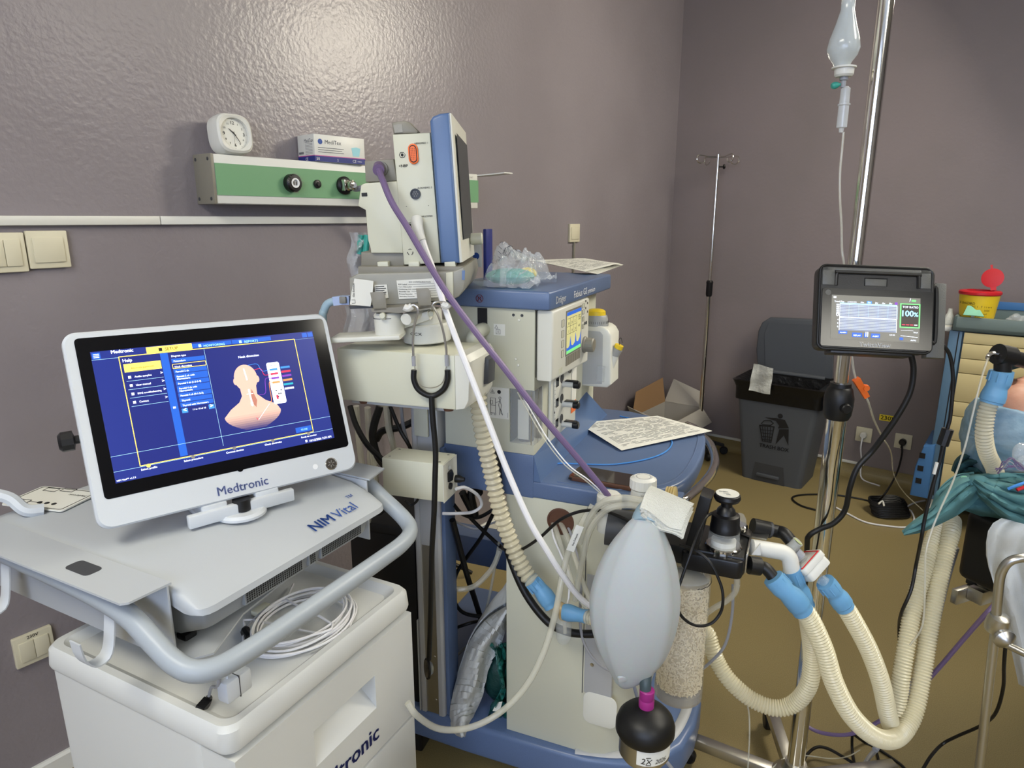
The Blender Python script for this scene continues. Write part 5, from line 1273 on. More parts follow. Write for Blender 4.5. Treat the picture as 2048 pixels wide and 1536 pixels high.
# connectors on the right of the block
mm = lambda pts, r, seg=18, n=6: loc(MB().tube(PY(pts), r, seg, n), TF)
part('upper_port', mm([(1505, 1052, 1.20), (1541, 1060, 1.20)], .0155, 20, 1), M['black_rubber'], t)
part('upper_port_ring', mm([(1536, 1059, 1.20), (1541, 1060, 1.20)], .0158, 20, 1), M['dark_grey'], t)
part('upper_elbow', mm([(1540, 1060, 1.20), (1556, 1063, 1.20), (1568, 1067, 1.19), (1580, 1080, 1.18), (1586, 1088, 1.18)], .0120), M['black_rubber'], t)
part('lower_port', mm([(1498, 1130, 1.12), (1520, 1133, 1.12)], .0165, 20, 1), M['black_rubber'], t)
part('lower_elbow', mm([(1518, 1133, 1.12), (1530, 1136, 1.115), (1540, 1146, 1.11), (1548, 1157, 1.105)], .0110), M['black_rubber'], t)
# white elbow
el = thing('white_elbow_pipe', 'wide white elbow pipe between the black ports and a blue cuff', 'pipe', TF)
part('pipe', loc(MB().tube(PY([(1503, 1094, 1.155), (1540, 1100, 1.155), (1565, 1105, 1.155), (1578, 1115, 1.152), (1582, 1132, 1.15), (1583, 1142, 1.15)]), .0150, 22, 8), TF), M['white_plastic'], el)
part('wing', loc(MB().prism([(0, 0), (.014, .024), (.017, .0)], -.001, .001, 'y', M=Matrix.Translation(py(1503, 1110, 1.135))), TF), M['white_plastic'], el)
# filter
fl = thing('breathing_filter', 'white square breathing filter with red outline between the black elbow and a blue cuff', 'filter', TF)
fo = py(1617, 1130, 1.165)
ax = (py(1655, 1160, 1.15) - py(1590, 1092, 1.175)).normalized()   # flow axis, down to the right
sx = Vector((.80, .35, .45)); sx = (sx - ax * sx.dot(ax)).normalized(); sy = ax.cross(sx)
FR = Frame(fo, sx, sy, ax)
def wf(mb, F=FR): mb.v = [F.W(q) for q in mb.v]; return loc(mb, TF)
part('filter_shell', wf(MB().prism(rrect(-.029, .029, -.029, .029, .007), -.012, .0, bev=.001).prism(rrect(-.027, .027, -.027, .027, .007), .0, .018, bev=.003)), M['white_plastic'], fl)
mb = MB().tube([(-.024, -.024, -.0122), (.024, -.024, -.0122), (.024, .024, -.0122), (-.024, .024, -.0122)], .0017, 4, 1, closed=True)
part('red_outline', wf(mb), M['red'], fl)
part('filter_neck', wf(MB().lathe([(.0085, -.040), (.0095, -.012)], seg=20)), M['glass_clear'], fl)
part('neck_band', wf(MB().lathe([(.0102, -.034), (.0102, -.020)], seg=20)), M['cable_grey'], fl)
part('port_cap', loc(MB().tube(PY([(1581, 1097, 1.17), (1596, 1083, 1.165)]), .0105, 18, 1), TF), mat('cap_translucent', (180, 182, 178), .35, alpha=.85, bump=(30, .03)), fl)
part('cap_disc', loc(MB().tube(PY([(1595.5, 1083.5, 1.165), (1597, 1082, 1.165)]), .0085, 18, 1), TF), M['screen_pale_yellow'] if 0 else mat('pale_lime', (200, 208, 150), .5, bump=(30, .03)), fl)
part('outlet_neck', loc(MB().tube(PY([(1640, 1157, 1.155), (1652, 1166, 1.15)]), .010, 18, 1), TF), M['glass_clear'], fl)
# blue cuffs and corrugated hoses
def cuffed(name, label, cuffpts, hosepts, r=.0165, group=None, cr=.019, m='hose_cream', endcuff=None, pitch=.0062, amp=.0030, dark='silicone_blue'):
    a = py(*cuffpts[0]); F = at0(a)
    t_ = thing(name, label, 'hose', F, group)
    C = PY(cuffpts); m_ = C[0].lerp(C[-1], .5)
    def rr_(s_): return cr * (1.0 if s_ < .33 else (1.0 - (s_ - .33) * .5 if s_ < .5 else (.92 + (s_ - .5) * .9 if s_ < .68 else (1.09 if s_ < .9 else 1.0))))
    part('blue_cuff', loc(MB().tube(C, rr_, 22, 8), F), M[dark], t_, 'soft blue end cuff')
    if endcuff:
        part('blue_cuff', loc(MB().tube(PY(endcuff), rr_, 22, 8), F), M[dark], t_, 'soft blue end cuff')
    part('corrugated_tube', loc(MB().corr(PY(hosepts), r, pitch, amp, 16, 10), F), M[m], t_)
    rb = MB()
    d0 = (C[-1] - C[0]).normalized(); s1 = d0.orthogonal().normalized(); s2 = d0.cross(s1)
    for k in range(8):
        a_ = 2 * PI * k / 8; o_ = (s1 * math.cos(a_) + s2 * math.sin(a_)) * cr
        rb.tube([C[0].lerp(C[-1], .06) + o_ * .98, C[0].lerp(C[-1], .34) + o_ * .98], .0016, 6, 1)
    part('cuff_ribs', loc(rb, F), M[dark], t_, kind='stuff')
    return t_
Y1_ = 1.10
cuffed('corrugated_hose', 'front corrugated hose sweeping from the lower black elbow down and up to the operating table',
       [(1546, 1155, 1.10), (1560, 1172, 1.095), (1574, 1185, 1.09), (1590, 1200, 1.09), (1606, 1222, 1.09)],
       [(1603, 1216, 1.09), (1622, 1242, 1.09), (1648, 1300, 1.085), (1668, 1365, 1.08), (1704, 1432, 1.08), (1752, 1474, 1.10), (1795, 1474, 1.14), (1828, 1425, 1.18), (1846, 1340, 1.22), (1862, 1240, 1.26), (1885, 1130, 1.31), (1902, 1068, 1.34), (1905, 1040, 1.38)], r=.0180, cr=.0190)
cuffed('corrugated_hose', 'corrugated hose from the white filter looping up to the operating table',
       [(1650, 1164, 1.15), (1660, 1175, 1.15), (1670, 1187, 1.15), (1680, 1200, 1.15), (1690, 1215, 1.15)],
       [(1686, 1208, 1.15), (1706, 1240, 1.15), (1738, 1300, 1.15), (1762, 1365, 1.15), (1776, 1430, 1.16), (1786, 1452, 1.18), (1796, 1400, 1.20), (1806, 1330, 1.22), (1826, 1220, 1.27), (1856, 1110, 1.33), (1876, 1060, 1.37), (1885, 1035, 1.40)], r=.0178, cr=.0180)
cuffed('corrugated_hose', 'rear corrugated hose looping from the white elbow back behind the granule canister',
       [(1583, 1138, 1.15), (1590, 1155, 1.15), (1596, 1172, 1.15), (1602, 1188, 1.15), (1612, 1212, 1.15)],
       [(1608, 1200, 1.16), (1618, 1250, 1.17), (1624, 1310, 1.18), (1618, 1368, 1.18), (1590, 1406, 1.19), (1550, 1416, 1.20), (1502, 1398, 1.22), (1460, 1362, 1.24), (1436, 1326, 1.26), (1424, 1296, 1.27), (1416, 1270, 1.28), (1400, 1255, 1.28)], r=.0178, cr=.0165)
# hose on the left with water trap
tl = cuffed('exhaust_corrugated_hose', 'yellowish ribbed hose hanging in front of the machine side down to the water trap',
       [(1062, 1160, 1.24), (1070, 1168, 1.24), (1080, 1178, 1.235), (1092, 1194, 1.23), (1104, 1212, 1.225)],
       [(950, 705, 1.26), (952, 745, 1.265), (956, 800, 1.27), (966, 870, 1.27), (984, 950, 1.27), (1000, 1020, 1.265), (1022, 1085, 1.26), (1048, 1140, 1.25), (1068, 1166, 1.24)], r=.0180, cr=.0165, m='hose_clear', pitch=.0125, amp=.0055)
a = py(1128, 1230, 1.20); TW = at0(a)
t = thing('water_trap', 'clear amber water trap with blue cuff hanging between the hoses beside the breathing bag', 'water trap', TW)
part('trap_head', loc(MB().tube(PY([(1112, 1212, 1.21), (1128, 1222, 1.20), (1130, 1235, 1.20)]), .013, 14, 4), TW), mat('trap_amber', (196, 170, 120), .2, alpha=.6, bump=(30, .05)), t)
c, pr = silprof(1129, [(1232, 15), (1250, 16), (1276, 15), (1284, 10)], 1.20); part('trap_cup', loc(MB().lathe(list(reversed(pr)), (a.x, a.y, 0), (0, 0, 1), 24), TW), M['glass_clear'], t, 'clear cup')
part('trap_straw', loc(MB().cyl(py(1129, 1236, 1.20), py(1130, 1266, 1.20), .004, 10), TW), M['tube_clear'], t)
part('blue_cuff', loc(MB().tube(PY([(1126, 1224, 1.195), (1140, 1226, 1.19), (1158, 1230, 1.18), (1176, 1234, 1.17)]), lambda s_: .015 + .002 * math.sin(s_ * 6), 18, 4), TW), M['silicone_blue'], t)
part('short_hose', loc(MB().corr(PY([(1172, 1234, 1.17), (1205, 1240, 1.15), (1250, 1240, 1.14), (1300, 1200, 1.16), (1320, 1130, 1.17)]), .014, .006, .002), TW), M['hose_clear'], t)
# breathing bag -------------------------------------------------------
YB = .985
rows = [(1036, 1268, 1312), (1048, 1255, 1322), (1066, 1240, 1330), (1092, 1220, 1341), (1122, 1203, 1351), (1160, 1188, 1358), (1205, 1179, 1360), (1255, 1183, 1352), (1300, 1197, 1336), (1330, 1212, 1317), (1350, 1223, 1297), (1363, 1230, 1279), (1373, 1240, 1262)]
ctr0 = py(1290, 1036, YB); TB = at0(ctr0)
t = thing('breathing_bag', 'large translucent white breathing bag hanging down in front of the canister', 'breathing bag', TB)
nn = 48; vs = []; dens = []
cm = catmull([Vector(r) for r in rows], 4)
for q in cm:
    cx = (q.y + q.z) / 2; hw_ = (q.z - q.y) / 2; p = py(cx, q.x, YB); s_ = depth(p) / FPX; w_ = hw_ * s_
    for k in range(nn):
        a_ = 2 * PI * k / nn
        cr_ = 1 - .11 * abs(math.sin(2 * (a_ - math.radians(-48)))) ** .55
        vs.append(Vector((p.x + w_ * math.cos(a_) * (1 if abs(math.cos(a_)) > .9 else cr_), p.y + w_ * .78 * math.sin(a_) * cr_, p.z)))
fs = [(i * nn + k, i * nn + (k + 1) % nn, (i + 1) * nn + (k + 1) % nn, (i + 1) * nn + k) for i in range(len(cm) - 1) for k in range(nn)] + [tuple(range(nn)), tuple((len(cm) - 1) * nn + k for k in range(nn))]
part('bag_body', loc(MB().add(vs, fs), TB), M['bag_silicone'], t, ang=60)
part('bag_neck', loc(MB().tube([py(1290, 1050, YB), py(1292, 1036, YB + .01), py(1300, 1022, YB + .03), py(1310, 1010, YB + .06), py(1318, 1000, YB + .10)], lambda s_: .022 - .004 * s_, 20, 4), TB), M['silicone_pale'], t, 'pale blue neck')
tp_ = py(1245, 1358, YB - .022); part('bag_eyelet', loc(MB().lathe([(.003, .0), (.007, .001), (.0085, .004), (.0085, .008), (.006, .011), (.003, .010)], tp_ + Vector((0, -.004, 0)), (0, .9, .3), 20), TB), M['bag_silicone'], t)
# folded cloth --------------------------------------------------------
TC_ = at0(py(1330, 1030, 1.03))
t = thing('folded_cloth', 'folded white textured cloth draped over the breathing bag neck', 'cloth', TC_)
qd = [py(1300, 976, 1.05), py(1386, 1012, 1.04), py(1360, 1060, .975), py(1278, 1014, .975)]
for k, (th, dz) in enumerate(((.005, 0), (.004, -.0065), (.004, -.0125))):
    def fn(a, b, k=k, dz=dz):
        q = qd[0].lerp(qd[1], a).lerp(qd[3].lerp(qd[2], a), b * (1 - .04 * k)); q.z += dz - .004 * (b ** 3) * (1 + .5 * math.sin(a * 3)) + .003 * math.sin(a * 7 + k) * b + .005 * math.sin(PI * b); q.y -= .004 * k * b; return q
    part('cloth_layer', loc(MB().grid(fn, 16, 12, th), TC_), M['cloth_white'], t)
# APL dial
TD = at0(py(1286, 990, 1.13))
t = thing('pressure_dial', 'white ribbed pressure relief dial standing at the worktop corner', 'valve', TD)
x_ = py(1286, 975, 1.13)
def dl(nm, rows_, m, lab=None, ribs=0, rib=0, par=None): return part(nm, lath(1286, rows_, 1.13, TD, 40, ribs, rib, x=(x_.x, x_.y)), M[m], par or t, lab)
dl('dial_base', [(976, 23), (985, 24), (994, 30), (1010, 31)], 'glass_clear'); dl('dial_body', [(974, 23), (996, 24), (1008, 27)], 'white_plastic')
dk = dl('dial_knob', [(953, 19), (955, 22), (957, 26.5), (974, 27), (977, 24)], 'white_plastic', 'ribbed knob with a hollow top', 1, .0010)
zz = py(1286, 954, 1.13).z; part('knob_hollow', loc(MB().lathe([(.013, 0.0), (.0145, .0008), (.0125, .0012), (.0115, -.0002), (0, -.0002)], (x_.x, x_.y, zz), (0, 0, 1), 28), TD), M['cable_grey'], dk)
mb = MB(); addtext(mb, '1/2', (x_.x - .016, x_.y - .004, zz + .0008), (1, 0, 0), (0, 1, 0), height=.004); addtext(mb, 'Spont', (x_.x - .008, x_.y - .0225, zz - .028), (1, 0, 0), (0, 0, 1), height=.003); part('dial_print', loc(mb, TD), M['mid_grey'], t, kind='stuff')
# cream post with round cap at worktop edge
TP = at0(py(1219, 1000, 1.19)); t = thing('hose_post', 'cream rounded post under the worktop where the purple and clear lines end', 'post', TP)
part('post', lath(1219, [(987, 20), (991, 25), (1030, 25), (1060, 22)], 1.19, TP, 28), M['draeger_white'], t)
z_ = py(1219, 987, 1.19); part('post_cap', loc(MB().lathe([(.019, 0), (.018, .001), (0, .0012)], (z_.x, z_.y, z_.z), (0, 0, 1), 24), TP), M['white_plastic'], t)
part('post_arm', loc(MB().cyl(py(1219, 1030, 1.19), py(1219, 1040, 1.34), .014, 14), TP), M['draeger_white'], t)
# amber filter disc behind cloth
TG = at0(py(1342, 985, 1.18)); t = thing('flow_sensor', 'amber ribbed round connector behind the folded cloth', 'sensor', TG)
for k in range(4): part('sensor_ring', loc(MB().lathe([(.012, 0), (.0165, .0015), (.0165, .004), (.012, .0055)], py(1332 + k * 5, 990, 1.18), (1, -.5, .1), 24), TG), mat('amber%d' % k, (212, 190, 130), .25, alpha=.7, bump=(30, .03)) if k == 0 else _mats['amber0'], t)
# bottom suction / exhaust valve with pink connector -------------------
TS = at0(py(1291, 1515, .96))
t = thing('exhaust_reservoir', 'black domed reservoir with magenta connector and handwritten date, bottom centre', 'reservoir', TS)
x_ = py(1291, 1440, .96)
def rs(nm, rows_, m, lab=None, ribs=0, rib=0): return part(nm, lath(1291, rows_, .96, TS, 40, ribs, rib, x=(x_.x, x_.y)), M[m], t, lab)
rs('dome', [(1412, 14), (1418, 30), (1424, 44), (1434, 54), (1446, 58.5), (1458, 58.5), (1464, 55), (1466, 48)], 'black_rubber', 'smooth black dome')
rs('cup', [(1462, 50), (1500, 50), (1508, 44), (1512, 30)], 'steel')
lb_ = []
zt_, zb_ = py(1291, 1466, .96).z, py(1291, 1494, .96).z; rr_0 = 50.6 * depth(py(1291, 1480, .96)) / FPX
mb = MB().grid(lambda a, b: (x_.x + rr_0 * math.cos(math.radians(-118 + 150 * a)), x_.y + rr_0 * math.sin(math.radians(-118 + 150 * a)), zt_ + (zb_ - zt_) * b), 20, 2, -.0004)
part('date_label', loc(mb, TS), M['paper'], t)
mb = MB()
for s_, aa, hgt in (('2', -104, .011), ('X', -92, .010), ('2', -74, .0085), ('0', -67, .0085), ('2', -60, .0085), ('6', -53, .0085)):
    a_ = math.radians(aa); addtext(mb, s_, (x_.x + (rr_0 + .0008) * math.cos(a_), x_.y + (rr_0 + .0008) * math.sin(a_), zb_ + .005), (-math.sin(a_), math.cos(a_), 0), (0, 0, 1), height=hgt, bold=.0, align='c', shear=.2)
for z0_ in (.017, .003):
    a_ = math.radians(-92); mb.box(-.004, .004, -.0003, .0003, -.0003, .0003, M=Matrix.Translation((x_.x + (rr_0 + .0009) * math.cos(a_), x_.y + (rr_0 + .0009) * math.sin(a_), zb_ + z0_)))
part('handwriting', loc(mb, TS), M['ink_black'], t, kind='stuff')
rs('connector', [(1378, 13), (1380, 15), (1395, 15), (1397, 14), (1400, 15.5), (1424, 14.5), (1426, 13)], 'purple_plastic', 'magenta connector')
part('riser_tube', loc(MB().tube([py(1291, 1382, .96), py(1291, 1362, .965), py(1294, 1330, .985), py(1300, 1280, 1.02), py(1305, 1200, 1.06), py(1310, 1120, 1.12)], .0095, 12, 5), TS), mat('slate_rubber', (60, 74, 80), .4, bump=(200, .05)), t)
# ------------------------------------------------------------------ loose tubes and cables
def line(name, label, cat, pts, r, m, seg=8, group=None, n=6):
    P_ = PY(pts); return solo(name, MB().tube(P_, r, seg, n), M[m], label, cat, group)
line('monitor_cable', 'thick white cable from the patient monitor running diagonally down past the machine', 'cable',
     [(843, 470, 1.245), (850, 495, 1.235), (868, 545, 1.22), (893, 625, 1.19), (925, 710, 1.16), (968, 820, 1.13), (1012, 935, 1.11), (1058, 1040, 1.09), (1090, 1095, 1.09), (1125, 1150, 1.10), (1160, 1195, 1.12), (1200, 1225, 1.14)], .0056, 'cable_white', 10)
mb = MB().tube(PY([(834, 440, 1.262), (835, 452, 1.250), (839, 468, 1.245), (844, 482, 1.24)]), lambda s_: .0115 - .0035 * s_, 14, 5)
solo('cable_plug', mb, M['white_plastic'], 'white moulded plug of the thick white cable in the monitor side', 'plug')
line('purple_pressure_line', 'purple pressure line from the monitor running down across the machine to the worktop post', 'tube',
     [(757, 338, 1.27), (766, 362, 1.235), (784, 405, 1.215), (815, 455, 1.205), (850, 515, 1.19), (893, 585, 1.175), (950, 662, 1.165), (1010, 738, 1.16), (1075, 822, 1.155), (1140, 898, 1.16), (1190, 958, 1.17), (1217, 992, 1.18)], .0058, 'cable_purple', 10)
mb = MB().tube(PY([(758, 334, 1.285), (757, 340, 1.262)]), .0105, 14, 1); solo('purple_plug', mb, M['cable_purple'], 'purple plug pushed into the taupe block behind the monitor', 'plug')
for k, (dx, dy) in enumerate(((0, 0), (7, 2))):
    line('clear_line', ['thin clear line crossing the bellows window down to the worktop post', 'thin white line running beside the clear one down to the worktop post'][k], 'tube',
         [(1035 + dx, 785 + dy, 1.32), (1060 + dx, 830, 1.26), (1090 + dx, 880, 1.22), (1130 + dx, 930, 1.19), (1170 + dx, 960, 1.18), (1205 + dx * .7, 990, 1.18)], .0013, ['tube_clear', 'cable_white'][k], 6)
line('black_sensor_cable', 'black cable arching from behind the ribbed hose over the cable port to the dark housing', 'cable',
     [(1012, 1108, 1.30), (1045, 1098, 1.27), (1080, 1075, 1.24), (1120, 1040, 1.22), (1165, 1022, 1.20), (1215, 1024, 1.15), (1262, 1045, 1.10), (1275, 1056, 1.10)], .0032, 'black_rubber')
line('black_loop_cable', 'black cable loop hanging from the valve tower in front of the canister', 'cable',
     [(1424, 1026, 1.12), (1412, 1035, 1.09), (1398, 1062, 1.075), (1382, 1105, 1.055), (1364, 1155, 1.045), (1354, 1190, 1.04), (1360, 1228, 1.04), (1388, 1250, 1.04), (1420, 1248, 1.045), (1441, 1225, 1.05), (1446, 1195, 1.05), (1440, 1165, 1.055), (1420, 1125, 1.065), (1390, 1100, 1.08), (1360, 1090, 1.10)], .0027, 'black_rubber')
for k, P_ in enumerate(([(1160, 1085, 1.20), (1180, 1035, 1.17), (1205, 1005, 1.14), (1245, 996, 1.10), (1290, 1003, 1.08)],
                        [(1150, 1200, 1.22), (1165, 1120, 1.19), (1180, 1060, 1.16), (1210, 1022, 1.12), (1245, 1010, 1.10), (1285, 1012, 1.08)])):
    line('clear_silicone_tube', ['upper clear tube arching over the dark housing behind the bag', 'lower clear tube arching over the dark housing behind the bag'][k], 'tube', P_, .0062, 'tube_clear', 10)
for k, P_ in enumerate(([(1098, 1030, 1.36), (1112, 1060, 1.31), (1130, 1120, 1.27), (1150, 1180, 1.22), (1180, 1225, 1.18)],
                        [(1108, 1028, 1.36), (1126, 1055, 1.31), (1148, 1110, 1.27), (1168, 1170, 1.22), (1188, 1215, 1.18)],
                        [(1118, 1030, 1.36), (1138, 1058, 1.31), (1155, 1115, 1.27), (1162, 1170, 1.24), (1160, 1240, 1.22), (1170, 1290, 1.22), (1200, 1330, 1.22), (1240, 1350, 1.22)])):
    line('port_tube', ['clear tube leaving the round port, left one', 'clear tube leaving the round port, middle one', 'grey tube leaving the round port and dropping past the trap'][k], 'tube', P_, (.0055, .0055, .003)[k], ('tube_clear', 'tube_clear', 'cable_grey')[k], 10)
line('thin_white_lead', 'thin white lead leaving the round port and ending above the water trap', 'cable', [(1102, 1032, 1.36), (1106, 1070, 1.30), (1122, 1110, 1.27), (1138, 1150, 1.25), (1138, 1190, 1.23), (1135, 1208, 1.22)], .0022, 'cable_white')
# labelled drain tube sweeping to the floor side
line('drain_tube', 'long clear tube sweeping from the dark housing down and left across the machine base', 'tube',
     [(1186, 1010, 1.20), (1165, 1045, 1.19), (1140, 1095, 1.17), (1125, 1150, 1.15), (1110, 1230, 1.13), (1085, 1310, 1.12), (1050, 1375, 1.12), (1000, 1425, 1.12), (940, 1455, 1.10), (880, 1458, 1.07), (835, 1432, 1.04), (815, 1405, 1.04)], .0062, 'tube_clear', 12)
TT = at0(py(1149, 1077, 1.16)); t = thing('tube_flag_label', 'white folded flag label marked Gas Exhaust on the long clear tube', 'label', TT)
p0, p1 = py(1160, 1052, 1.155), py(1140, 1102, 1.155); uxx = (p0 - p1).normalized(); sd = Vector((uxx.z, 0, -uxx.x)); 
mb = MB().add([p1 - sd * .0075, p1 + sd * .0075, p0 + sd * .0075, p0 - sd * .0075, p1 - sd * .0075 + Vector((0, .001, 0)), p1 + sd * .0075 + Vector((0, .001, 0)), p0 + sd * .0075 + Vector((0, .001, 0)), p0 - sd * .0075 + Vector((0, .001, 0))], [(0, 1, 2, 3), (7, 6, 5, 4), (0, 4, 5, 1), (1, 5, 6, 2), (2, 6, 7, 3), (3, 7, 4, 0)])
part('flag', loc(mb, TT), M['paper'], t)
mb = MB(); addtext(mb, 'Gas Exhaust', p1 + sd * .002 + uxx * .012 + Vector((0, -.0006, 0)), uxx, -sd, width=.026, height=.0035, bold=.01); part('flag_print', loc(mb, TT), M['ink_black'], t, kind='stuff')
line('gas_sample_tube', 'clear tube curling from the black block down behind the canister', 'tube', [(1474, 1150, 1.13), (1472, 1180, 1.14), (1455, 1200, 1.16), (1430, 1215, 1.18), (1405, 1232, 1.20)], .0058, 'tube_clear', 10)
line('grey_drain_line', 'grey line from the black block curving down behind the canister', 'tube', [(1466, 1170, 1.16), (1464, 1230, 1.18), (1450, 1290, 1.20), (1420, 1325, 1.22), (1395, 1345, 1.23)], .003, 'cable_grey')
line('thick_black_hose', 'thick black hose running down behind the ribbed hose and under the water trap', 'hose', [(992, 900, 1.36), (1000, 990, 1.35), (1012, 1085, 1.32), (1045, 1175, 1.29), (1090, 1238, 1.26), (1130, 1262, 1.24), (1180, 1268, 1.22), (1240, 1262, 1.2)], .0085, 'black_rubber', 12)
line('reservoir_drain', 'grey line from the reservoir running down out of view', 'tube', [(1262, 1360, 1.0), (1272, 1385, 1.0), (1300, 1490, .98), (1330, 1520, .97), (1350, 1545, .97)], .0032, 'cable_grey')
# ------------------------------------------------------------------ stethoscope
TH = at0(py(843, 700, 1.19)); t = thing('stethoscope', 'black stethoscope with metal ear tubes hung over the bracket tongue', 'stethoscope', TH)
def lm(pts, r, seg=10, n=6): return loc(MB().tube(PY(pts), r, seg, n), TH)
part('ear_tube', lm([(815, 615, 1.175), (828, 610, 1.175), (836, 622, 1.175), (829, 650, 1.175), (826, 680, 1.175), (827, 715, 1.175)], .0022), M['steel'], t)
part('ear_tube', lm([(893, 606, 1.175), (872, 604, 1.17), (866, 612, 1.17), (876, 630, 1.17), (886, 660, 1.17), (892, 695, 1.17), (893, 712, 1.17)], .0022), M['steel'], t)
part('ear_tip', lm([(808, 614, 1.175), (816, 617, 1.175), (824, 612, 1.175)], .0062, 10, 3), M['white_plastic'], t)
part('ear_tip', lm([(884, 608, 1.175), (893, 612, 1.175), (898, 608, 1.175)], .0062, 10, 3), M['white_plastic'], t)
part('spring', lm([(828, 725, 1.175), (836, 765, 1.175), (860, 776, 1.175), (885, 765, 1.175), (893, 728, 1.175)], .0008, 6), M['steel'], t)
part('tube_collar', lm([(827, 712, 1.175), (828, 732, 1.175)], .0036), M['cable_grey'], t); part('tube_collar', lm([(893, 710, 1.17), (894, 732, 1.17)], .0036), M['cable_grey'], t)
part('rubber_yoke', lm([(828, 740, 1.175), (828, 760, 1.175), (838, 780, 1.175), (863, 792, 1.175), (886, 780, 1.172), (895, 760, 1.17), (895, 740, 1.17)], .0052, 12), M['black_rubber'], t)
part('rubber_tube', lm([(863, 790, 1.175), (865, 830, 1.175), (871, 900, 1.175), (870, 960, 1.175), (868, 1030, 1.18), (864, 1100, 1.2), (862, 1180, 1.23), (860, 1260, 1.27), (858, 1318, 1.30)], .0053, 12), M['black_rubber'], t)
cp = py(857, 1337, 1.30); part('chest_piece', loc(MB().lathe([(.004, -.010), (.012, -.008), (.014, -.004), (.020, 0), (.021, .003), (.019, .005)], cp, (-.85, -.35, .1), 28), TH), M['steel'], t, 'metal chest piece')
part('chest_ring', loc(MB().lathe([(.0205, 0), (.0225, .001), (.0225, .004), (.0205, .005)], cp, (-.85, -.35, .1), 28), TH), M['black_rubber'], t)
# ------------------------------------------------------------------ cables behind the column
for k, (pts, r, m, lab) in enumerate((
    ([(700, 812, 1.42), (712, 850, 1.40), (735, 890, 1.38), (770, 925, 1.36), (800, 960, 1.40)], .0062, 'black_rubber', 'black cable left of the column dropping to the power box'),
    ([(760, 812, 1.46), (748, 850, 1.46), (746, 880, 1.46), (760, 920, 1.46), (800, 960, 1.48)], .0090, 'black_rubber', 'thick black cable curving behind the power box'),
    ([(752, 880, 1.50), (765, 862, 1.50), (800, 855, 1.50), (828, 842, 1.50), (832, 832, 1.50)], .0085, 'black_rubber', 'thick black cable bending up behind the column'),
    ([(780, 812, 1.44), (800, 860, 1.44), (820, 895, 1.44), (832, 930, 1.48)], .0045, 'black_rubber', 'black lead crossing behind the column'),
    ([(802, 812, 1.47), (808, 860, 1.47), (822, 900, 1.47), (836, 930, 1.48)], .0040, 'cable_grey', 'dark grey lead behind the column'),
    ([(912, 978, 1.30), (930, 975, 1.32), (955, 990, 1.36), (963, 1010, 1.38), (945, 1024, 1.38), (910, 1027, 1.36), (885, 1027, 1.36)], .0036, 'cable_white', 'white mains lead curling out of the power box'),
    ([(905, 1040, 1.60), (930, 1052, 1.62), (955, 1058, 1.62), (980, 1048, 1.62), (1005, 1040, 1.62)], .0028, 'cable_white', 'thin white lead sagging in front of the left wall'),
    ([(908, 1010, 1.45), (925, 1028, 1.48), (955, 1035, 1.50), (985, 1020, 1.52), (1004, 1005, 1.52)], .0048, 'black_rubber', 'black lead sagging under the worktop band'),
    ([(905, 1040, 1.42), (918, 1090, 1.45), (934, 1150, 1.50), (950, 1200, 1.56), (962, 1240, 1.60), (968, 1270, 1.62)], .0072, 'black_rubber', 'straight thick black cable behind the blue column'),
    ([(985, 1030, 1.50), (962, 1075, 1.52), (930, 1120, 1.54), (912, 1150, 1.54), (906, 1190, 1.54), (922, 1222, 1.55), (955, 1232, 1.56), (990, 1228, 1.56), (1015, 1215, 1.57)], .0048, 'black_rubber', 'black cable crossing down into a loop above the white bag'),
    ([(935, 1030, 1.50), (960, 1055, 1.51), (1000, 1092, 1.52), (1012, 1100, 1.45)], .0048, 'black_rubber', 'black cable crossing to the panel edge'),
    ([(905, 1258, 1.60), (940, 1246, 1.60), (975, 1238, 1.62), (1012, 1222, 1.62)], .0044, 'black_rubber', 'black cable running low behind the white bag'),
    ([(906, 1178, 1.48), (930, 1178, 1.48), (955, 1168, 1.49), (985, 1135, 1.50), (1000, 1100, 1.50)], .0068, 'tube_clear', 'clear tube curving behind the blue column'),
    ([(998, 1085, 1.52), (985, 1160, 1.54), (972, 1220, 1.56), (950, 1275, 1.58), (915, 1310, 1.60)], .0035, 'tube_clear', 'thin smoky tube dropping behind the white bag'),
    ([(925, 985, 1.46), (935, 1005, 1.47), (950, 1030, 1.48), (942, 985, 1.47), (960, 985, 1.5)], .0090, 'black_rubber', 'bundle of black leads under the power box end'),
    ([(810, 1000, 1.42), (822, 1010, 1.42), (835, 1000, 1.42), (835, 985, 1.42)], .003, 'black_rubber', 'small black loop under the power box'),
    ([(746, 960, 1.50), (748, 1020, 1.50), (758, 1028, 1.50), (768, 1020, 1.50)], .004, 'black_rubber', 'black lead hanging behind the push handle'),
    ([(845, 1015, 1.48), (838, 1040, 1.50), (828, 1070, 1.52), (815, 1100, 1.54)], .0045, 'black_rubber', 'black lead slanting behind the column foot'))):
    line('black_lead' if m == 'black_rubber' else ('white_lead' if m == 'cable_white' else ('clear_tube' if m == 'tube_clear' else 'grey_lead')), lab, 'cable' if m != 'tube_clear' else 'tube', pts, r, m)
for k, (u0, v0, u1, v1) in enumerate(((712, 812, 735, 1000), (735, 815, 748, 930), (760, 812, 740, 905), (772, 812, 788, 900))):
    line('hanging_clear_tube', ['leftmost', 'second', 'third', 'rightmost'][k] + ' of the four clear tubes hanging below the cream box', 'tube', [(u0, v0, 1.46), ((u0 + u1) / 2 - 3, (v0 + v1) / 2, 1.47), (u1, v1, 1.48), (u1 + 2, v1 + 60, 1.50)], .0075, 'tube_clear', 10)
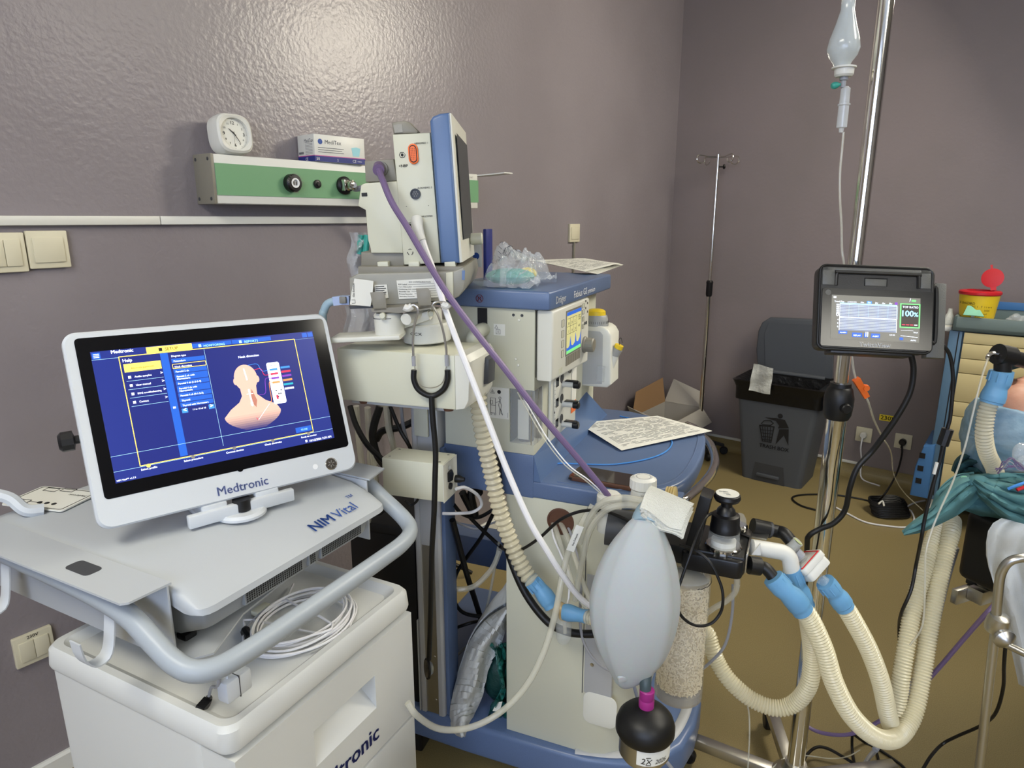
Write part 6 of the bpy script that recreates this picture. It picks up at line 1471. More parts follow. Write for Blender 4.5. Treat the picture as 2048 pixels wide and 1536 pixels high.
# white upright post and black box behind the trolley
mb = MB().box(-.008, .008, -.008, .008, 0, .78, .002, M=Matrix.Translation((py(758, 1100, 1.62).x, 1.62, 0))); solo('thin_white_post', mb, M['draeger_white'], 'thin white upright post behind the trolley handle', 'post')
TZ = yawframe((py(800, 1100, 1.45).x, 1.50, 0), -17.7)
t = thing('black_equipment_case', 'black case with dark flat top standing between the trolley and the column', 'case', TZ)
part('case_body', MB().box(-.13, .045, -.03, .16, .02, .62, .006), M['black_plastic'], t); part('case_lid', MB().box(-.14, .05, -.035, .165, .621, .645, .004), M['ink_black'], t)
# plastic waste bag on the base --------------------------------------
TK = at0(py(945, 1440, 1.42))
t = thing('white_disposal_bag', 'crumpled white paper bag slumped on the machine base beside the column', 'bag', TK)
edgeL = [(1013, 1215), (980, 1235), (955, 1262), (938, 1292), (925, 1330), (912, 1370), (903, 1410), (902, 1445), (910, 1466), (922, 1472)]
edgeR = [(1015, 1225), (1008, 1262), (1000, 1290), (988, 1312), (975, 1340), (968, 1375), (960, 1400), (948, 1425), (938, 1450), (928, 1474)]
Lc = catmull([Vector((a, b, 0)) for a, b in edgeL], 3); Rc = catmull([Vector((a, b, 0)) for a, b in edgeR], 3)
def fn(a, b):
    i = min(len(Lc) - 1, int(round(a * (len(Lc) - 1)))); q = Lc[i].lerp(Rc[i], b)
    Y = 1.40 - .055 * math.sin(PI * b) + .05 * (1 - a) + .05 * (abs(noise.noise(Vector((a * 5, b * 2, 1)))) - .2) + .010 * abs(noise.noise(Vector((a * 16, b * 5, 4))))
    return py(q.x, q.y, Y)
part('bag_sheet', loc(MB().grid(fn, 60, 34, -.003), TK), M['sheet_white'], t, ang=45)
fnb = lambda a, b: fn(a, b) + Vector((0, .10 * math.sin(PI * b) + .02, 0))
part('bag_back', loc(MB().grid(fnb, 27, 6, .003), TK), M['sheet_white'], t)
TK2 = at0(py(990, 1400, 1.44))
t = thing('green_plastic_bag', 'shiny dark green translucent plastic bag spilling out of the white disposal bag', 'bag', TK2)
def fn2(a, b):
    u = 1014 - (1 - b) * (1014 - (960 + 40 * math.cos(a * 2.6 - 1.2))) ; v = 1285 + a * 160
    Y = 1.43 - .05 * math.sin(PI * a) * math.sin(PI * min(1, b + .2)) + .05 * noise.noise(Vector((a * 7, b * 5, 2))) + .02 * noise.noise(Vector((a * 18, b * 12, 7)))
    return py(u + 3 * math.sin(a * 14), v, Y)
part('film', loc(MB().grid(fn2, 24, 14, -.003), TK2), M['film_green'], t, ang=40)
part('content_fold', loc(MB().ball(py(1000, 1350, 1.46), .05, .9, .8, 1.4, 14, 10), TK2), mat('dark_teal', (20, 62, 58), .5, bump=(40, .6, 3, .01)), t)
part('small_label', loc(MB().add([py(985, 1422, 1.37), py(993, 1405, 1.37), py(1005, 1403, 1.37), py(999, 1424, 1.37)], [(0, 1, 2, 3)]), TK2), M['paper'], t)
# mask bag on the top shelf -------------------------------------------
TM = at0(py(1000, 560, 1.45))
t = thing('mask_bag', 'crinkled clear plastic bag holding green breathing masks on the blue top shelf', 'bag', TM)
zs = 1.2135
fl_ = A_.L(pz(930, 582, zs)); fr_ = A_.L(pz(1065, 577, zs))
def bagf(a, b):
    x = fl_.x + (fr_.x - fl_.x) * a; y0_ = .012; y = y0_ + .15 * b
    h_ = .078 * math.sin(PI * min(1, .12 + .85 * a)) ** .6 * math.sin(PI * b) ** .45 * (1.05 - .35 * a)
    cr = .030 * noise.noise(Vector((a * 7, b * 5, 3))) + .014 * abs(noise.noise(Vector((a * 18, b * 12, 5))))
    return A_.W((x + .012 * math.sin(b * 9), y, zs + max(.001, h_ + cr * (1 if h_ > .01 else .2))))
part('film', loc(MB().grid(bagf, 60, 36), TM), M['film_clear'], t, ang=25)
part('green_mask', loc(MB().ball(A_.W(((fl_.x + fr_.x) / 2 - .01, .06, zs + .020)), .035, 1.5, .9, .5, 14, 8), TM), M['teal'], t, 'teal breathing mask')
part('yellow_cap', loc(MB().ball(A_.W((fr_.x - .035, .09, zs + .024)), .017, 1.2, .9, .8, 12, 8), TM), M['yellow_pale'], t, 'yellow cap')
part('clear_tube', loc(MB().cyl(A_.W(((fl_.x + fr_.x) / 2 - .01, .02, zs + .004)), A_.W(((fl_.x + fr_.x) / 2 - .008, .02, zs + .045)), .007, 12), TM), M['glass_clear'], t)
mb = MB()
for i in range(9):
    for j in range(3):
        a = .12 + .05 * j * 2 + .01 * i; b = .28 + .05 * i
        q0 = bagf(a, b); q1_ = bagf(a + .07, b + .01)
        mb.tube([q0 + Vector((0, -.001, .0012)), q1_ + Vector((0, -.001, .0012))], .0005, 4, 1)
part('bag_print', loc(mb, TM), M['ink'], t, kind='stuff')
# navy glove box behind the monitor
gb = A_.sub((-.12, .17, 1.2125)); 
t = thing('glove_box', 'navy and white carton behind the patient monitor on the top shelf', 'box', gb)
q = A_.hit(966, 500, 1, .17); q2 = A_.hit(966, 458, 1, .17)
part('carton', MB().box(0, q.x + .12, 0, .035, 0, q2.z - 1.2125, .002), _mats['navy_print'], t)
part('white_panel', MB().box(q.x + .085, q.x + .117, -.001, 0, .03, q2.z - 1.2125 - .012), M['paper'], t)
o = part('round_logo', MB().lathe([(.008, 0), (.008, .0005), (0, .0005)], (q.x + .103, -.0012, .055), (0, -1, 0), 18), M['logo_blue'], t)
# green caps and clear film behind the battery module
TN = at0(py(722, 500, 1.42)); t = thing('tubing_bag', 'clear plastic bag with green capped tubing tucked behind the monitor', 'bag', TN)
for du in (0, 12): part('green_cap', loc(MB().tube(PY([(722 + du, 470, 1.42), (719 + du, 508, 1.42)]), .0065, 10, 1), TN), M['teal'], t)
part('film', loc(MB().grid(lambda a, b: py(698 + 34 * b + 5 * math.sin(a * 8), 465 + 95 * a, 1.44 - .03 * math.sin(PI * b) + .005 * math.sin(a * 20 + b * 9)), 16, 8, .001), TN), M['film_clear'], t)
part('clear_sheet', loc(MB().grid(lambda a, b: py(690 + 70 * b + 4 * math.sin(a * 5), 612 + 60 * a, 1.46 + .01 * math.sin(b * 9)), 10, 8, .001), TN), M['film_clear'], t)
# ================================================================== right hand side
# ---- infusion pole on wheels ----
YQ = 1.32
px_ = py(1590, 1536, YQ).x
PF = at0(Vector((px_, YQ, 0)))
t = thing('chrome_pole', 'thick chrome telescopic pole on a steel wheeled base in the right foreground', 'pole', PF)
part('lower_tube', MB().cyl((0, 0, .06), (0, 0, .985), .0190, 32, .001), M['chrome'], t)
part('upper_tube', MB().cyl((0, 0, .985), (0, 0, 2.15), .0135, 32, .001), M['chrome'], t)
part('height_collar', MB().lathe([(.022, .955), (.0265, .965), (.0285, .985), (.0285, 1.0), (.024, 1.018), (.0205, 1.022), (.020, 1.03)], (0, 0, 0), (0, 0, 1), 18), M['black_rubber'], t, 'black height adjusting collar')
part('collar_knob', MB().cyl((0, -.024, .985), (.0, -.038, .985), .010, 12, .002), M['black_rubber'], t)
part('hub', MB().lathe([(.045, .055), (.05, .06), (.05, .085), (.03, .1), (.024, .12)], seg=24), M['steel'], t)
for k, a in enumerate((149, 82, 8, -64, -136)):
    d = Vector((math.cos(math.radians(a)), math.sin(math.radians(a)), 0)); L_ = .26; n = Vector((-d.y, d.x, 0))
    mm_ = Matrix(((d.x, n.x, 0, 0), (d.y, n.y, 0, 0), (0, 0, 1, 0), (0, 0, 0, 1)))
    leg = part('leg', MB().box(.03, L_, -.014, .014, .06, .085, .002, M=mm_), M['steel'], t)
    part('caster', MB().lathe([(.018, -.01), (.022, -.006), (.022, .006), (.018, .01)], d * (L_ - .01) + Vector((0, 0, .0225)), n, 18).cyl(d * (L_ - .01) + Vector((0, 0, .03)), d * (L_ - .01) + Vector((0, 0, .062)), .009, 10), M['black_rubber'], leg)
part('hook_arm', MB().tube([(0, 0, 2.14), (-.04, 0, 2.15), (-.075, 0, 2.14), (-.085, 0, 2.11), (-.07, 0, 2.10)], .004, 8), M['steel'], t)
# ---- infusion bottle ----
u0 = 1691; q0 = py(u0, 95, YQ); TI = at0(py(u0, 256, YQ))
t = thing('infusion_bottle', 'upside down pale infusion bottle hanging from the pole at the top edge', 'bottle', TI)
def inf(nm, rows_, m, lab=None, u=1687, ribs=0, rib=0): return part(nm, lath(u, rows_, YQ, TI, 28, ribs, rib, x=(py(u, max(60, (rows_[0][0] + rows_[-1][0]) / 2), YQ).x, YQ)), M[m], t, lab)
dm('infusion_fluid', (206, 214, 216), .12, alpha=.62, spec=.8, bump=(8, .2))
dm('drip_chamber', (215, 220, 222), .1, alpha=.5, spec=.9, bump=(14, .1))
inf('bottle_body', [(-90, 30), (-50, 24), (-10, 13), (20, 13), (50, 20), (78, 28), (98, 31), (112, 27), (125, 18), (135, 14)], 'infusion_fluid', 'soft clear bottle half full of fluid', 1691)
inf('bottle_hanger', [(-96, 6), (-90, 6)], 'white_plastic', None, 1691)
inf('cap_flange', [(133, 20), (134, 23), (137, 23), (138, 19)], 'white_plastic', None, 1688); inf('cap', [(138, 18.5), (150, 18), (154, 15)], 'white_plastic', None, 1688)
inf('spike', [(152, 8), (160, 8), (162, 5), (175, 5)], 'cable_grey')
inf('drip_chamber', [(173, 5), (177, 9), (207, 9.5), (208, 12), (211, 12), (212, 10), (255, 10), (257, 5), (265, 4)], 'drip_chamber', 'clear drip chamber')
a_, b_ = py(1663, 172, YQ), py(1680, 169, YQ)
part('air_vent', loc(MB().tube([a_, a_.lerp(b_, .3), a_.lerp(b_, .7), b_], lambda s_: .003 + .0032 * math.sin(PI * min(1, s_ + .1)), 10, 4), TI), M['teal'], t, 'small green vent cap')
line('infusion_line', 'thin clear infusion line hanging from the drip chamber past the pole monitor to the floor', 'tube',
     [(1687, 264, YQ), (1684, 300, YQ), (1680, 345, YQ), (1680, 400, YQ), (1683, 450, YQ), (1684, 500, YQ), (1688, 530, YQ), (1695, 620, YQ + .02), (1704, 715, YQ), (1712, 758, YQ), (1735, 800, YQ), (1748, 840, YQ + .1), (1765, 875, YQ + .3), (1782, 905, YQ + .6), (1788, 950, YQ + 1.0), (1808, 985, YQ + 1.25), (1845, 1020, YQ + 1.35)], .0022, 'tube_clear', 8)
c0 = py(1712, 758, YQ - .004); c1 = py(1733, 794, YQ - .004)
solo('roller_clamp', MB().tube([c0, c0.lerp(c1, .45), c0.lerp(c1, .5) , c1], lambda s_: .0095 - .002 * s_, 4, 1).lathe([(.006, -.006), (.007, 0), (.006, .006)], c0.lerp(c1, .55) + Vector((.006, -.002, .003)), (0, 1, 0), 14), M['orange'], 'bright orange roller clamp on the infusion line below the pole monitor', 'clamp')
# ---- pole monitor ----
cs = [(1642, 526.8), (1869.6, 535.2), (1862.6, 709.6), (1633.4, 697.9)]
vx = Vector((.9915, -.127, -.030)).normalized(); nz = Vector((-.1122, -.947, .3008)).normalized(); vy = nz.cross(vx).normalized(); nz = vx.cross(vy)
P0 = CAMP + ray(1642, 526.8) * 1.22
F0 = Frame(P0, vx, vy, nz); c = sum((F0.hit(u, v, 2) for u, v in cs), Vector()) / 4
TV = Frame(F0.W(c), vx, vy, nz)
t = thing('pole_monitor', 'dark grey twitch monitor with TOF RATIO 100% screen clamped to the chrome pole', 'monitor', TV)
dm('gunmetal', (94, 94, 90), .38, bump=(500, .25)); dm('gunmetal_dark', (38, 38, 40), .35, bump=(500, .1))
hw, hh = .0970, .0768
part('housing', loft(MB(), [[(x, y, z) for x, y in rrect(-hw + g, hw - g, -hh + g, hh - g, .012, 5)] for g, z in ((.010, -.045), (.002, -.038), (0, -.03), (0, -.006), (.002, -.002))]), M['gunmetal_dark'], t)
part('rubber_rim', MB().tube([(x, y, -.003) for x, y in rrect(-hw + .001, hw - .001, -hh + .001, hh - .001, .012, 5)], .0028, 8, 1, closed=True), M['black_rubber'], t)
def tvq(x, y): q = TV.hit(1580 + x / 3.84, 500 + y / 3.84, 2); return (q.x, q.y)
fo_ = [(x, y) for x, y in rrect(-hw + .004, hw - .004, -hh + .004, hh - .004, .009, 4)]
h0, h1 = tvq(350, 160), tvq(1000, 295)
mb = MB().box(-hw + .005, h0[0], h1[1], hh - .005, -.004, .0, .001).box(h1[0], hw - .005, h1[1], hh - .005, -.004, 0, .001).box(-hw + .005, hw - .005, h0[1], hh - .005, -.004, .0, .001)
part('handle_surround', mb, M['gunmetal'], t)
part('handle_recess', MB().box(h0[0], h1[0], h1[1], h0[1], -.012, -.0035), M['gunmetal'], t)
part('handle_grip', MB().tube([(h0[0] + .002, h1[1], -.001), (h0[0] + .003, h0[1] - .004, 0), (h0[0] + .010, h0[1] - .002, .001), (h1[0] - .010, h0[1] - .002, .001), (h1[0] - .003, h0[1] - .004, 0), (h1[0] - .002, h1[1], -.001)], .0032, 8, 4), M['black_plastic'], t)
l0, l1 = tvq(578, 215), tvq(746, 280)
lt = part('latch', MB().box(l0[0], l1[0], l1[1], l0[1], -.010, -.001, .0012), M['gunmetal'], t)
part('latch_outline', MB().tube([(l0[0], l1[1], -.0008), (l0[0], l0[1], -.0008), (l1[0], l0[1], -.0008), (l1[0], l1[1], -.0008)], .0008, 4, 1), M['ink_black'], lt)
g0, g1 = tvq(250, 290), tvq(1085, 775)
part('front_glass', MB().prism(rrect(g0[0], g1[0], g1[1], g0[1], .004), -.002, .0006), mat('tv_glass', (24, 25, 28), .18, bump=(5, .0)), t, 'dark glossy front')
part('corner_sensor', MB().lathe([(.005, 0), (.005, .0006), (.0042, .0006)], (g0[0] + .010, g0[1] - .008, .0006), (0, 0, 1), 18), M['gunmetal'], t)
s0, s1 = tvq(330, 347), tvq(985, 712)
s0 = (tvq(320, 347)[0], (tvq(330, 345)[1] + tvq(998, 372)[1]) / 2); s1 = (tvq(990, 715)[0], (tvq(310, 678)[1] + tvq(982, 715)[1]) / 2)
scr = part('display', MB().box(s0[0], s1[0], s1[1], s0[1], .0006, .0010), mat('tv_screen', (118, 116, 108), .3, emit=.35), t, 'lit grey trend display')
GR = {}; X0, X1, Y1, Y0 = s0[0], s1[0], s0[1], s1[1]
rA('screen_cyan', (.095, .175), (.74, .20), .0012); 
GR['pale'] = MB(); p, q = A(.095, .20), A(.74, .80); GR['pale'].box(p[0], q[0], q[1], p[1], .0010, .0012)
M['pale'] = mat('trend_bg', (130, 138, 160), .3, emit=.5)
for i in range(17): lA('screen_white', (.095, .215 + i * .034), (.74, .215 + i * .034), .00016)
for i in range(6): lA('screen_cyan', (.20 + i * .11, .2), (.20 + i * .11, .5), .0001)
lA('screen_white', (.095, .50), (.74, .50), .0005); lA('screen_white', (.095, .2), (.095, .80), .0004); lA('screen_white', (.74, .2), (.74, .80), .0004)
tA('screen_white', 'Trend Plus', (.03, .165), .11); tA('screen_white', '6:10AM PM', (.18, .165), .10)
for x, s_ in ((.33, '15m'), (.49, '2hr'), (.57, '4hr'), (.65, '8hr')): tA('screen_white', s_, (x, .165), .035)
rA('screen_blue_light', (.40, .115), (.455, .17), .0012); tA('screen_white', '1hr', (.41, .163), .035); rA('screen_purple', (.715, .115), (.745, .17), .0012)
for i, s_ in enumerate(('100', '80', '60', '40', '20', '0')): tA('screen_white', s_, (.055, .235 + i * .05), .03)
for i, s_ in enumerate(('4', '2', '0')): tA('screen_white', s_, (.07, .58 + i * .08), .012)
rA('screen_white', (.02, .03), (.05, .07), .0012)
rA('screen_green', (.775, .13), (1 - .0, .68), .0012); 
GR['tofbg'] = MB(); p, q = A(.79, .155), A(.985, .655); GR['tofbg'].box(p[0], q[0], q[1], p[1], .0012, .0016); M['tofbg'] = mat('tof_bg', (52, 46, 42), .3, emit=.3)
tA('screen_white', 'TOF RATIO', (.80, .235), .175, .0022, .01); tA('screen_cyan', '100', (.80, .42), .125, .0022, .03); tA('screen_cyan', '%', (.93, .42), .045, .0022, .03)
for x in (.80, .845, .89, .935): rA('screen_red' if x < .9 else 'screen_white', (x, .60), (x + .035, .62), .0018)
rA('screen_green', (.90, .04), (.95, .085), .0012); tA('screen_white', '/', (.875, .085), .015)
lA('screen_white', (.79, .86), (.98, .885), .0004); lA('screen_white', (.79, .74), (.93, .74), .0002); tA('screen_white', '50mA', (.93, .79), .05); tA('screen_white', 'AUTO', (.90, .97), .06)
for a, b, s_ in ((.09, .19, 'ALARM'), (.245, .36, 'REPLAY'), (.38, .42, 'II'), (.46, .56, 'ALERT')): rA('screen_blue', (a, .84 if a > .2 else .81), (b, .94 if a > .2 else .88), .0012); tA('screen_white', s_, (a + .015, .92 if a > .2 else .865), (b - a) * .7)
tA('screen_white', '0.0 HR', (.665, .87), .06); rA('screen_blue', (.78, .90), (.82, .96), .0012)
for k, g in GR.items(): part({'pale': 'trend_field', 'tofbg': 'ratio_field'}.get(k, k + '_graphics'), g, M[k], scr, kind='stuff', ang=80)
mb = MB(); a = tvq(530, 742); b = tvq(760, 748); addtext(mb, 'TwitchView', (a[0], (a[1] + b[1]) / 2, .0008), (1, 0, 0), (0, 1, 0), width=b[0] - a[0] + .002, bold=.02); part('brand_lettering', mb, M['white_print'], t)
# side dock behind
a = tvq(1110, 225); b = tvq(1245, 810)
part('side_dock', MB().prism([(a[0] + .004, b[1] - .002), (b[0] + .002, b[1] - .002), (b[0] + .003, a[1]), (a[0] + .018, a[1] + .001), (a[0] + .010, a[1] - .006), (a[0] + .002, a[1] - .006)], -.050, -.030, bev=.002), M['gunmetal'], t)
part('dock_handle', MB().tube([(hw - .002, .045, -.020), (hw + .008, .046, -.02), (hw + .013, .038, -.02), (hw + .013, -.045, -.02), (hw + .008, -.053, -.02), (hw - .002, -.055, -.02)], .0042, 8, 4), M['black_rubber'], t)
part('bottom_tray', MB().box(-hw + .025, hw - .03, -hh - .006, -hh + .001, -.04, -.004, .002), M['gunmetal_dark'], t)
q = TV.L(PF.W((0, 0, 1.16)))
part('pole_clamp', MB().box(q.x - .025, q.x + .025, -.03, .03, min(q.z + .008, -.06), -.046, .003), M['gunmetal_dark'], t)
# monitor cables
line('pole_monitor_cable', 'thick black cable from under the pole monitor curling down behind the chrome pole', 'cable',
     [(1822, 708, 1.235), (1827, 740, 1.235), (1820, 785, 1.235), (1795, 832, 1.24), (1765, 875, 1.25), (1742, 905, 1.26), (1715, 935, 1.26), (1700, 975, 1.26), (1690, 1020, 1.27), (1668, 1046, 1.275), (1640, 1058, 1.285), (1618, 1072, 1.29), (1614, 1095, 1.30), (1612, 1200, 1.345), (1600, 1400, 1.36)], .0055, 'black_rubber', 12)
line('ferrite_cable', 'black cable with a ferrite block hanging from the right side of the pole monitor', 'cable',
     [(1868, 683, 1.235), (1885, 690, 1.235), (1900, 712, 1.235), (1906, 760, 1.235), (1901, 830, 1.235), (1894, 860, 1.235), (1880, 920, 1.235), (1862, 985, 1.235), (1849, 1040, 1.235), (1842, 1080, 1.235), (1832, 1130, 1.27), (1822, 1180, 1.25), (1803, 1225, 1.26), (1798, 1255, 1.36), (1800, 1320, 1.38), (1797, 1400, 1.38), (1780, 1440, 1.38)], .0035, 'black_rubber')
solo('ferrite_core', MB().tube(PY([(1896, 858, 1.23), (1885, 890, 1.23)]), .0105, 10, 1), M['black_plastic'], 'black ferrite block on the right cable of the pole monitor', 'ferrite')
solo('cable_tag', MB().tube(PY([(1874, 925, 1.23), (1868, 948, 1.23)]), .0032, 6, 1), M['white_plastic'], 'small white tag below the ferrite block', 'tag')
# ---- waste bin ----
WB = W
def wq(u, v, y): return W.hit(u, v, 1, y)
TBn = W.sub((.80, -.27, 0))
t = thing('waste_bin', 'grey pedal waste bin with open lid and black TRASH BOX print by the back wall', 'bin', TBn)
bl_, tr_, tl_ = wq(1483, 953, -.39), wq(1636, 812, -.39), wq(1478, 790, -.39)
x0b, x1b, x0t, x1t = .655, .965, .605, 1.015
def binring(f, z, y0=-.39, y1=-.12, r=.03, dy=0): 
    a = x0b + (x0t - x0b) * f; b = x1b + (x1t - x1b) * f
    return [(x - .80, y + .27, z) for x, y in rrect(a, b, y0 - .02 * f, y1, r, 5)]
part('bin_body', loft(MB(), [binring(0, 0), binring(0, .01), binring(1, .46)]), M['bin_grey'], t)
dark = M['bag_black']
part('bin_liner', loft(MB(), [[(x * 1.06, y * 1.06, z) for x, y, z in binring(1, .435)], [(x * 1.07, y * 1.08, z) for x, y, z in binring(1, .50)], [(x * 1.16, y * 1.12 - .0, z) for x, y, z in binring(1, .535)], [(x * 1.1, y * 1.06, z) for x, y, z in binring(1, .54)], [(x * .9, y * .85, z) for x, y, z in binring(1, .525)], [(x * .7, y * .7, z) for x, y, z in binring(1, .40)]]), dark, t, 'black bin liner folded over the rim')
ly = -.115
lid = [wq(u, v, ly) for u, v in ((1518, 768), (1512, 700), (1516, 662), (1524, 645), (1540, 635), (1650, 640), (1668, 660), (1664, 760))]
part('bin_lid', MB().prism([(p.x - .80, p.z) for p in lid], ly + .27, ly + .30, 'y', bev=.008, seg=3), M['bin_grey'], t)
li = [wq(u, v, ly - .001) for u, v in ((1532, 762), (1529, 668), (1538, 645), (1646, 650), (1655, 668), (1650, 758))]
part('lid_panel', MB().prism([(p.x - .80, p.z) for p in li], ly + .267, ly + .27, 'y'), M['bin_grey'], t)
part('bin_hinge', MB().cyl((x0t - .75, -.12 + .27 + .0, .535), (x1t - .85, -.12 + .27, .535), .012, 14), M['bin_grey'], t)
fz = lambda z: -.39 - .02 * (z / .46) + .27 - .0012
def bq(x, y):  # point read on an enlargement of the bin
    p = W.hit(1440 + x / 3.838, 600 + y / 3.838, 1, -.405); return (p.x - .80, p.z)
mb = MB()
def bp(pts): 
    P_ = [bq(*p) for p in pts]; mb.add([(x, fz(z) - .001, z) for x, z in P_], [tuple(range(len(P_)))])
def bl2(pts, w_=.0018):
    P_ = [bq(*p) for p in pts]; mb.tube([(x, fz(z) - .0004, z) for x, z in P_], w_, 4, 1)
c = bq(464, 890); mb.lathe([(.0125, 0), (.0125, .001), (0, .001)], (c[0], fz(c[1]), c[1]), (0, -1, 0), 20)
bp([(340, 900), (430, 905), (500, 920), (530, 985), (445, 985), (455, 965), (430, 928)]); bp([(455, 992), (528, 992), (523, 1120), (490, 1040), (425, 1110)])
bp([(300, 958), (420, 970), (418, 978), (302, 968)]); bl2([(306, 968), (325, 1085), (390, 1095), (415, 975)], .003)
for a_, b_ in (((325, 972), (340, 1087)), ((345, 974), (352, 1089)), ((366, 975), (366, 1091)), ((388, 977), (378, 1093)), ((310, 995), (412, 1005)), ((314, 1020), (408, 1030)), ((318, 1048), (402, 1055)), ((322, 1070), (396, 1078))): bl2([a_, b_])
bl2([(318, 948), (340, 925), (390, 925), (410, 945), (390, 962), (330, 955), (318, 948)], .0025)
part('bin_pictogram', mb, M['ink_black'], t, 'black litter figure pictogram', kind='stuff')
mb = MB(); a = bq(300, 1120); b = bq(525, 1165); addtext(mb, 'TRASH BOX', (a[0], fz(a[1]) - .001, (a[1] + b[1]) / 2 - .004), (1, 0, 0), (0, 0, 1), width=b[0] - a[0], bold=.02); part('bin_lettering', mb, M['ink_black'], t)
part('pedal_recess', MB().prism([(-.085, .0), (-.072, .115), (.070, .115), (.085, 0)], -.124, -.116, 'y'), M['dark_grey'], t)
part('pedal', MB().box(-.06, .055, -.135, -.10, .028, .045, .004), M['bin_grey'], t, 'foot pedal')
pk = [W.hit(u, v, 1, -.44) for u, v in ((1508, 727), (1548, 736), (1541, 788), (1498, 780))]
pkF = W.sub((pk[3].x, -.44, pk[3].z))
t = thing('empty_packet', 'crumpled clear and white packet hanging over the bin liner edge', 'packet', pkF)
P4 = [Vector((p.x - pk[3].x, 0, p.z - pk[3].z)) for p in pk]
part('packet_film', MB().grid(lambda a, b: P4[0].lerp(P4[1], a).lerp(P4[3].lerp(P4[2], a), b) + Vector((0, .006 * math.sin(a * 6) + .004 * math.sin(b * 9 + a * 4) - .006, 0)), 10, 10, .002), mat('packet_film', (190, 192, 186), .25, bump=(40, .8, 3, .01)), t)
# ---- thin infusion stand at the back ----
sp = pz(1396, 905, 0)
TSd = at0(Vector((sp.x, sp.y, 0)))
t = thing('infusion_stand', 'slim chrome infusion stand with four hooks in the corner by the bin', 'stand', TSd)
zc_ = py(1418, 575, sp.y).z; zt_ = py(1438, 308, sp.y).z
part('lower_pole', MB().cyl((0, 0, .08), (0, 0, zc_), .0125, 16), M['chrome'], t); part('upper_pole', MB().cyl((0, 0, zc_), (0, 0, zt_), .0095, 16, .002), M['chrome'], t)
part('stand_collar', MB().lathe([(.014, -.05), (.018, -.04), (.018, .02), (.02, .03), (.014, .04)], (0, 0, zc_), (0, 0, 1), 16), M['black_plastic'], t, 'black collar')
part('thumb_knob', MB().cyl((.008, 0, zt_ - .065), (.03, 0, zt_ - .065), .004, 8).lathe([(.006, 0), (.013, .003), (.013, .010), (.006, .013)], (.028, 0, zt_ - .065), (1, 0, 0), 8), M['black_plastic'], t)
for a in (18, 108, 198, 288):
    d = Vector((math.cos(math.radians(a)), math.sin(math.radians(a)) * 1, 0)); u_ = Vector((0, 0, 1)); z_ = zt_ - .015
    part('hook', MB().tube([d * .005 + u_ * z_, d * .06 + u_ * z_, d * .10 + u_ * (z_ + .006), d * .125 + u_ * (z_ + .004), d * .13 + u_ * (z_ - .02), d * .11 + u_ * (z_ - .034), d * .085 + u_ * (z_ - .028), d * .08 + u_ * (z_ - .012)], .0032, 8, 5), M['chrome'], t)
for k in range(5):
    a = math.radians(72 * k - 12); d = Vector((math.cos(a), math.sin(a), 0)); R3 = Matrix.Rotation(a, 4, 'Z'); L_ = .145
    lg = part('leg', MB().prism([(.0, .10), (.0, .07), (L_, .05), (L_, .062)], -.011, .011, 'y', M=R3), M['black_plastic'], t)
    part('caster', MB().lathe([(.02, -.01), (.024, -.005), (.024, .005), (.02, .01)], d * L_ + Vector((0, 0, .0245)), Vector((-d.y, d.x, 0)), 16), M['black_rubber'], lg)
# ---- carton in the corner ----
TCb = W.sub((.20, -.36, 0))
t = thing('open_carton', 'open white carton with brown inside standing behind the worktop in the corner', 'box', TCb)
part('carton_walls', MB().box(-.12, .12, -.20, -.196, 0, .27).box(-.12, .12, .216, .22, 0, .27).box(-.12, -.116, -.2, .22, 0, .27).box(.116, .12, -.2, .22, 0, .27).box(-.12, .12, -.2, .22, 0, .003), M['cardboard_white'], t)
def flap(pts, m='cardboard_white', lab=None): 
    n_ = (Vector(pts[1]) - Vector(pts[0])).cross(Vector(pts[2]) - Vector(pts[0])).normalized() * .003
    k = len(pts); part('flap', MB().add([Vector(p) for p in pts] + [Vector(p) + n_ for p in pts], [tuple(range(k)), tuple(range(2 * k - 1, k - 1, -1))] + [(i, (i + 1) % k, (i + 1) % k + k, i + k) for i in range(k)]), M[m], t, lab)
flap([(-.12, -.2, .27), (-.12, .22, .27), (-.135, .20, .42), (-.135, -.14, .40)], 'cardboard', 'raised brown flap')
flap([(-.12, -.2, .27), (.12, -.2, .27), (.10, -.30, .30), (-.10, -.30, .36)]); flap([(.12, -.2, .27), (.12, .22, .27), (.19, .20, .20), (.19, -.17, .20)]); flap([(-.12, .22, .27), (.12, .22, .27), (.10, .29, .34), (-.10, .29, .40)])
# ---- drawer cabinet ----
fy = -.45
TCa = W.sub((1.55, fy, 0))
t = thing('drawer_cabinet', 'blue framed cabinet with pale yellow drawers at the right edge by the back wall', 'cabinet', TCa)
cw = .62
dm('cabinet_rim', (112, 128, 128), .4, bump=(300, .03))
part('cabinet_top', MB().box(-.035, cw + .03, .0 - .012, .40, .890, .908, .003).box(-.035, cw + .03, -.012, .006, .890, .950, .003).box(-.035, -.02, -.012, .40, .890, .950, .003).box(-.035, cw + .03, .385, .40, .890, .962, .003), M['cabinet_rim'], t)
part('back_ledge', MB().box(.0, cw, .380, .384, .95, .985, .001), M['cart_blue_bright'], t)
part('cabinet_frame', MB().box(-.045, .004, .0, .39, .12, .888, .004).box(.0, cw, .02, .39, .12, .888).box(cw, cw + .04, 0, .39, .12, .888, .004), M['cart_blue'], t)
part('frame_groove', MB().box(-.012, -.008, -.001, .002, .14, .885), M['ink_black'], t)
zs_ = [.135, .30, .41, .52, .585, .711, .774, .839, .886]
for a, b in zip(zs_, zs_[1:]):
    dr = part('drawer', MB().box(.010, cw - .006, -.006, .02, a + .0015, b - .0015, .001), M['drawer_yellow'], t)
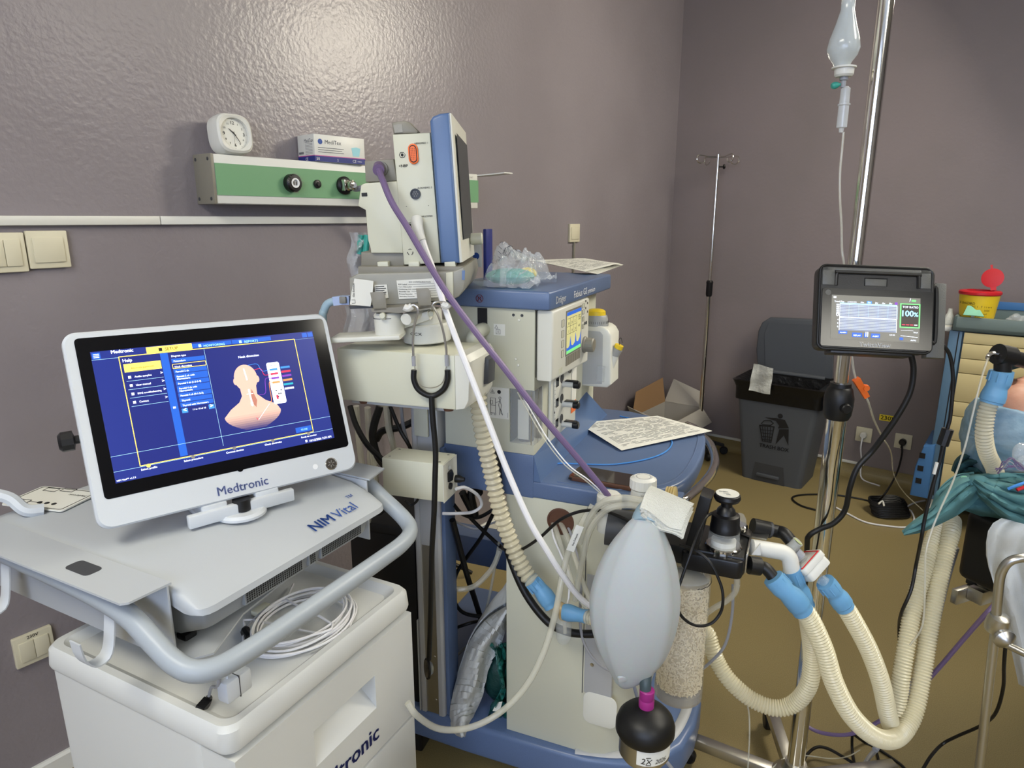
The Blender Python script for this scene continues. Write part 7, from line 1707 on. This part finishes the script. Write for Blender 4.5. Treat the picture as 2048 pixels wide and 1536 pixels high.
part('side_bumper', MB().prism([(-.10, .12), (-.03, .12), (-.03, .38), (-.075, .36), (-.095, .26)], -.01, .30, 'y', bev=.008), M['cart_blue_bright'], t, 'bright blue bumper with dark slots')
for z in (.20, .26, .32): part('bumper_slot', MB().box(-.085, -.062, -.0125, -.009, z - .014, z + .010), M['ink_black'], t)
for x in (-.01, cw - .05):
    for y in (.05, .34): part('caster', MB().lathe([(.045, -.015), (.05, -.008), (.05, .008), (.045, .015)], (x, y, .0505), (1, 0, 0), 20).box(x - .02, x + .02, y - .02, y + .02, .06, .12, .003), M['draeger_white'], t)
part('side_tray', MB().box(-.16, -.04, .02, .30, .88, .90, .003).box(-.16, -.152, .02, .30, .88, .93, .002), M['white_plastic'], t)
# items on it
def itemF(u, v, y): h_ = W.hit(u, v, 1, y); return h_
h_ = W.hit(1955, 618, 1, -.36)
TSb = W.sub((h_.x, -.36, .9085)); zz0 = .9085
t = thing('sharps_container', 'yellow sharps bucket with open red lid on the drawer cabinet', 'sharps bin', TSb)
s_ = .0022
part('bucket', MB().lathe([(.056, 0), (.060, .004), (.073, .125), (.073, .132)], seg=32), M['yellow'], t)
part('red_rim', MB().lathe([(.075, .130), (.078, .134), (.078, .143), (.072, .147), (.05, .148), (.05, .142)], seg=32), M['red'], t)
R3 = Matrix.Translation((.045, .0, .150)) @ Matrix.Rotation(math.radians(-12), 4, 'Y') @ Matrix.Rotation(math.radians(80), 4, 'X')
part('red_lid', MB().lathe([(.030, -.003), (.040, -.002), (.040, .003), (.034, .004), (0, .004)], (0, .052, 0), (0, 0, 1), 24, M=R3).box(-.010, .010, 0, .02, -.002, .003, M=R3).box(-.004, .004, .09, .108, -.002, .002, M=R3), M['red'], t, 'open red lid')
mb = MB()
def cyt(s__, deg, z, h_): 
    r = .060 + .013 * (z / .125) + .0008; a = math.radians(deg)
    for i, ch in enumerate(s__):
        aa = a + i * h_ * .8 / r
        if ch != ' ': addtext(mb, ch, (r * math.cos(aa), r * math.sin(aa), z), (-math.sin(aa), math.cos(aa), 0), (0, 0, 1), height=h_)
cyt('BIOHAZARD', -155, .092, .010); cyt('ABC 1.7 litre', -110, .080, .008); cyt('15, 5. 2026', -100, .066, .007); cyt('contaminated', -105, .052, .006); cyt('sharps only', -100, .04, .006)
a = math.radians(-118); mb.prism([(.0, -.011), (.011, 0), (0, .011), (-.011, 0)], 0, .001, M=Matrix.Translation((.0695 * math.cos(a), .0695 * math.sin(a), .062)) @ Matrix.Rotation(a + PI / 2, 4, 'Z') @ Matrix.Rotation(PI / 2, 4, 'X'))
part('bucket_print', mb, M['ink_black'], t, kind='stuff')
h_ = W.hit(1948, 620, 1, -.41); b_ = MB().lathe([(.010, 0), (.010, .030), (.006, .040), (.006, .062)], W.W((h_.x, -.425, .9085)), (0, 0, 1), 14); solo('dropper_bottle', b_, M['white_plastic'], 'small white dropper bottle in front of the yellow sharps bucket', 'bottle')
h_ = W.hit(1965, 622, 1, -.42); b_ = MB().lathe([(.009, 0), (.009, .028), (.007, .03)], W.W((h_.x, -.425, .9085)), (0, 0, 1), 14); solo('white_vial', b_, M['white_plastic'], 'small white vial between the sharps bucket and the steel dish', 'vial')
P4 = [W.hit(u, v, 1, y) for u, v, y in ((1935, 612, -.44), (1960, 622, -.435), (1968, 634, -.468), (1926, 630, -.468))]
P4 = [W.W(p) for p in P4]
solo('green_wipe', MB().grid(lambda a, b: P4[0].lerp(P4[1], a).lerp(P4[3].lerp(P4[2], a), b) + Vector((0, 0, .004 * math.sin(a * 7) * (1 - b))), 10, 6, .003), M['mint'], 'mint green wipe folded over the cabinet edge', 'cloth')
for k, (u, v, lab) in enumerate(((2012, 632, 'shallow steel dish on the drawer cabinet'), (2060, 640, 'second steel dish at the very right edge of the cabinet top'))):
    h_ = W.hit(u, v, 1, -.40); solo('steel_dish', MB().lathe([(.03, .0), (.034, .001), (.058, .022), (.062, .024), (.057, .0235), (.033, .003), (0, .002)], W.W((h_.x, -.375 + .0 * k, .9085)), (0, 0, 1), 28), M['steel'], lab, 'dish')
h_ = W.hit(2032, 600, 1, -.40); mb = MB()
for i in range(5): mb.ball(W.W((h_.x + .01 * i - .01, -.375 + .012 * math.sin(i * 2), .9085 + .030 + .010 * (i % 3))), .017, 1, .9, .8, 9, 6)
solo('film_wad', mb, M['film_clear'], 'crumpled clear film lying in the steel dish', 'film')
h_ = W.hit(1903, 640, 1, -.40); solo('gauze_roll', MB().lathe([(.018, 0), (.022, .006), (.020, .03), (.011, .05), (.008, .07)], W.W((1.49, -.36, .9005)), (0, 0, 1), 14), M['cloth_white'], 'white gauze roll on the small side tray of the cabinet', 'gauze')
# ---- operating table ----
bo_ = py(1913, 1120, 1.38); bo_.z = 0
LD = Vector((.923, .384, 0)); WD = Vector((.384, -.923, 0))
OT = Frame(bo_, LD, -WD, (0, 0, 1))      # x away along the table, -y towards the camera
zt = py(1925, 1015, 1.38).z; zb = py(1915, 1157, 1.37).z
t = thing('operating_table', 'operating table with thick black padded head end at the right edge', 'operating table', OT)
part('padding', MB().box(0, 1.9, -.52, .0, zb, zt, .02, 4), M['black_rubber'], t, 'thick black padding')
part('table_plate', MB().box(.05, 1.85, -.50, -.02, zb - .022, zb - .001, .003), M['steel'], t)
part('side_rail', MB().box(.0, .22, -.016, -.0, zb - .065, zb - .030, .002).box(.03, .10, -.05, -.016, zb - .055, zb - .022, .002), M['steel'], t)
part('rail_knob', MB().box(.05, .11, -.02, .004, zb - .030, zb - .018, .003), M['black_plastic'], t)
part('pedestal', MB().box(.8, 1.2, -.40, -.12, .08, zb - .022, .01), M['steel'], t); part('foot_plate', MB().box(.5, 1.5, -.48, -.04, .0, .08, .02), M['draeger_white'], t)
# white sheet hanging over the near part
SH = at0(py(1990, 1150, 1.25))
so = [(2003, 1036), (1986, 1046), (1976, 1062), (1972, 1085), (1972, 1110), (1977, 1135), (1985, 1160), (1994, 1190), (2006, 1225), (2020, 1275), (2040, 1368)]
def shf(a, b):
    i = a * (len(so) - 1); k = min(len(so) - 2, int(i)); f_ = i - k
    u = so[k][0] * (1 - f_) + so[k + 1][0] * f_; v = so[k][1] * (1 - f_) + so[k + 1][1] * f_
    uu = u + (2240 - u) * b; vv = v + (50 + 40 * a) * b
    return py(uu, vv, 1.24 - .10 * b + .014 * math.sin(b * 30 + a * 2) * (.2 + a) + .04 * noise.noise(Vector((b * 5, a * 3, 0))) * (.3 + a))
solo('white_sheet', MB().grid(shf, 30, 50, -.003), M['sheet_white'], 'white sheet hanging down over the near side of the operating table', 'sheet', ang=60)
# patient
hc = py(2052, 848, 1.42)          # head centre
hc = Vector(hc)
up_ = Vector((0, 0, 1)); toe = Vector((.90, .30, .10)).normalized()   # from crown to feet
fc = Vector((-.05, -.1, 1)); fc = (fc - toe * fc.dot(toe)).normalized(); sd_ = toe.cross(fc)
HF = Frame(hc, sd_, fc, toe * -1)    # x side, y face direction, z crown direction
def hb(mb, c, r, sx, sy, sz, n=18):
    Mx = HF.M() @ Matrix.Translation(c) @ Matrix.Diagonal((sx, sy, sz, 1)); t_ = MB().ball((0, 0, 0), r, 1, 1, 1, n, 12); mb.add(t_.v, t_.f, Mx)
mb = MB()
hb(mb, (0, 0, .02), .088, .86, 1.08, 1.10); hb(mb, (0, .03, -.045), .062, .95, 1.05, 1.15); hb(mb, (0, .075, -.095), .026, 1, .8, .9, 12)
for s_ in (-1, 1):
    hb(mb, (s_ * .031, .088, -.012), .014, 1.2, .5, .8, 10); hb(mb, (s_ * .076, -.008, -.015), .026, .3, .7, 1.1, 10); hb(mb, (s_ * .04, .068, -.045), .026, 1, .9, 1, 10)
hb(mb, (0, .105, -.030), .013, .8, 1.2, 1.7, 10); hb(mb, (0, .116, -.042), .0115, 1.3, 1, .9, 10); hb(mb, (0, .098, -.075), .014, 1.6, .7, .55, 10)
def ht(pts, r): mb.tube([HF.W(p) for p in pts], r, 14, 4)
ht([(0, -.01, -.03), (0, -.012, -.11), (0, -.03, -.18)], .056)
ht([(0, -.03, -.17), (0, -.035, -.30), (0, -.03, -.50), (0, -.035, -.72)], lambda s_: .10 + .03 * math.sin(s_ * 3))
for s_ in (-1, 1):
    hb(mb, (s_ * .10, -.035, -.25), .09, 1.1, .9, 1.2)
    hb(mb, (s_ * .09, -.035, -.42), .09, .9, .9, 1.8)
    ht([(s_ * .19, -.05, -.23), (s_ * .225, -.06, -.40), (s_ * .235, -.06, -.52)], lambda q: .048 - .012 * q); ht([(s_ * .235, -.06, -.52), (s_ * .232, -.055, -.66), (s_ * .225, -.05, -.77)], lambda q: .038 - .012 * q)
    hb(mb, (s_ * .222, -.05, -.81), .04, .45, .95, 1.1, 12)
    for k in range(4): ht([(s_ * .222, -.08 + .02 * k, -.84), (s_ * .220, -.08 + .02 * k, -.88), (s_ * .212, -.082 + .02 * k, -.91 + .006 * abs(k - 1.5))], .0085)
    ht([(s_ * .215, -.02, -.79), (s_ * .205, -.008, -.83), (s_ * .20, -.008, -.86)], .010)
    ht([(s_ * .09, -.03, -.72), (s_ * .10, -.035, -.95), (s_ * .10, -.045, -1.12)], lambda q: .082 - .028 * q); ht([(s_ * .10, -.045, -1.12), (s_ * .10, -.05, -1.35), (s_ * .10, -.06, -1.52)], lambda q: .055 - .018 * q)
    ht([(s_ * .10, -.07, -1.53), (s_ * .10, .02, -1.56), (s_ * .10, .10, -1.57)], lambda q: .036 - .012 * q)
lo_ = hc.copy(); lo_.z = zt
PT = at0(lo_)
ob = finish('patient_tmp', mb, M['skin'])
md = ob.modifiers.new('r', 'REMESH'); md.mode = 'VOXEL'; md.voxel_size = .0065; md.use_smooth_shade = True
ms = ob.modifiers.new('s', 'SMOOTH'); ms.factor = .6; ms.iterations = 6
bpy.context.view_layer.update(); dg = bpy.context.evaluated_depsgraph_get(); me = bpy.data.meshes.new_from_object(ob.evaluated_get(dg))
mb = MB(); mb.v = [v.co.copy() for v in me.vertices]; mb.f = [tuple(p.vertices) for p in me.polygons]; bpy.data.objects.remove(ob)
t = thing('person', 'person lying on the operating table under drapes wearing a blue bouffant cap', 'person', PT)
part('body', loc(mb, PT), M['skin'], t, ang=180)
# hair fringe and cap
mb = MB()
def capf(a, b):
    th = a * 2 * PI; ph = .02 + b * (1.72 - .85 * max(0.0, math.sin(th)) ** 1.5)
    puff = 1.10 + .10 * math.sin(ph) + .018 * math.sin(th * 9 + ph * 4) * math.sin(ph) + .012 * math.sin(th * 17)
    if b > .93: puff = 1.06 + .012 * math.sin(th * 40)
    x = .088 * .92 * puff * math.sin(ph) * math.cos(th); y = .088 * 1.10 * puff * math.sin(ph) * math.sin(th); z = .02 + .088 * 1.18 * puff * math.cos(ph)
    y -= .012 * b; z -= .022 * b * (-1 if math.sin(th) > 0 else 1) * abs(math.sin(th)) * -1
    return HF.W((x, y - .004, z - .0 + .030 * (1 if math.sin(th) > 0 else 0) * abs(math.sin(th)) * b))
part('cap', loc(MB().grid(capf, 56, 20), PT), M['cap_blue'], t, 'pale blue crinkled bouffant cap', ang=80)
mb = MB(); hb(mb, (0, -.010, .014), .0895, .88, 1.02, 1.06); 
mb.f = [f for f in mb.f if HF.L(sum((mb.v[i] for i in f), Vector()) / len(f)).z > -.01 and HF.L(sum((mb.v[i] for i in f), Vector()) / len(f)).y < .035]
part('hair', loc(mb, PT), mat('dark_hair', (40, 32, 28), .7, bump=(300, .5)), t)
part('gown', loc(MB().grid(lambda a, b: HF.W(((a - .5) * .46, .085 * math.sin(PI * a) ** .5 + .012 * math.sin(a * 9 + b * 14), -.20 - b * 1.0)), 16, 16, -.004), PT), M['drape_green'], t)
# drape folds tied under the head
DPt = at0(py(1960, 965, 1.33))
t = thing('green_drape', 'teal green surgical drape knotted below the head with a loose tail over the table corner', 'drape', DPt)
def ribbon(path, hw0, Yf, folds=3, amp=.010, n=24, m=12, seed=0.0):
    C_ = catmull([Vector((p[0], p[1], p[2] if len(p) > 2 else 20)) for p in path], 6)
    def fn(a, b):
        i = min(len(C_) - 1, int(round(a * (len(C_) - 1)))); p = C_[i]; q = C_[min(len(C_) - 1, i + 1)]; o_ = C_[max(0, i - 1)]
        d = Vector((q.x - o_.x, q.y - o_.y)); d.normalize(); nrm = Vector((-d.y, d.x))
        k = (b - .5) * 2 * p.z
        Y_ = Yf(a) - .025 * math.cos((b - .5) * PI) * min(1, p.z / 20) + amp * math.sin(b * PI * 2 * folds + seed + a * 3.0) + amp * 1.6 * noise.noise(Vector((a * 3, b * 8, seed))) + amp * .8 * noise.noise(Vector((a * 8, b * 16, seed + 5)))
        return py(p.x + nrm.x * k, p.y + nrm.y * k, Y_)
    return MB().grid(fn, n, m, .0025)
part('drape_tail', loc(ribbon([(1806, 1066, 3), (1836, 1052, 12), (1868, 1034, 16), (1898, 1010, 24), (1930, 985, 26), (1955, 968, 18)], 0, lambda a: 1.24 + .07 * a, 2, .006, 28, 16, 1.0), DPt), M['drape_green'], t, ang=70)
part('drape_tail', loc(ribbon([(1862, 1030, 4), (1878, 1005, 10), (1892, 985, 16), (1920, 968, 20), (1950, 958, 14)], 0, lambda a: 1.29 + .04 * a, 2, .006, 24, 12, 3.0), DPt), M['drape_green'], t, ang=70)
part('drape_band', loc(ribbon([(1948, 962, 12), (1985, 985, 24), (2025, 1005, 36), (2080, 1025, 44), (2160, 1060, 46)], 0, lambda a: 1.30 - .10 * a, 4, .007, 26, 26, .5), DPt), M['drape_green'], t, ang=70)
part('drape_band', loc(ribbon([(1945, 965, 14), (1990, 966, 18), (2040, 972, 26), (2120, 985, 34)], 0, lambda a: 1.34 - .04 * a, 3, .006, 22, 18, 2.2), DPt), M['drape_green'], t, ang=70)
part('drape_knot', loc(MB().ball(py(1956, 966, 1.29), .021, 1.1, .8, .8, 16, 10), DPt), M['drape_green'], t)
part('drape_under', loc(ribbon([(1905, 1000, 12), (1940, 1000, 22), (1975, 1008, 26), (2020, 1030, 24)], 0, lambda a: 1.36 - .02 * a, 2, .006, 20, 12, .2), DPt), M['drape_green'], t, ang=70)
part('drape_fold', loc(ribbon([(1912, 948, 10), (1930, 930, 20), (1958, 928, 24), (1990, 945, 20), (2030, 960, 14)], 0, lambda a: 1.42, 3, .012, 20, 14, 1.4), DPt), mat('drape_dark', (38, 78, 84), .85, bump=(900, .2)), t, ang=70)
dp = py(1930, 960, 1.34); solo('mint_swab', MB().tube(PY([(1922, 958, 1.31), (1930, 956, 1.31), (1936, 962, 1.31)]), .005, 8, 3), M['mint'], 'small mint swab tucked in the drape beside the knot', 'swab')
# airway connection at the head
TA = at0(py(2010, 712, 1.30))
t = thing('airway_elbow', 'black airway elbow connector with chrome side port above the patient', 'connector', TA)
part('elbow_body', loc(MB().tube(PY([(2005, 745, 1.30), (2006, 720, 1.30), (2010, 712, 1.30), (2035, 718, 1.31), (2075, 728, 1.33)]), .0150, 18, 5), TA), M['black_plastic'], t)
part('elbow_collar', loc(MB().tube(PY([(1995, 708, 1.30), (2022, 714, 1.305)]), .0205, 20, 1), TA), M['black_plastic'], t)
part('side_port', loc(MB().tube(PY([(1996, 708, 1.30), (1984, 707, 1.30), (1977, 712, 1.30), (1976, 718, 1.30)]), .0045, 10, 4), TA), M['chrome'], t)
cuffed('patient_hose', 'short corrugated hose with blue double cuff dropping from the black airway elbow behind the drape',
       [(2004, 742, 1.30), (2000, 760, 1.30), (1993, 775, 1.30), (1986, 795, 1.30), (1982, 806, 1.30)], [(1981, 800, 1.30), (1972, 830, 1.30), (1968, 870, 1.30), (1974, 905, 1.31), (1988, 935, 1.33), (1996, 965, 1.36)], r=.0165, cr=.0205, m='hose_clear', pitch=.007, amp=.003)
line('gas_sampling_line', 'thin clear sampling line dropping from the chrome side port in front of the yellow drawers', 'tube',
     [(1976, 716, 1.295), (1962, 760, 1.28), (1945, 830, 1.27), (1928, 900, 1.26), (1905, 965, 1.24), (1880, 1020, 1.22), (1862, 1065, 1.21), (1851, 1110, 1.20), (1850, 1165, 1.20), (1845, 1250, 1.20), (1820, 1290, 1.22)], .0019, 'tube_clear')
# mask strap bits by the cap
for k, (u, v, r, m, lab) in enumerate(((2042, 905, .016, 'film_clear', 'crumpled clear film beside the blue cap'),)):
    solo('clear_wrap', MB().ball(py(u, v, 1.27), r, 1.0, .8, 1.3, 12, 8).ball(py(u + 6, v + 18, 1.27), r * .8, 1, .8, 1, 12, 8), M[m], lab, 'film')
random.seed(5)
TWi = at0(py(2020, 935, 1.25)); t = thing('electrode_wire_bundle', 'bundle of purple and grey electrode wires lying on the drape under the cap', 'wires', TWi)
for k in range(9):
    a = random.uniform(0, 6); pts = [(1995 + random.uniform(-5, 5), 942 + random.uniform(-6, 6), 1.255), (2008 + 4 * math.sin(a), 930 + 8 * math.sin(a * 2), 1.245), (2022, 925 + 10 * math.cos(a), 1.24), (2036, 930 + 9 * math.sin(a), 1.24), (2052, 936 + k, 1.24)]
    part('wire', loc(MB().tube(PY(pts), .0010, 5, 4), TWi), M['cable_purple'] if k % 3 else M['cable_grey'], t)
part('blue_lead', loc(MB().tube(PY([(2016, 978, 1.235), (2030, 972, 1.23), (2050, 965, 1.23)]), .0028, 8, 3), TWi), M['cable_blue'], t, 'blue lead'); part('red_lead', loc(MB().tube(PY([(2034, 980, 1.23), (2044, 976, 1.23), (2060, 970, 1.23)]), .0035, 8, 3), TWi), M['red'], t, 'red lead')
# side rail stand
TR_ = at0(py(1960, 1530, 1.12))
t = thing('steel_support_arm', 'bent steel support arm with ball clamp beside the operating table', 'support arm', TR_)
part('bent_rod', loc(MB().tube(PY([(2090, 1118, 1.10), (2045, 1116, 1.10), (2018, 1124, 1.105), (2003, 1145, 1.11), (1997, 1180, 1.11), (1991, 1250, 1.11)]), .0080, 14, 6), TR_), M['steel'], t)
part('upright_rod', loc(MB().tube(PY([(1990, 1262, 1.115), (1974, 1400, 1.115), (1956, 1560, 1.115), (1930, 1760, 1.115)]), .0080, 14, 3), TR_), M['steel'], t)
part('cross_rod', loc(MB().tube(PY([(1995, 1280, 1.10), (2040, 1302, 1.07), (2110, 1336, 1.03)]), .0070, 12, 2), TR_), M['steel'], t)
part('ball_clamp', loc(MB().lathe([(.010, -.020), (.017, -.017), (.019, -.010), (.019, .006), (.0165, .016), (.010, .020)], py(1995, 1246, 1.11), (0, -.25, 1), 28), TR_), M['steel'], t)
part('clamp_disc', loc(MB().lathe([(.012, .012), (.019, .014), (.019, .020), (.012, .026), (.007, .030), (0, .032)], py(1997, 1264, 1.11), (-.05, -1, -.15), 28), TR_), M['steel'], t)
# purple line and floor cords
line('purple_drop_line', 'purple line slanting from the table clamp down to the left', 'tube', [(1990, 1208, 1.20), (1968, 1232, 1.20), (1930, 1275, 1.24), (1888, 1324, 1.28), (1850, 1366, 1.31), (1800, 1415, 1.36), (1752, 1446, 1.40), (1715, 1464, 1.42), (1680, 1470, 1.44), (1635, 1463, 1.47), (1595, 1440, 1.50)], .0048, 'cable_purple', 10)
def fl(name, label, cat, pts, r, m, seg=8):
    P_ = [pz(u, v, z if len(q_) > 0 else r) for (u, v, *q_) in pts for z in ([q_[0]] if q_ else [0])]
    P_ = [pz(p[0], p[1], (p[2] if len(p) > 2 else r + .0005)) for p in pts]
    return solo(name, MB().tube(P_, r, seg, 6), M[m], label, cat)
fl('black_floor_cord', 'black cord arching over the floor right beside the pole base', 'cable', [(1596, 1545, .03), (1612, 1512, .03), (1632, 1495, .03), (1655, 1497, .03), (1685, 1513, .02), (1715, 1532), (1730, 1545)], .0038, 'black_rubber')
fl('black_floor_cord', 'black cord falling straight to the floor left of the hose loop', 'cable', [(1706, 1462, .06), (1704, 1480, .03), (1705, 1505), (1712, 1545)], .0036, 'black_rubber')
fl('black_floor_cord', 'black cord slanting right under the hose loop', 'cable', [(1706, 1468, .05), (1730, 1485), (1760, 1500), (1800, 1528), (1815, 1545)], .0036, 'black_rubber')
fl('black_floor_cord', 'black cord running down beneath the lowest point of the hose loop', 'cable', [(1752, 1498), (1756, 1515), (1762, 1545)], .0032, 'black_rubber')
fl('clear_floor_tube', 'thin clear tube lying across the floor by the pole base', 'tube', [(1540, 1540, .09), (1572, 1515, .09), (1610, 1511, .09), (1660, 1517, .05), (1695, 1513, .05), (1720, 1500, .05)], .0016, 'tube_clear')
fl('grey_floor_tube', 'grey tube slanting down under the hose loop', 'tube', [(1752, 1500, .06), (1738, 1515, .05), (1720, 1545, .05)], .0056, 'cable_grey')
line('thin_hanging_line', 'thin clear line hanging straight down left of the chrome pole', 'tube', [(1487, 1390, 1.25), (1497, 1420, 1.25), (1499, 1470, 1.26), (1495, 1550, 1.27)], .0018, 'tube_clear')
line('table_cord', 'black cord hanging from the table clamp and sweeping across the floor to the bottom edge', 'cable', [(2012, 1275, 1.18), (2008, 1330, 1.20), (2006, 1378, 1.24), (1990, 1428, 1.28), (1960, 1452, 1.34), (1915, 1472, 1.38), (1885, 1488, 1.40), (1862, 1512, 1.36), (1842, 1545, 1.32)], .0036, 'black_rubber')
line('grey_table_tube', 'grey tube running down behind the rear corrugated hoses from the table', 'tube', [(1912, 1095, 1.46), (1893, 1160, 1.46), (1875, 1235, 1.46), (1858, 1300, 1.46), (1830, 1360, 1.46), (1800, 1415, 1.45), (1775, 1460, 1.42), (1750, 1500, 1.38)], .0075, 'cable_grey', 10)
fl('black_mains_cord', 'black cord looping on the floor behind the chrome pole', 'cable', [(1762, 1012, .02), (1738, 1002), (1700, 994), (1660, 989), (1612, 989), (1588, 993), (1586, 1000), (1604, 1012), (1640, 1022), (1668, 1030)], .0045, 'black_rubber')
sk = W.W((1.343, -.03, .232))
cl = pz(1778, 1016, .03)
solo('black_mains_cord', MB().tube([sk, sk + Vector((-.01, -.03, -.05)), py(1794, 945, sk.y - .10), py(1775, 980, sk.y - .35), py(1757, 1003, cl.y + .02)], .0045, 8, 6), M['black_rubber'], 'black mains cord from the right wall socket down to the coil', 'cable')
mb = MB(); 
for k in range(9): 
    mb.tube([cl + Vector((.085 * math.cos(2 * PI * j / 20 + .3) * (1 - .03 * (k % 3)), .050 * math.sin(2 * PI * j / 20 + .3) + .006 * k - .02, .006 * k - .018 + .004 * math.sin(j))) for j in range(20)], .0045, 6, 2, closed=True)
t = thing('cord_coil', 'flat coil of black cord with a white tie on the floor below the sockets', 'cable', at0(Vector((cl.x, cl.y, 0))))
part('coil', loc(mb, at0(Vector((cl.x, cl.y, 0)))), M['black_rubber'], t)
part('white_tie', loc(MB().tube(PY([(1757, 1008, cl.y - .06), (1765, 1002, cl.y - .05), (1768, 1012, cl.y - .07)]), .004, 6, 3), at0(Vector((cl.x, cl.y, 0)))), M['white_plastic'], t, 'white tie')
sk = W.W((1.160, -.03, .232))
solo('white_mains_cord', MB().tube([sk, sk + Vector((-.01, -.015, -.06)), W.W((1.17, -.03, .10)), W.W((1.185, -.05, .01)), W.W((1.28, -.10, .006))], .004, 8, 6), M['cable_white'], 'white mains cord dropping from the left wall socket', 'cable')
fl('white_floor_cord', 'white cord curving over the floor in front of the black coil', 'cable', [(1670, 1014), (1695, 1027), (1730, 1044), (1775, 1052), (1815, 1054), (1828, 1040), (1822, 1022), (1812, 1016), (1828, 1006), (1850, 1001)], .0042, 'cable_white')
